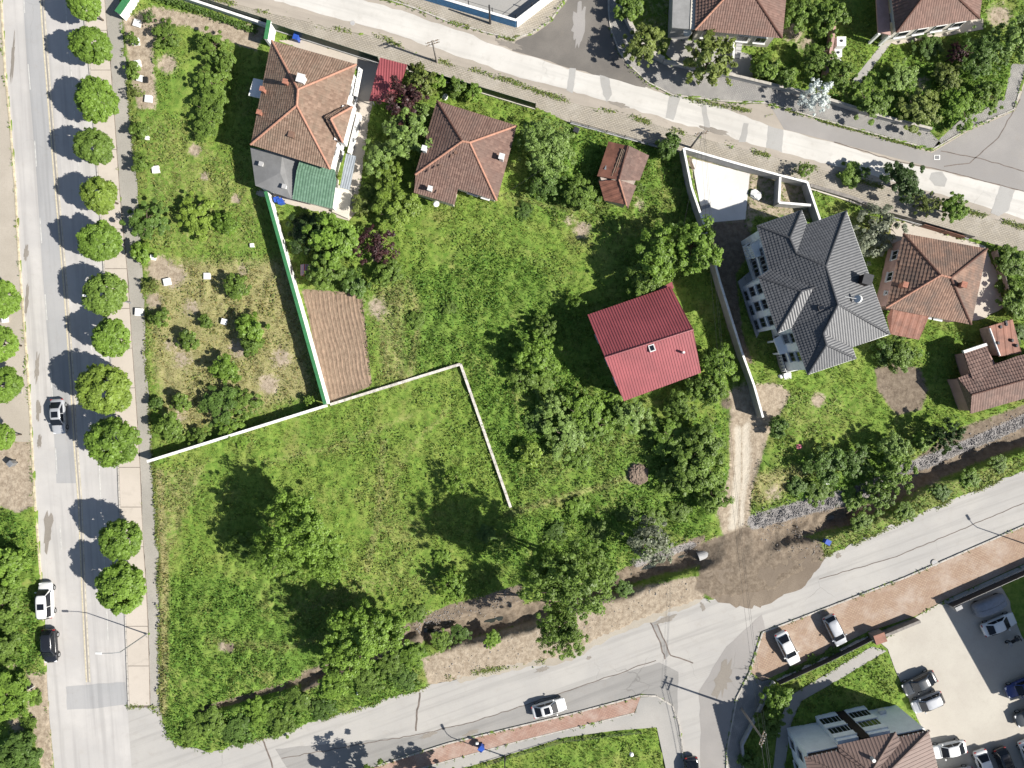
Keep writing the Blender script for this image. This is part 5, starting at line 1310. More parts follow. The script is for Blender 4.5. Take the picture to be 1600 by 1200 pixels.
tree('open', 584, 1238, 42, 4.6, 'leaf_mid', 'round tree just below the frame casting leafy shade on the lower road', 'street_tree', 'tree', None, .85)
tree('medium', 692, 1232, 32, 3.4, 'leaf_mid', 'bushy tree just below the frame shading the brick pavement', 'street_tree', 'tree')

# orchard
T = [
 ('open', 260, 53, 24, 1.3, 'leaf_mid', 'full green fruit tree near the top of the orchard beside the white boxes'),
 ('open', 332, 68, 29, 1.5, 'leaf_mid', 'large leafy fruit tree, topmost of the close column by the tiled house'),
 ('small', 353, 97, 17, 1.7, 'leaf_mid', 'small fruit tree right of the close column by the tiled house'),
 ('open', 330, 130, 31, 1.4, 'leaf_mid', 'dense dark fruit tree, second in the close column by the tiled house'),
 ('open', 328, 165, 29, 1.4, 'leaf_mid', 'green fruit tree, third in the close column by the tiled house'),
 ('open', 320, 195, 26, 1.3, 'leaf_mid', 'dark fruit tree, lowest of the close column by the tiled house'),
 ('loose', 232, 28, 12, 1.2, 'leaf_deep', 'thin dark sapling beside the topmost white box'),
 ('small', 207, 61, 10, 1.0, 'leaf_mid', 'tiny sapling left of the second white box'),
 ('small', 207, 108, 14, 1.3, 'leaf_mid', 'small sapling on bare earth left of the third white box'),
 ('loose', 212, 145, 13, 1.2, 'leaf_olive', 'sparse sapling on bare earth left of the fifth white box'),
 ('small', 217, 203, 15, 1.4, 'leaf_mid', 'small round fruit tree beside the verge at the orchard edge'),
 ('small', 220, 255, 16, 1.4, 'leaf_mid', 'small fruit tree left of a single white box at the orchard edge'),
 ('open', 225, 345, 36, 1.8, 'leaf_deep', 'broad dark fruit tree beside the street trees in mid orchard'),
 ('open', 308, 340, 35, 1.7, 'leaf_yellow', 'broad yellow-green fruit tree in mid orchard'),
 ('small', 357, 350, 21, 1.6, 'leaf_lime', 'small bright fruit tree right of the yellow-green one'),
 ('small', 221, 396, 18, 1.5, 'leaf_lime', 'small fruit tree beside a white box below the broad dark one'),
 ('loose', 237, 446, 13, 1.1, 'leaf_olive', 'bare thin sapling on a burnt earth patch'),
 ('small', 250, 497, 15, 1.2, 'leaf_mid', 'small fruit tree right of the white and black box on the verge'),
 ('small', 372, 450, 22, 1.5, 'leaf_mid', 'small dark-shaded fruit tree right of the white box pair'),
 ('small', 392, 512, 23, 1.6, 'leaf_lime', 'bright fruit tree nearest the long white and green wall'),
 ('small', 392, 538, 20, 1.5, 'leaf_mid', 'fruit tree just below the bright one near the long wall'),
 ('small', 292, 531, 18, 1.3, 'leaf_mid', 'small round fruit tree alone on dry ground'),
 ('small', 321, 502, 12, 1.1, 'leaf_mid', 'tiny fruit tree left of the white box on dry ground'),
 ('small', 352, 578, 24, 1.5, 'leaf_lime', 'spreading bright fruit tree in the lower orchard'),
 ('small', 281, 628, 16, 1.3, 'leaf_mid', 'small round fruit tree in the lower left orchard'),
 ('small', 243, 630, 11, 1.1, 'leaf_deep', 'tiny dark fruit tree on the verge edge of the lower orchard'),
 ('open', 345, 633, 33, 1.4, 'leaf_deep', 'large dark fruit tree in the lower orchard'),
 ('open', 383, 628, 25, 1.3, 'leaf_mid', 'fruit tree right of the large dark one in the lower orchard'),
 ('small', 266, 670, 24, 1.5, 'leaf_mid', 'leafy fruit tree in the bottom left corner of the orchard'),
 ('open', 312, 683, 20, 1.1, 'leaf_mid', 'leafy fruit tree against the bottom white wall, left of a pair'),
 ('open', 358, 668, 24, 1.2, 'leaf_lime', 'leafy fruit tree against the bottom white wall, right of a pair'),
 ('small', 482, 626, 9, .9, 'leaf_lime', 'tiny sapling in the wall corner at the bottom of the orchard'),
 # garden of the house with the green annex
 ('medium', 522, 372, 42, 2.8, 'leaf_lime', 'big bright green tree in the garden below the green annex'),
 ('medium', 508, 420, 30, 2.4, 'leaf_mid', 'green tree beside the red playhouse'),
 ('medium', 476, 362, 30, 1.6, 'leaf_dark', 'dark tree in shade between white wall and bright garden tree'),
 ('medium', 618, 322, 40, 2.6, 'leaf_yellow', 'wide yellow-green tree left of the small square house'),
 ('loose', 587, 384, 34, 2.4, 'leaf_purple', 'dark purple-leaved tree in the garden below the green annex'),
 ('medium', 606, 425, 22, 1.5, 'leaf_mid', 'green bush tree below the purple garden tree'),
 ('small', 553, 443, 24, 1.3, 'leaf_deep', 'low dark shrub tree at the top of the ploughed strip'),
 ('small', 566, 322, 18, 1.4, 'leaf_olive', 'small olive-green shrub below the annex corner'),
 # between the two upper houses
 ('loose', 632, 156, 38, 3.0, 'leaf_purple', 'dark purple-leaved tree over the red lean-to roof'),
 ('spiky', 655, 128, 28, 2.8, 'leaf_olive', 'feathery green tree behind the purple one at the street fence'),
 ('medium', 641, 206, 40, 2.9, 'leaf_pale', 'round tree with large pale leaves between the two upper houses'),
 ('medium', 590, 245, 27, 1.9, 'leaf_pale', 'pale leafy tree beside the terrace of the house with green annex'),
 ('small', 604, 272, 22, 1.5, 'leaf_yellow', 'yellow-green shrub below the pale leafy tree by the terrace'),
 ('small', 684, 127, 14, 1.6, 'leaf_lime', 'small bright tree at the street fence, left of three'),
 ('small', 712, 137, 15, 1.5, 'leaf_mid', 'small bright tree at the street fence, middle of three'),
 ('small', 738, 143, 15, 1.5, 'leaf_lime', 'small bright tree at the street fence, right of three'),
 ('feather', 852, 232, 46, 3.0, 'leaf_pale', 'large fine-leaved tree right of the small square house'),
 ('medium', 852, 285, 30, 1.9, 'leaf_deep', 'green tree below the large fine-leaved one'),
 ('medium', 908, 306, 30, 1.9, 'leaf_mid', 'green tree left of the rusty shed'),
 ('small', 1045, 228, 20, 1.6, 'leaf_deep', 'dark tree in the corner beside the concrete yard wall'),
 ('small', 995, 292, 12, 1.2, 'leaf_mid', 'small shrub against the right side of the rusty shed'),
 # between yard wall and red roof
 ('medium', 1085, 383, 44, 4.2, 'leaf_lime', 'bright tree leaning over the grey yard wall'),
 ('medium', 1030, 400, 42, 4.2, 'leaf_lime', 'tall green tree above the red metal roof'),
 ('medium', 1005, 432, 32, 3.0, 'leaf_mid', 'light green tree touching the red metal roof'),
 ('loose', 900, 475, 18, 1.5, 'leaf_lime', 'sparse young tree left of the red metal roof'),
 # plot in the middle
 ('open', 840, 556, 38, 2.8, 'leaf_lime', 'bushy tree alone in the middle of the green plot'),
 ('open', 815, 588, 24, 1.2, 'leaf_mid', 'low shrubby tree left below the bushy plot tree'),
 ('open', 852, 512, 22, 1.8, 'leaf_mid', 'darker shrubby tree above the bushy plot tree'),
 ('open', 862, 634, 24, 2.0, 'leaf_pale', 'pale whitish-leaved tree in the plot thicket'),
 ('open', 912, 640, 32, 1.6, 'leaf_lime', 'green tree at the top right of the plot thicket'),
 ('open', 886, 683, 38, 1.5, 'leaf_pale', 'broad pale-leaved tree in the middle of the plot thicket'),
 ('open', 930, 668, 32, 1.3, 'leaf_lime', 'bright green tree at the right of the plot thicket'),
 ('small', 826, 706, 22, 1.5, 'leaf_yellow', 'yellow-green shrub left of the plot thicket'),
 ('open', 988, 648, 28, 1.3, 'leaf_pale', 'pale-leaved tree below the red metal roof'),
 ('medium', 1122, 572, 32, 3.0, 'leaf_lime', 'bright tree between red metal roof and grey yard wall'),
 ('medium', 1103, 604, 30, 2.4, 'leaf_mid', 'green tree at the lower right corner of the red metal roof'),
 ('medium', 1062, 632, 26, 1.7, 'leaf_mid', 'low leafy tree under the lower edge of the red metal roof'),
 ('open', 1050, 686, 34, 1.2, 'leaf_lime', 'leafy tree in the thicket left of the dirt track, upper left'),
 ('medium', 1100, 690, 36, 2.0, 'leaf_mid', 'dark tree in the thicket left of the dirt track, upper right'),
 ('medium', 1088, 735, 40, 2.4, 'leaf_mid', 'dark tree in the thicket left of the dirt track, lower right'),
 ('medium', 1115, 775, 28, 2.0, 'leaf_mid', 'leafy tree at the dirt track edge, lowest of the thicket'),
 ('open', 1050, 745, 28, 1.1, 'leaf_mid', 'low dark tree in the thicket beside the brushwood heap'),
 # tall trees by the lower road
 ('feather', 885, 905, 70, 10.5, 'leaf_mid', 'tall green tree over the ditch and lower road, largest in view'),
 ('feather', 880, 985, 42, 8.0, 'leaf_mid', 'lower leafy crown leaning over the lower road'),
 ('feather', 850, 880, 42, 8.5, 'leaf_lime', 'bright left crown beside the largest tree'),
 ('loose', 1012, 845, 40, 3.2, 'leaf_silver', 'sparse silvery willow beside the culvert'),
 ('feather', 472, 822, 60, 6.6, 'leaf_lime', 'big pale tree in the meadow with a long dark shadow'),
 ('feather', 438, 862, 44, 5.0, 'leaf_lime', 'pale green tree left below the big meadow tree'),
 ('medium', 385, 855, 30, 2.0, 'leaf_mid', 'bushy tree left of the big meadow tree'),
 ('feather', 505, 872, 40, 3.0, 'leaf_lime', 'soft pale tree right below the big meadow tree'),
 ('large', 556, 992, 50, 5.6, 'leaf_lime', 'bright leafy tree over the ditch in the lower meadow'),
 ('medium', 606, 982, 36, 4.0, 'leaf_lime', 'bright tree right of the leafy one over the ditch'),
 ('medium', 535, 1030, 34, 3.4, 'leaf_lime', 'bright lower tree at the ditch above the lower road'),
 ('loose', 712, 752, 22, 2.0, 'leaf_lime', 'small sparse tree in the meadow left of the low wall'),
 ('spiky', 705, 912, 26, 1.6, 'leaf_lime', 'bright bush tree above the bare ditch bank'),
 # south of the grey house
 ('open', 1396, 742, 34, 2.4, 'leaf_mid', 'green tree over the stream gravel'),
 ('open', 1372, 775, 30, 1.8, 'leaf_mid', 'bushy tree at the stream below the gravel strip'),
 ('medium', 1398, 700, 24, 2.2, 'leaf_pale', 'pale shrubby tree above the stream gravel'),
 ('open', 1290, 728, 33, 1.9, 'leaf_deep', 'dark broad tree at the lower edge of the grey house lawn'),
 ('open', 1335, 720, 28, 1.6, 'leaf_deep', 'dark tree right of the broad one below the lawn'),
 ('spiky', 1476, 682, 28, 2.8, 'leaf_dark', 'dark spiky tree beside the old barn'),
 ('small', 1215, 668, 17, 1.3, 'leaf_deep', 'small dark tree at the end of the grey yard wall'),
 ('medium', 1408, 552, 28, 1.7, 'leaf_mid', 'bushy green tree below the rusty porch roof'),
 ('small', 1380, 548, 20, 1.2, 'leaf_deep', 'dark shrub beside the corner of the grey roof'),
 # upper right
 ('medium', 1006, 70, 32, 3.2, 'leaf_olive', 'olive-green tree at the corner of the dark side road'),
 ('spiky', 1108, 96, 42, 3.6, 'leaf_olive', 'large fine olive-green tree in front of the upper house'),
 ('small', 985, 10, 24, 1.8, 'leaf_mid', 'green shrub at the top edge beside the dark side road'),
 ('medium', 1246, 22, 26, 2.4, 'leaf_mid', 'green tree beside the upper house at the top edge'),
 ('medium', 1292, 25, 30, 2.6, 'leaf_mid', 'green tree over the pinkish garden wall at the top edge'),
 ('small', 1196, 105, 22, 1.8, 'leaf_mid', 'round shrub in the front garden of the upper house'),
 ('small', 1226, 118, 18, 1.6, 'leaf_mid', 'shrub at the street wall in the front garden of the upper house'),
 ('medium', 1278, 92, 26, 2.0, 'leaf_mid', 'leafy tree on the left of the pinkish garden wall'),
 ('medium', 1312, 118, 24, 2.0, 'leaf_mid', 'leafy tree right of the pinkish garden wall'),
 ('loose', 1278, 150, 27, 2.6, 'leaf_blossom', 'white blossoming tree at the street wall'),
 ('open', 1362, 160, 38, 2.0, 'leaf_mid', 'broad bright tree in the lower left of the corner garden'),
 ('open', 1440, 172, 36, 1.9, 'leaf_olive', 'broad olive tree in the middle of the corner garden by the street'),
 ('open', 1410, 118, 26, 1.3, 'leaf_pale', 'pale shrubby tree in the corner garden beside the path'),
 ('open', 1505, 165, 36, 1.9, 'leaf_lime', 'bright tree at the junction corner of the garden'),
 ('open', 1545, 145, 30, 1.8, 'leaf_mid', 'green tree beside the bending pavement'),
 ('feather', 1535, 80, 40, 2.2, 'leaf_deep', 'large dark conifer-like tree in the corner garden'),
 ('spiky', 1497, 82, 15, 2.6, 'leaf_purple', 'small purple-leaved tree in the corner garden'),
 ('open', 1450, 72, 24, 1.0, 'leaf_deep', 'dark shrubby tree below the upper right house'),
 ('medium', 1592, 62, 34, 3.0, 'leaf_pale', 'tall pale green tree at the upper right edge'),
 ('medium', 1480, 120, 22, 1.5, 'leaf_olive', 'olive shrub in the middle of the corner garden'),
 ('medium', 1411, 281, 31, 3.0, 'leaf_dark', 'dark round tree standing in the street verge'),
 ('medium', 1489, 325, 23, 2.2, 'leaf_lime', 'bright green tree at the end of the dark stone wall'),
 ('loose', 1445, 318, 20, 1.6, 'leaf_olive', 'thin olive bush between the dark and the bright street tree'),
 ('small', 1352, 268, 9, 1.6, 'leaf_deep', 'tiny sapling in the street verge'),
 ('small', 1330, 272, 20, .9, 'leaf_mid', 'low weedy shrub in the street verge above the stone wall'),
 ('loose', 1255, 267, 15, 1.2, 'leaf_mid', 'thin shrub on the pavement above the pen wall'),
 ('loose', 1375, 352, 38, 2.0, 'leaf_silver', 'silvery tree beside the orange-brown tiled house'),
 ('loose', 1358, 382, 30, 1.8, 'leaf_silver', 'smaller silvery tree between the grey and the brown roofs'),
 ('medium', 1583, 412, 28, 1.3, 'leaf_mid', 'leafy shrub tree at the right edge, upper one'),
 ('medium', 1592, 468, 30, 1.4, 'leaf_mid', 'leafy shrub tree at the right edge, lower one'),
 ('medium', 1214, 1096, 26, 1.8, 'leaf_lime', 'bright shrub tree behind the low apartment wall'),
 ('medium', 1203, 1128, 24, 1.3, 'leaf_mid', 'shaded shrub tree behind the low apartment wall'),
 ('small', 1172, 1190, 18, 1.0, 'leaf_deep', 'dark shrub at the bottom behind the low apartment wall'),
 # lower left thicket
 ('medium', 6, 882, 36, 2.6, 'leaf_lime', 'bright tree at the left edge above the white van'),
 ('medium', 4, 945, 38, 2.2, 'leaf_mid', 'leafy tree at the left edge beside the white van'),
 ('medium', 0, 1010, 32, 1.8, 'leaf_mid', 'leafy tree at the left edge beside the black car'),
 ('medium', 10, 1085, 40, 1.6, 'leaf_lime', 'low leafy tree at the left edge beside the white pole'),
 ('medium', 28, 1180, 36, 1.8, 'leaf_deep', 'dark tree in the bottom left corner'),
]
for row in T:
    k, x, y, r, hc, m, lab = row
    tree(k, x, y, r, hc, m, lab, 'fruit_tree' if 195 < x < 500 and y < 700 and hc < 2.4 else 'tree')

# bushes and scrub
Bsh = [(330, 1128, 24), (372, 1140, 24), (405, 1112, 22), (440, 1128, 24), (468, 1098, 24), (505, 1105, 20), (520, 1072, 22), (575, 1062, 24), (610, 1040, 22), (632, 1060, 20), (645, 1025, 20), (300, 1145, 18), (690, 1000, 16), (720, 990, 16), (770, 1000, 14), (650, 960, 16), (1280, 770, 20), (1245, 760, 16), (1330, 780, 20), (1345, 815, 16), (1415, 800, 16), (1470, 770, 14), (1515, 748, 16), (1560, 725, 14), (950, 905, 18), (975, 920, 14), (960, 620, 18), (1020, 670, 20), (850, 600, 22), (835, 660, 18), (905, 720, 20), (700, 480, 14), (650, 500, 14), (820, 330, 14), (960, 345, 16), (1270, 1035, 12), (1300, 1022, 12), (1245, 1048, 12), (380, 690, 12), (575, 300, 14), (1570, 445, 16), (1590, 520, 16), (1440, 690, 16), (45, 1130, 14), (55, 1090, 12), (760, 835, 16), (690, 870, 14), (930, 830, 18), (980, 800, 18), (870, 830, 16), (900, 790, 18), (1020, 810, 18), (1060, 800, 18)]
near = [('the ditch mouth in the lower left meadow', (300, 1130)), ('the lower left ditch', (450, 1100)), ('the bright ditch trees', (600, 1040)), ('the bare ditch bank', (720, 990)), ('the dark trees below the lawn', (1290, 770)), ('the stream gravel', (1400, 800)), ('the right stream bank', (1530, 740)), ('the largest tree', (950, 910)), ('the red metal roof', (980, 640)), ('the plot thicket', (850, 650)), ('the upper plot', (670, 490)), ('the rusty shed', (900, 340)), ('the apartment fence', (1270, 1035)), ('the orchard wall', (380, 690)), ('the garden terrace', (575, 300)), ('the right edge garden', (1580, 480)), ('the old barn', (1440, 690)), ('the left edge thicket', (50, 1110)), ('the shaded meadow', (720, 850)), ('the scrub left of the dirt track', (960, 810))]
used = {}
for k, (x, y, r) in enumerate(Bsh):
    w = min(near, key=lambda q: (q[1][0] - x) ** 2 + (q[1][1] - y) ** 2)[0]; used.setdefault(w, []).append(k)
seqw = ['', 'second ', 'third ', 'fourth ', 'fifth ', 'sixth ', 'seventh ']
for w, ks in used.items():
    ks.sort(key=lambda q: Bsh[q][0])
    for j, k in enumerate(ks):
        x, y, r = Bsh[k]
        lab = 'low green bush beside %s' % w if len(ks) == 1 else 'low green bush beside %s, %sfrom the left' % (w, seqw[j] if j else 'first ')
        tree('bush', x, y, r, .25, ['leaf_mid', 'leaf_deep', 'leaf_lime', 'leaf_mid'][k % 4], lab, 'bush', 'bush', 'low bushes', .55)

# clipped hedge above the orchard
hx = []
r_ = np.random.default_rng(5)
hl = [(245, -2), (300, 14), (350, 32), (400, 50)]
hp = []
for (x1, y1), (x2, y2) in zip(hl[:-1], hl[1:]):
    for t in np.linspace(0, 1, 700): hp.append((x1 + (x2 - x1) * t, y1 + (y2 - y1) * t))
hp = np.array(hp)
Pp = np.stack([(hp[:, 0] - 800) / S + r_.normal(0, .2, len(hp)), (600 - hp[:, 1]) / S + r_.normal(0, .2, len(hp)), r_.random(len(hp)) * .6 + .05], 1)
Nn = r_.normal(size=Pp.shape) * .6 + np.array([0, 0, .8]); Nn /= np.linalg.norm(Nn, axis=1)[:, None]
Tt = np.cross(Nn, r_.normal(size=Pp.shape)); Tt /= np.linalg.norm(Tt, axis=1)[:, None]; Bb = np.cross(Nn, Tt)
Vv = np.stack([Pp - Tt * .14, Pp + Bb * .09, Pp + Tt * .14, Pp - Bb * .09], 1).reshape(-1, 3)
hd = link('hedge', npmesh('hedge', Vv, np.arange(len(Vv)).reshape(-1, 4), M['leaf_deep'], {'tint': ('FACE', r_.random(len(hp)))}))
tag(hd, 'narrow clipped green hedge along the upper edge of the orchard', 'hedge')

# ------------------------------------------------------------------ grass and weeds (nobody could count these)
def scatter(n, seed):
    r = np.random.default_rng(seed)
    x = r.uniform(-68, 68, n); y = r.uniform(-51, 51, n)
    i = np.clip(np.searchsorted(ys, y), 0, ny - 1); j = np.clip(np.searchsorted(xs, x), 0, nx - 1)
    return r, x, y, i, j
def tinted(r, n, l, d):
    base = np.where(l[:, None] > .5, np.array([[.112, .204, .032]]), np.array([[.155, .230, .044]]))
    base = base * (1 - d[:, None]) + np.array([[.26, .235, .10]]) * d[:, None]
    k = r.uniform(.68, 1.3, (n, 1)); warm = r.uniform(.82, 1.22, (n, 1))
    c = base * k; c[:, :1] *= warm
    return np.concatenate([c, np.ones((n, 1))], 1)
r, x, y, i, j = scatter(230000, 21)
bare = np.maximum.reduce([pale[i, j], soil[i, j], grav[i, j], fur[i, j]])
clump = fbm(x, y, 3.2, 90)
keep = (~hard[i, j]) & (bare + (r.random(len(x)) - .5) * .5 < .45) & (clump + r.random(len(x)) * .35 > .5)
x, y, i, j = x[keep], y[keep], i[keep], j[keep]; n = len(x)
l, d, z = lush[i, j], dry[i, j], Z[i, j]
hgt = r.uniform(.08, .24, n) * (1 + .6 * l); col = tinted(r, n, l, d)
V3, F3, C3 = [], [], []
for k in range(3):
    a = r.uniform(0, 6.283, n); tilt = r.uniform(.4, 1.0, n); w = r.uniform(.035, .065, n)
    bx, by = x + r.normal(0, .08, n), y + r.normal(0, .08, n)
    ca, sa = np.cos(a), np.sin(a)
    V3.append(np.stack([np.stack([bx - sa * w, by + ca * w, z - .02], 1), np.stack([bx + sa * w, by - ca * w, z - .02], 1), np.stack([bx + ca * hgt * tilt, by + sa * hgt * tilt, z + hgt], 1)], 1).reshape(-1, 3)); C3.append(col)
Vg = np.concatenate(V3); Fg = np.arange(len(Vg)).reshape(-1, 3)
tag(link('grass', npmesh('grass', Vg, Fg, M['grass'], {'tint': ('FACE', np.concatenate(C3))})), 'short uneven grass covering the meadow, lawns and orchard floor', 'grass', None, 'stuff')
# broad-leaved weeds in the lush parts
r, x, y, i, j = scatter(260000, 33)
bare = np.maximum.reduce([pale[i, j], soil[i, j], grav[i, j], fur[i, j]])
clump = fbm(x, y, 2.2, 190)
keep = (~hard[i, j]) & (bare < .35) & (clump + r.random(len(x)) * .25 > .70 - .13 * lush[i, j])
x, y, i, j = x[keep], y[keep], i[keep], j[keep]; n = len(x); l, d, z = lush[i, j], dry[i, j], Z[i, j]
P_ = np.stack([x, y, z + r.uniform(.05, .42, n) * (.6 + .6 * l)], 1)
N_ = r.normal(size=P_.shape) * .5 + np.array([0, 0, 1]); N_ /= np.linalg.norm(N_, axis=1)[:, None]
T_ = np.cross(N_, r.normal(size=P_.shape)); T_ /= np.linalg.norm(T_, axis=1)[:, None]; B_ = np.cross(N_, T_)
s_ = r.uniform(.08, .19, (n, 1))
Vw = np.stack([P_ - T_ * s_, P_ + B_ * s_ * .6, P_ + T_ * s_, P_ - B_ * s_ * .6], 1).reshape(-1, 3)
cw = tinted(r, n, l, d * .6)
tag(link('weeds', npmesh('weeds', Vw, np.arange(len(Vw)).reshape(-1, 4), M['grass'], {'tint': ('FACE', cw)})), 'broad-leaved weeds in lush patches of the meadow', 'weeds', None, 'stuff')
# weeds growing in the joint between street and pavement
r = np.random.default_rng(8)
lines = [(WEEDS, 5), ([(x_, y_) for x_, y_ in VERGE_R], 3), ([q for q in LOW_UP if q[0] < 675], 5), ([q for q in LOW_UP if q[0] > 1285], 5), ([(700, 1058), (850, 1032)], 6), ([(560, -20), (650, 12), (700, 33), (800, 62), (860, 33)], 3), ([(1200, 164), (1307, 196), (1457, 237)], 2.5), ([(1050, 150), (1125, 165), (1200, 180)], 5)]
PP = []
for line, wd in lines:
    for a, b in zip(line[:-1], line[1:]):
        L = math.hypot(b[0] - a[0], b[1] - a[1]); m = int(L * 9)
        t = r.random(m); px = a[0] + (b[0] - a[0]) * t + r.normal(0, wd * .6, m); py = a[1] + (b[1] - a[1]) * t + r.normal(0, wd * .45, m)
        kp = vnoise(px, py, 26, 3) + r.random(m) * .35 > .72
        PP.append(np.stack([(px[kp] - 800) / S, (600 - py[kp]) / S], 1))
PP = np.concatenate(PP); n = len(PP)
P_ = np.concatenate([PP, r.uniform(.03, .16, (n, 1))], 1)
N_ = r.normal(size=P_.shape) * .6 + np.array([0, 0, 1]); N_ /= np.linalg.norm(N_, axis=1)[:, None]
T_ = np.cross(N_, r.normal(size=P_.shape)); T_ /= np.linalg.norm(T_, axis=1)[:, None]; B_ = np.cross(N_, T_)
s_ = r.uniform(.05, .13, (n, 1))
Vw = np.stack([P_ - T_ * s_, P_ + B_ * s_ * .6, P_ + T_ * s_, P_ - B_ * s_ * .6], 1).reshape(-1, 3)
tag(link('verge_weeds', npmesh('verge_weeds', Vw, np.arange(len(Vw)).reshape(-1, 4), M['grass'], {'tint': ('FACE', tinted(r, n, np.zeros(n), np.full(n, .25)))})), 'weeds along kerbs and street edges', 'weeds', None, 'stuff')

# loose stones of the stream bank
r = np.random.default_rng(12)
sv = np.array([(1, 0, 0), (-1, 0, 0), (0, 1, 0), (0, -1, 0), (0, 0, 1), (0, 0, -1)], float); sf = np.array([(0, 2, 4), (2, 1, 4), (1, 3, 4), (3, 0, 4), (2, 0, 5), (1, 2, 5), (3, 1, 5), (0, 3, 5)])
Vs, Fs = [], []
for line, wd, m in (([(1700, 620), (1600, 660), (1530, 692), (1425, 732), (1350, 768), (1260, 792), (1180, 815)], 7, 6000), ([(1085, 853), (1000, 884)], 8, 350), ([(815, 925), (690, 965), (650, 985)], 9, 350), ([(1190, 830), (1290, 850)], 14, 260), ([(670, 1050), (800, 1010), (960, 950), (1080, 915)], 12, 120)):
    seg = np.array(line, float)
    for _ in range(m):
        k = r.integers(len(seg) - 1); t = r.random(); p = seg[k] * (1 - t) + seg[k + 1] * t + r.normal(0, wd, 2)
        X, Y = (p[0] - 800) / S, (600 - p[1]) / S; s = r.uniform(.04, .11)
        q = sv * (s * r.uniform(.6, 1.2, 3)) ; a = r.uniform(0, 6.28); R = np.array([[math.cos(a), -math.sin(a), 0], [math.sin(a), math.cos(a), 0], [0, 0, 1]])
        Fs.append(sf + 6 * len(Vs)); Vs.append(q @ R.T + np.array([X, Y, ground_z(X, Y) + s * .3]))
M['stone'] = plain('stone', (.30, .285, .275), .9, .35, 6)
tag(link('stones', npmesh('stones', np.concatenate(Vs), np.concatenate(Fs), M['stone'])), 'loose grey stones along the stream bank', 'stones', None, 'stuff')

# ------------------------------------------------------------------ vehicles
def paint(name, c, rough=.25, metal=.0):
    b = NB(name); b.coord(True); b.out(c, rough, spec=.5, metal=metal)
    b.b.inputs['Coat Weight'].default_value = .6; b.b.inputs['Coat Roughness'].default_value = .08
    return b.m
PAINT = {'white': paint('paint_car_white', (.62, .62, .61)), 'silver': paint('paint_car_silver', (.34, .35, .37), .3, .1), 'grey': paint('paint_car_grey', (.05, .055, .06), .3, .0),
         'black': paint('paint_car_black', (.012, .013, .016)), 'blue': paint('paint_car_blue', (.015, .03, .14)), 'cover': plain('car_cover', (.26, .28, .32), .7, .1, 3)}
M['car_glass'] = (lambda b: b.out((.01, .012, .016), .12, spec=.4))(NB('car_glass'))
M['tyre'] = plain('tyre', (.02, .02, .02), .9, .2, 5, obj=True); M['rim'] = plain('rim', (.45, .46, .47), .3, .1, 5, .5, .6, True)
M['lamp_red'] = plain('lamp_red', (.35, .015, .015), .3, .1, 5); M['lamp_clear'] = plain('lamp_clear', (.75, .76, .78), .15, .05, 5)

def loft(st, n=14, sq=3.2):
    """stations (x, half width, z low, z high) -> closed rounded body"""
    v, f = [], []
    for x, hw, z0, z1 in st:
        zc, hz = (z0 + z1) / 2, (z1 - z0) / 2
        for k in range(n):
            t = 2 * math.pi * (k + .5) / n; c, s = math.cos(t), math.sin(t)
            v.append((x, hw * math.copysign(abs(c) ** (2 / sq), c), zc + hz * math.copysign(abs(s) ** (2 / sq), s)))
    for i in range(len(st) - 1):
        for k in range(n): f.append((i * n + k, i * n + (k + 1) % n, (i + 1) * n + (k + 1) % n, (i + 1) * n + k))
    f.append(tuple(range(n))[::-1]); f.append(tuple((len(st) - 1) * n + k for k in range(n)))
    return v, f
SHAPES = {   # length, half width, cabin: rear base, rear roof, front roof, front base, roof height, belt
    'sedan': (4.5, .89, -1.85, -1.02, .25, 1.15, 1.43, .92), 'hatch': (4.1, .87, -1.98, -1.5, .38, 1.25, 1.5, .95),
    'suv': (4.5, .93, -2.15, -1.75, .45, 1.15, 1.68, 1.05), 'van': (4.6, .92, -2.22, -2.05, .75, 1.45, 1.85, 1.05)}
CARMESH = {}
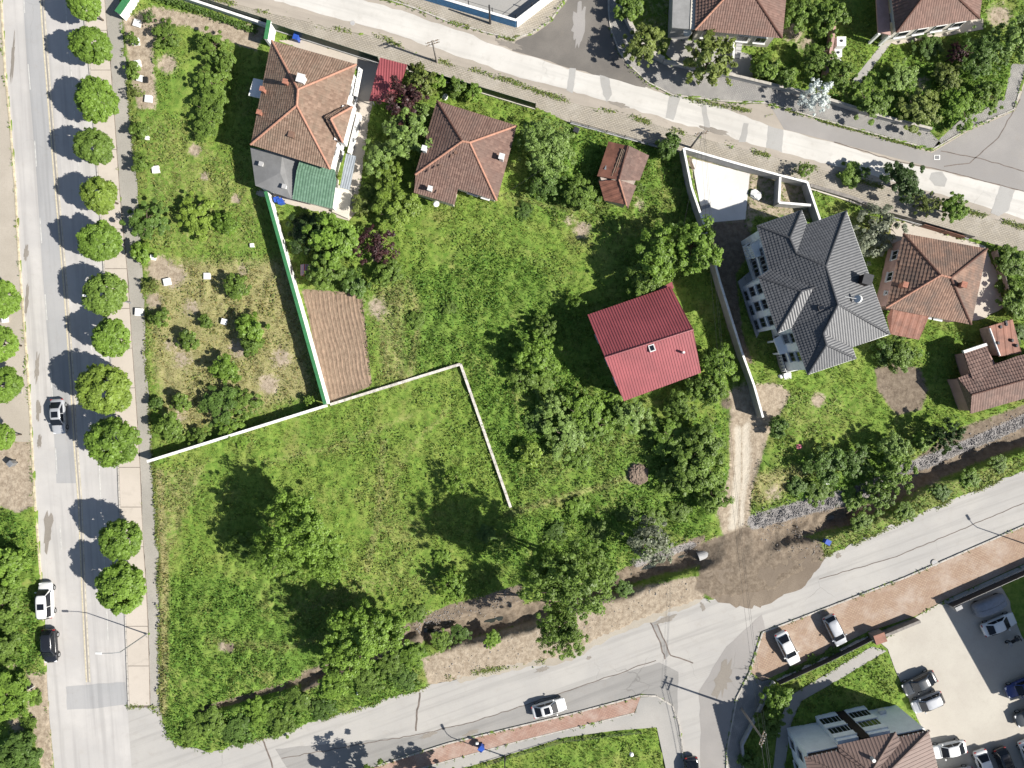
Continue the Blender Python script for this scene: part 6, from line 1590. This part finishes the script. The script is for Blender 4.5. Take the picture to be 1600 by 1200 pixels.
def car_parts(shape):
    if shape in CARMESH: return CARMESH[shape]
    L, hw, rb, rr, fr, fb, rh, belt = SHAPES[shape]; h = L / 2
    st = [(-h, hw * .72, .38, belt - .18), (-h + .08, hw * .88, .30, belt - .04), (-h + .35, hw * .97, .26, belt + .02), (-h + 1.1, hw, .24, belt + .03), (0, hw, .24, belt), (h - 1.3, hw * .99, .24, belt - .02),
          (h - .6, hw * .96, .26, belt - .12), (h - .18, hw * .86, .30, belt - .24), (h - .03, hw * .66, .38, belt - .34)]
    body = MB().add(*loft(st, 18, 4.2))
    # cabin shell with rounded plan: rings at belt and roof
    def ring(x0, x1, w, z, n=24, sq=5):
        out = []
        for k in range(n):
            t = 2 * math.pi * (k + .5) / n; c, s = math.cos(t), math.sin(t)
            out.append(((x0 + x1) / 2 + (x1 - x0) / 2 * math.copysign(abs(c) ** (2 / sq), c), w * math.copysign(abs(s) ** (2 / sq), s), z))
        return out
    rings = [ring(rb, fb, hw * .93, belt - .08), ring(rb + .06, fb - .1, hw * .90, belt + .06), ring(rr - .06, fr + .10, hw * .74, rh - .08), ring(rr + .06, fr - .06, hw * .68, rh - .015), ring(rr + .4, fr - .4, hw * .45, rh + .015)]
    n = 24; v = [p for rg in rings for p in rg]; f = []
    for i in range(4):
        for k in range(n): f.append((i * n + k, i * n + (k + 1) % n, (i + 1) * n + (k + 1) % n, (i + 1) * n + k))
    f.append(tuple(4 * n + k for k in range(n)))
    cabin = MB().add(v, f)
    def plate(a, b, c, d, off):
        P = [Vector(q) for q in (a, b, c, d)]; nr = (P[1] - P[0]).cross(P[3] - P[0]).normalized()
        cen = sum(P, Vector()) / 4
        if nr.dot(cen - Vector((0, 0, .9))) < 0: nr = -nr
        V_ = [q + nr * off for q in P] + [q - nr * .05 for q in P]
        return MB().add(V_, [(0, 1, 2, 3), (7, 6, 5, 4), (0, 4, 5, 1), (1, 5, 6, 2), (2, 6, 7, 3), (3, 7, 4, 0)])
    b2, z0, z1 = hw, belt + .04, rh - .10
    ws = plate((fb - .08, -hw * .76, z0), (fb - .08, hw * .76, z0), (fr + .10, hw * .60, z1 + .03), (fr + .10, -hw * .60, z1 + .03), .05)
    rw = plate((rb + .05, -hw * .72, z0 + .02), (rb + .05, hw * .72, z0 + .02), (rr - .05, hw * .57, z1 + .03), (rr - .05, -hw * .57, z1 + .03), .05)
    sides = []
    mid = (rr + fr) / 2
    for s in (-1, 1):
        sides.append(plate((fb - .35, s * hw * .895, z0 + .02), (mid + .05, s * hw * .895, z0 + .02), (mid + .05, s * hw * .745, z1), (fr + .0, s * hw * .745, z1), .03))
        sides.append(plate((mid - .03, s * hw * .895, z0 + .02), (rb + .32, s * hw * .895, z0 + .02), (rr + .1, s * hw * .745, z1), (mid - .03, s * hw * .745, z1), .03))
    wheel, rim = MB(), MB()
    wheel.tube([(0, -.1, 0), (0, .1, 0)], .32, 16); rim.tube([(0, -.108, 0), (0, .108, 0)], .20, 12)
    hl, tl = MB().box((0, 0, 0), (.22, .32, .14)), MB().box((0, 0, 0), (.12, .28, .18))
    mir = MB().box((0, 0, 0), (.16, .2, .13))
    CARMESH[shape] = dict(body=body.mesh('body', M['metal_grey'], True), cabin=cabin.mesh('cabin', M['metal_grey'], True), ws=ws.mesh('windscreen', M['car_glass']), rw=rw.mesh('rear_window', M['car_glass']),
        sides=[q.mesh('side_window', M['car_glass']) for q in sides], wheel=wheel.mesh('wheel', M['tyre'], False, .02), rim=rim.mesh('rim', M['rim']), hl=hl.mesh('headlight', M['lamp_clear'], False, .03), tl=tl.mesh('taillight', M['lamp_red'], False, .02), mir=mir.mesh('mirror', M['metal_grey'], False, .03))
    return CARMESH[shape]
def car(shape, px, py, head, colour, label, z=0.01, sunroof=False, scale=1.0, group='parked cars'):
    p = W(px, py, .8); az = math.atan2(-head[1], head[0])
    root = empty('parked_car', (p.x, p.y, z), label, 'car', group, az); root.scale = (scale,) * 3
    m = car_parts(shape); L, hw, rb, rr, fr, fb, rh, belt = SHAPES[shape]; h = L / 2; pc = PAINT[colour]
    def put(name, me, loc=(0, 0, 0), par=root, painted=False, rz=0):
        o = link(name, me, par, loc, rz)
        if painted: o.material_slots[0].link = 'OBJECT'; o.material_slots[0].material = pc
        return o
    put('body', m['body'], painted=True); cb = put('cabin', m['cabin'], painted=True)
    put('windscreen', m['ws']); put('rear_window', m['rw'])
    for q in m['sides']: put('side_window', q)
    for sx in (-h + .82, h - .85):
        for sy in (-1, 1): w = put('wheel', m['wheel'], (sx, sy * (hw - .10), .32)); put('rim', m['rim'], (0, 0, 0), w)
    for sy in (-1, 1):
        put('headlight', m['hl'], (h - .2, sy * hw * .66, belt - .32)); put('taillight', m['tl'], (-h + .08, sy * hw * .74, belt - .16)); put('mirror', m['mir'], (fb - .35, sy * (hw + .08), belt + .08), painted=True)
    if sunroof: MB().box(((rr + fr) / 2 + .1, 0, rh + .012), (.75, hw * .95, .02)).build('sunroof', M['car_glass'], root, local=True)
    return root
car('sedan', 90, 651, (.06, 1), 'silver', 'silver car with black sunroof driving on the left lane of the main road', .02, True, 1.0, None)
car('van', 71, 938, (-.04, -1), 'white', 'white van with dark roof hatch parked at the left kerb', .01, True, 1.0)
car('hatch', 77, 1010, (.06, 1), 'black', 'black car parked at the left kerb below the white van', .01, False, 1.05)
car('sedan', 858, 1107, (1, -.27), 'white', 'white car with sunroof parked beside the left brick pavement', .015, True, .98)
car('sedan', 1231, 1013, (.45, .9), 'white', 'white sedan parked on the right brick pavement', .1)
car('hatch', 1305, 985, (.45, .9), 'silver', 'silver hatchback parked on the right brick pavement', .1)
car('sedan', 1562, 976, (1, -.42), 'white', 'white sedan in the shaded parking bays beside the covered car', .04)
car('sedan', 1437, 1068, (-1, .50), 'grey', 'dark grey car at the lawn edge, upper of two', .04)
car('hatch', 1450, 1098, (-1, .42), 'silver', 'silver-grey car at the lawn edge, lower of two', .04)
car('sedan', 1599, 1073, (-1, .45), 'blue', 'dark blue car cut by the right edge in the shade', .04)
car('suv', 1613, 1118, (-1, .40), 'grey', 'grey car barely entering at the right edge in the sun', .04)
car('sedan', 1483, 1172, (-1, .22), 'white', 'white car beside the brown apartment roof', .04)
car('sedan', 1540, 1199, (.35, 1), 'white', 'white car cut by the bottom edge, left of the black one', .04)
car('hatch', 1571, 1193, (.4, 1), 'black', 'black car cut by the bottom edge in the shade', .04)
car('sedan', 1611, 1183, (.4, 1), 'white', 'pale car in the lower right corner', .04)
car('hatch', 1497, 1213, (-1, .25), 'silver', 'silver car just touching the bottom edge', .04)
car('sedan', 1082, 1211, (.08, 1), 'black', 'black car cut by the bottom edge on the lower side road', .02)
# car under a fabric cover
p = W(1548, 946, .8); root = empty('covered_car', (p.x, p.y, .04), 'car hidden under a smooth grey-blue fabric cover', 'car', None, math.atan2(.38, 1))
st = [(-2.15, .55, .12, .9), (-2.05, .82, .08, 1.15), (-1.6, .93, .03, 1.45), (-.6, .96, .02, 1.58), (.4, .96, .02, 1.52), (1.2, .95, .02, 1.18), (1.8, .90, .03, .98), (2.08, .75, .1, .8), (2.16, .5, .16, .68)]
cv = MB().add(*loft(st, 20, 3.4)).build('cover', PAINT['cover'], root, True, local=True)
MB().tube([(-2.0, 0, 1.16), (-1.6, .0, 1.46), (-.6, 0, 1.59), (.4, 0, 1.53), (1.2, 0, 1.19), (1.8, 0, .99)], .015, 5).build('cover_seam', PAINT['grey'], cv, local=True)
for sx in (-1.35, 1.35):
    for sy in (-.8, .8): MB().tube([(sx, sy - .1, .31), (sx, sy + .1, .31)], .31, 14).build('wheel', M['tyre'], root, local=True)
# motorcycle with top box
p = W(1583, 1000, .5); root = empty('motorcycle', (p.x, p.y, .04), 'dark motorcycle with grey top box in the shaded bays', 'motorcycle', None, .45)
for sx in (-.68, .7):
    w = MB().tube([(sx, -.07, .31), (sx, .07, .31)], .31, 16).build('wheel', M['tyre'], root, local=True)
    MB().tube([(sx, -.075, .31), (sx, .075, .31)], .17, 12).build('rim', M['rim'], w, local=True)
MB().add(*loft([(-.75, .08, .6, .8), (-.4, .16, .55, .86), (0, .17, .45, .85), (.25, .2, .4, 1.0), (.5, .18, .5, 1.02), (.7, .08, .6, .9)], 12, 2.6)).build('body', M['metal_dark'], root, True, local=True)
MB().add(*loft([(-.72, .1, .8, .9), (-.4, .16, .78, .92), (.05, .13, .78, .9)], 10, 3)).build('seat', M['tyre'], root, True, local=True)
MB().tube([(.45, -.38, 1.05), (.52, -.15, 1.1), (.52, .15, 1.1), (.45, .38, 1.05)], .025, 6).build('handlebar', M['metal_grey'], root, local=True)
for sy in (-.09, .09): MB().tube([(.7, sy, .31), (.52, sy, 1.05)], .03, 6).build('fork', M['metal_grey'], root, local=True)
MB().box((-.82, 0, 1.02), (.42, .5, .36)).build('top_box', M['metal_grey'], root, bevel=.06, local=True)
MB().add(*loft([(.55, .2, .95, 1.3), (.68, .14, .9, 1.2)], 10, 3)).build('windshield', M['car_glass'], root, True, local=True)

# ------------------------------------------------------------------ poles, lamps and wires
def lamp(px, py, h, arm, label, mat='metal_grey', head='metal_white', al=1.8):
    p = W(px, py); d = Vector((arm[0], -arm[1], 0)).normalized()
    root = empty('street_lamp', (p.x, p.y, 0), label, 'street lamp')
    MB().tube([(0, 0, 0), (0, 0, .4)], [.14, .12], 10).build('base', M[mat], root, local=True)
    MB().tube([(0, 0, .4), (0, 0, h * .6), (0, 0, h - .3)], [.085, .07, .055], 8).build('pole', M[mat], root, local=True)
    MB().tube([(0, 0, h - .3), d * al * .35 + Vector((0, 0, h + .05)), d * al + Vector((0, 0, h + .15))], [.05, .045, .035], 7).build('arm', M[mat], root, local=True)
    e = d * (al + .3); az = math.atan2(d.y, d.x)
    MB().box((e.x, e.y, h + .15), (.75, .28, .12), az).build('lamp_head', M[head], root, bevel=.03, local=True)
lamp(230, 990, 6.9, (-1, -.02), 'grey street lamp arching over the main road near the lower cars', 'metal_grey', 'metal_white', 2.0)
lamp(204, 473, 5.2, (-1, -.1), 'street lamp with white head poking out of a street tree', 'metal_grey', 'metal_white', 2.4)
lamp(-12, 648, 5.5, (1, .05), 'street lamp at the left edge reaching towards the road', 'metal_grey', 'metal_white', 1.6)
lamp(789, 1181, 6.2, (-.5, -1), 'slim street lamp behind the left brick pavement', 'metal_dark', 'metal_dark', 1.0)
lamp(1608, 852, 6.0, (-.6, -1), 'slim street lamp at the right edge of the brick pavement', 'metal_dark', 'metal_dark', 1.0)
# small park lamp
p = W(981, 1161); root = empty('globe_lamp', (p.x, p.y, .09), 'short lamp post with white round head beside the bottom lawn', 'street lamp')
MB().tube([(0, 0, 0), (0, 0, 2.6)], [.06, .045], 8).build('pole', M['metal_dark'], root, local=True)
MB().tube([(0, 0, 2.6), (0, 0, 2.72), (0, 0, 2.92), (0, 0, 3.0)], [.12, .26, .26, .1], 14).build('lamp_head', M['white_plastic'], root, True, local=True)
def utility(px, py, h, label, az, arms=2, mat='wood_grey'):
    p = W(px, py); root = empty('utility_pole', (p.x, p.y, 0), label, 'utility pole', None, az)
    MB().tube([(0, 0, -.1), (0, 0, h)], [.16, .10], 9).build('pole', M[mat], root, local=True)
    for k in range(arms):
        MB().box((0, 0, h - .2 - k * .6), (1.7, .1, .1)).build('crossarm', M['wood'], root, local=True)
        for s in (-.75, -.3, .3, .75): MB().tube([(s, 0, h - .16 - k * .6), (s, 0, h + .06 - k * .6)], [.05, .03], 6).build('insulator', M['white_plastic'], root, local=True)
    return Vector((p.x, p.y, h))
u1 = utility(683, 97, 5.9, 'grey utility pole in the street left of the blue wall', .3)
u2 = utility(766, 37, 4.6, 'thin dark pole standing at the blue wall', 1.2, 0, 'metal_dark')
u3 = utility(1079, 231, 6.0, 'utility pole at the corner of the grey yard wall', .2)
u4 = utility(1158, 1107, 8.6, 'tall utility pole at the apartment corner with many wires', 1.2)
u5 = utility(1193, 1330, 8.6, 'utility pole below the frame carrying the apartment wires', 1.2)
u6 = utility(-30, 1130, 6.0, 'white pole beyond the left edge at the lower thicket', .4, 0, 'metal_white')
def wire(a, b, sag, label, r=.012):
    mb = MB(); pts = []
    for k in range(15):
        t = k / 14; p = a.lerp(b, t); p.z -= sag * 4 * t * (1 - t); pts.append(p)
    tag(mb.tube(pts, r, 4).build('overhead_wire', M['metal_dark']), label, 'wire', 'overhead wires')
for k, s in enumerate((-.75, .3, .75)):
    o = Vector((s * .35, s * .9, -.05))
    wire(u4 + o, u5 + o, .5, 'thick overhead wire from the apartment pole down out of the frame, %s of three' % ('left', 'middle', 'right')[k], .03)
    wire(u4 + o, u3 + o, 2.0, 'thin overhead wire between apartment pole and yard wall pole, %s of three' % ('left', 'middle', 'right')[k])
wire(u3, W(1050, 448, 3.6), .3, 'single wire from the yard wall pole to the red-roofed house')
wire(W(776, 310, 3), W(850, 262, 5), .3, 'thin wire at the corner of the small square house')
# slanting white pole at the lower left
tag(MB().tube([W(-30, 1122, .3), W(54, 1072, 1.2)], [.07, .05], 8).build('white_barrier_pole', M['metal_white']), 'long white pole slanting in from the left edge', 'pole')

# ------------------------------------------------------------------ small things
ordb = ['topmost', 'second from the top', 'third from the top', 'fourth from the top', 'fifth from the top']
boxes = [(216, 38, 11, 'white square box at the orchard edge, %s' % ordb[0]), (214, 67, 11, 'white square box at the orchard edge, %s' % ordb[1]), (217, 101, 10, 'white square box at the orchard edge, %s' % ordb[2]), (221, 124, 10, 'white square box at the orchard edge, %s, beside a dark one' % ordb[3]), (234, 156, 11, 'white square box at the orchard edge, %s' % ordb[4]),
         (245, 266, 11, 'white square box alone at the orchard edge below the saplings'), (241, 403, 8, 'small white box beside a fruit tree at the burnt patch'), (263, 441, 11, 'tilted white box on the burnt earth patch'), (325, 432, 10, 'white box in the middle of the orchard right of the burnt patch'), (352, 503, 9, 'white box beside the bright fruit tree on dry ground'), (219, 488, 12, 'white box with dark lid standing on the verge'), (395, 384, 6, 'tiny white box near the long white and green wall'), (232, 217, 6, 'tiny white box in the grass at the upper orchard edge'), (10, 500, 9, 'white box under the left edge trees'), (255, 355, 5, 'tiny white box between two broad fruit trees')]
for x, y, s, lab in boxes:
    p = W(x, y); q = s / S; gz = max(0, ground_z(p.x, p.y) - .03); root = empty('white_box', (p.x, p.y, gz), lab, 'box', 'white boxes in the orchard', rnd.uniform(-.3, .3))
    MB().box((0, 0, .15), (q * .92, q * .92, .36)).build('box_body', M['white_plastic'], root, bevel=.015, local=True)
    MB().box((0, 0, .37), (q, q, .07)).build('lid', M['white_plastic'], root, bevel=.015, local=True)
    for s_ in (-1, 1): MB().box((s_ * q * .47, 0, .22), (.03, .16, .05)).build('handle', M['metal_grey'], root, local=True)
p = W(229, 126); root = empty('dark_box', (p.x, p.y, .05), 'black square box beside a white one at the orchard edge', 'box')
MB().box((0, 0, .15), (.55, .7, .34)).build('box_body', M['metal_dark'], root, local=True); MB().box((0, 0, .35), (.6, .75, .05)).build('lid', M['tyre'], root, local=True)
p = W(214, 487); root = empty('dark_box', (p.x, p.y, .04), 'black square tray beside the box on the verge', 'box')
MB().box((0, 0, .1), (.5, .8, .22)).build('box_body', M['tyre'], root, local=True); MB().box((0, 0, .22), (.56, .86, .03)).build('rim', M['metal_dark'], root, local=True)
def bin_(px, py, label, z, h=1.0, mat='blue_plastic', name='waste_bin'):
    p = W(px, py, h / 2); root = empty(name, (p.x, p.y, z), label, 'bin', None, rnd.uniform(0, 3))
    MB().box((0, 0, h / 2), (.52, .58, h), 0, 1.12).build('bin_body', M[mat], root, bevel=.03, local=True)
    MB().box((0, 0, h + .04), (.66, .72, .09)).build('lid', M[mat], root, bevel=.03, local=True)
    for s in (-.2, .2): MB().tube([(s - .03, -.3, .1), (s + .03, -.3, .1)], .1, 8).build('wheel', M['tyre'], root, local=True)
bin_(752, 1167, 'blue bin on the left brick pavement', .1, .95)
bin_(1291, 846, 'dark blue bin at the edge of the dirt fan', .08, .9)
bin_(440, 316, 'bright blue bin below the grey annex roof', .05, 1.1)
bin_(434, 313, 'second bright blue bin below the grey annex roof, left one', .05, 1.0)
bin_(464, 61, 'blue-black bin behind the house with green annex', .05, 1.0)
bin_(900, 205, 'dark grey bin in the grass above the rusty shed', .1, .8, 'metal_dark')
bin_(20, 724, 'small grey bin on the dirt at the left edge', .03, 1.0, 'metal_grey')
p = W(746, 1156); root = empty('post_box', (p.x, p.y, .1), 'small white pedestal beside the blue bin', 'pedestal')
MB().tube([(0, 0, 0), (0, 0, .7)], [.14, .12], 8).build('stem', M['metal_dark'], root, local=True); MB().box((0, 0, .8), (.35, .28, .25)).build('head', M['white_plastic'], root, bevel=.03, local=True)
def crumple(name, px, py, s, mat, label, cat, z=.1):
    p = W(px, py); bm = bmesh.new(); bmesh.ops.create_icosphere(bm, subdivisions=2 if s < .8 else 4, radius=s)
    r = random.Random(int(px)); 
    for v in bm.verts: v.co = Vector((v.co.x, v.co.y, max(v.co.z, -s * .3) * (.6 if s < .8 else .3))) * (r.uniform(.6, 1.25) if s < .8 else r.uniform(.82, 1.18))
    me = bpy.data.meshes.new(name); bm.to_mesh(me); bm.free(); me.materials.append(M[mat])
    o = link(name, me, None, (p.x, p.y, max(z, ground_z(p.x, p.y) + s * .2))); tag(o, label, cat)
crumple('cloth_heap', 1247, 697, .38, 'pink_cloth', 'small pink and red heap at the lawn edge', 'cloth')
crumple('plastic_bag', 1292, 754, .34, 'white_plastic', 'white plastic bag under the dark trees below the lawn', 'bag')
crumple('plastic_bag', 561, 1082, .30, 'white_plastic', 'white plastic bag in the weeds above the lower road', 'bag')
crumple('plastic_bag', 1219, 588, .30, 'white_plastic', 'white bag on the lawn beside the terrace steps', 'bag')
crumple('tarp_heap', 1180, 305, .75, 'white_plastic', 'crumpled white sheet beside the bright concrete slab', 'sheet')
crumple('brushwood_heap', 997, 741, 1.2, 'soil_pile', 'brown brushwood heap right of the green plot', 'heap')
crumple('white_planter', 696, 152, .4, 'white_plastic', 'white planter at the corner of the small square house', 'planter')
# culvert pipe
p = W(1108, 868); root = empty('culvert_pipe', (p.x, p.y, -1.75), 'concrete culvert pipe under the dirt track', 'culvert', None, math.radians(20))
bm = bmesh.new(); me = bpy.data.meshes.new('pipe')
vo = []; n = 18
for x in (-1.2, 3.0):
    for rr in (.62, .5):
        vo.append([bm.verts.new((x, rr * math.cos(2 * math.pi * k / n), .45 + rr * math.sin(2 * math.pi * k / n))) for k in range(n)])
for k in range(n):
    k2 = (k + 1) % n
    bm.faces.new((vo[0][k], vo[0][k2], vo[2][k2], vo[2][k])); bm.faces.new((vo[1][k], vo[3][k], vo[3][k2], vo[1][k2]))
    bm.faces.new((vo[0][k], vo[1][k], vo[1][k2], vo[0][k2])); bm.faces.new((vo[2][k], vo[2][k2], vo[3][k2], vo[3][k]))
bm.to_mesh(me); bm.free(); me.materials.append(M['wall_concrete']); link('pipe', me, root)
# water tanks in the upper right garden
for k, (x, y) in enumerate(((1312, 67), (1308, 84), (1310, 97))):
    p = W(x, y, .8); root = empty('water_tank', (p.x, p.y, .03), 'white square water tank in the upper right garden, %s of three' % ('upper', 'middle', 'lower')[k], 'water tank', 'white water tanks')
    sz = (1.2, 1.0, .7)[k]
    MB().box((0, 0, .5 * sz + .1), (sz, sz, sz)).build('tank_body', M['white_plastic'], root, bevel=.06, local=True)
    MB().tube([(0, 0, sz + .08), (0, 0, sz + .2)], .16, 12).build('cap', M['metal_dark'], root, local=True)
    MB().box((0, 0, .06), (sz + .05, sz + .05, .12)).build('pallet', M['wood'], root, local=True)
# manholes and drains
for x, y, r_m, z, lab in ((551, 36, .35, .014, 'round manhole cover in the white lane of the side street'), (1460, 879, .42, .11, 'round manhole cover on the right brick pavement edge')):
    p = W(x, y); root = empty('manhole_cover', (p.x, p.y, z), lab, 'manhole cover')
    MB().tube([(0, 0, -.05), (0, 0, .006)], r_m, 20).build('frame', M['kerb'], root, local=True); MB().tube([(0, 0, -.05), (0, 0, .012)], r_m * .8, 20).build('cover', M['wall_concrete'], root, local=True)
for x, y, lab in ((31, 612, 'small square drain grate on the left pavement'), (1464, 246, 'white-framed drain at the junction corner'), (1092, 159, 'dark drain grate at the edge of the white lane')):
    p = W(x, y); root = empty('drain_grate', (p.x, p.y, .09 if x < 100 else .02), lab, 'drain')
    MB().box((0, 0, 0), (.75, .6, .04)).build('frame', M['wall_white' if x == 1464 else 'kerb'], root, local=True)
    for k in range(5): MB().box((-.24 + k * .12, 0, .03), (.05, .46, .03)).build('bar', M['metal_dark'], root, local=True)
# ladder of planks leaning in the concrete yard
root = empty('timber_planks', W(1074, 252), 'long timber planks leaning on the inside of the yard wall', 'planks')
for k in range(3): MB().tube([W(1073 + k * 2.5, 246, 1.9), W(1082 + k * 1.5, 264, .2)], .07, 4).build('plank', M['wood'], root)
root = empty('garden_bench', W(1101, 325), 'small metal bench on the bright concrete slab', 'bench')
p = W(1101, 325)
MB().box((p.x, p.y, .6), (1.2, .4, .06), .3).build('seat', M['metal_grey'], root); MB().box((p.x - .1, p.y + .25, .85), (1.2, .06, .4), .3).build('backrest', M['metal_grey'], root)
for sx in (-.5, .5):
    for sy in (-.15, .15): MB().box((p.x + sx, p.y + sy + sx * .3, .37), (.06, .06, .46), .3).build('leg', M['metal_grey'], root)
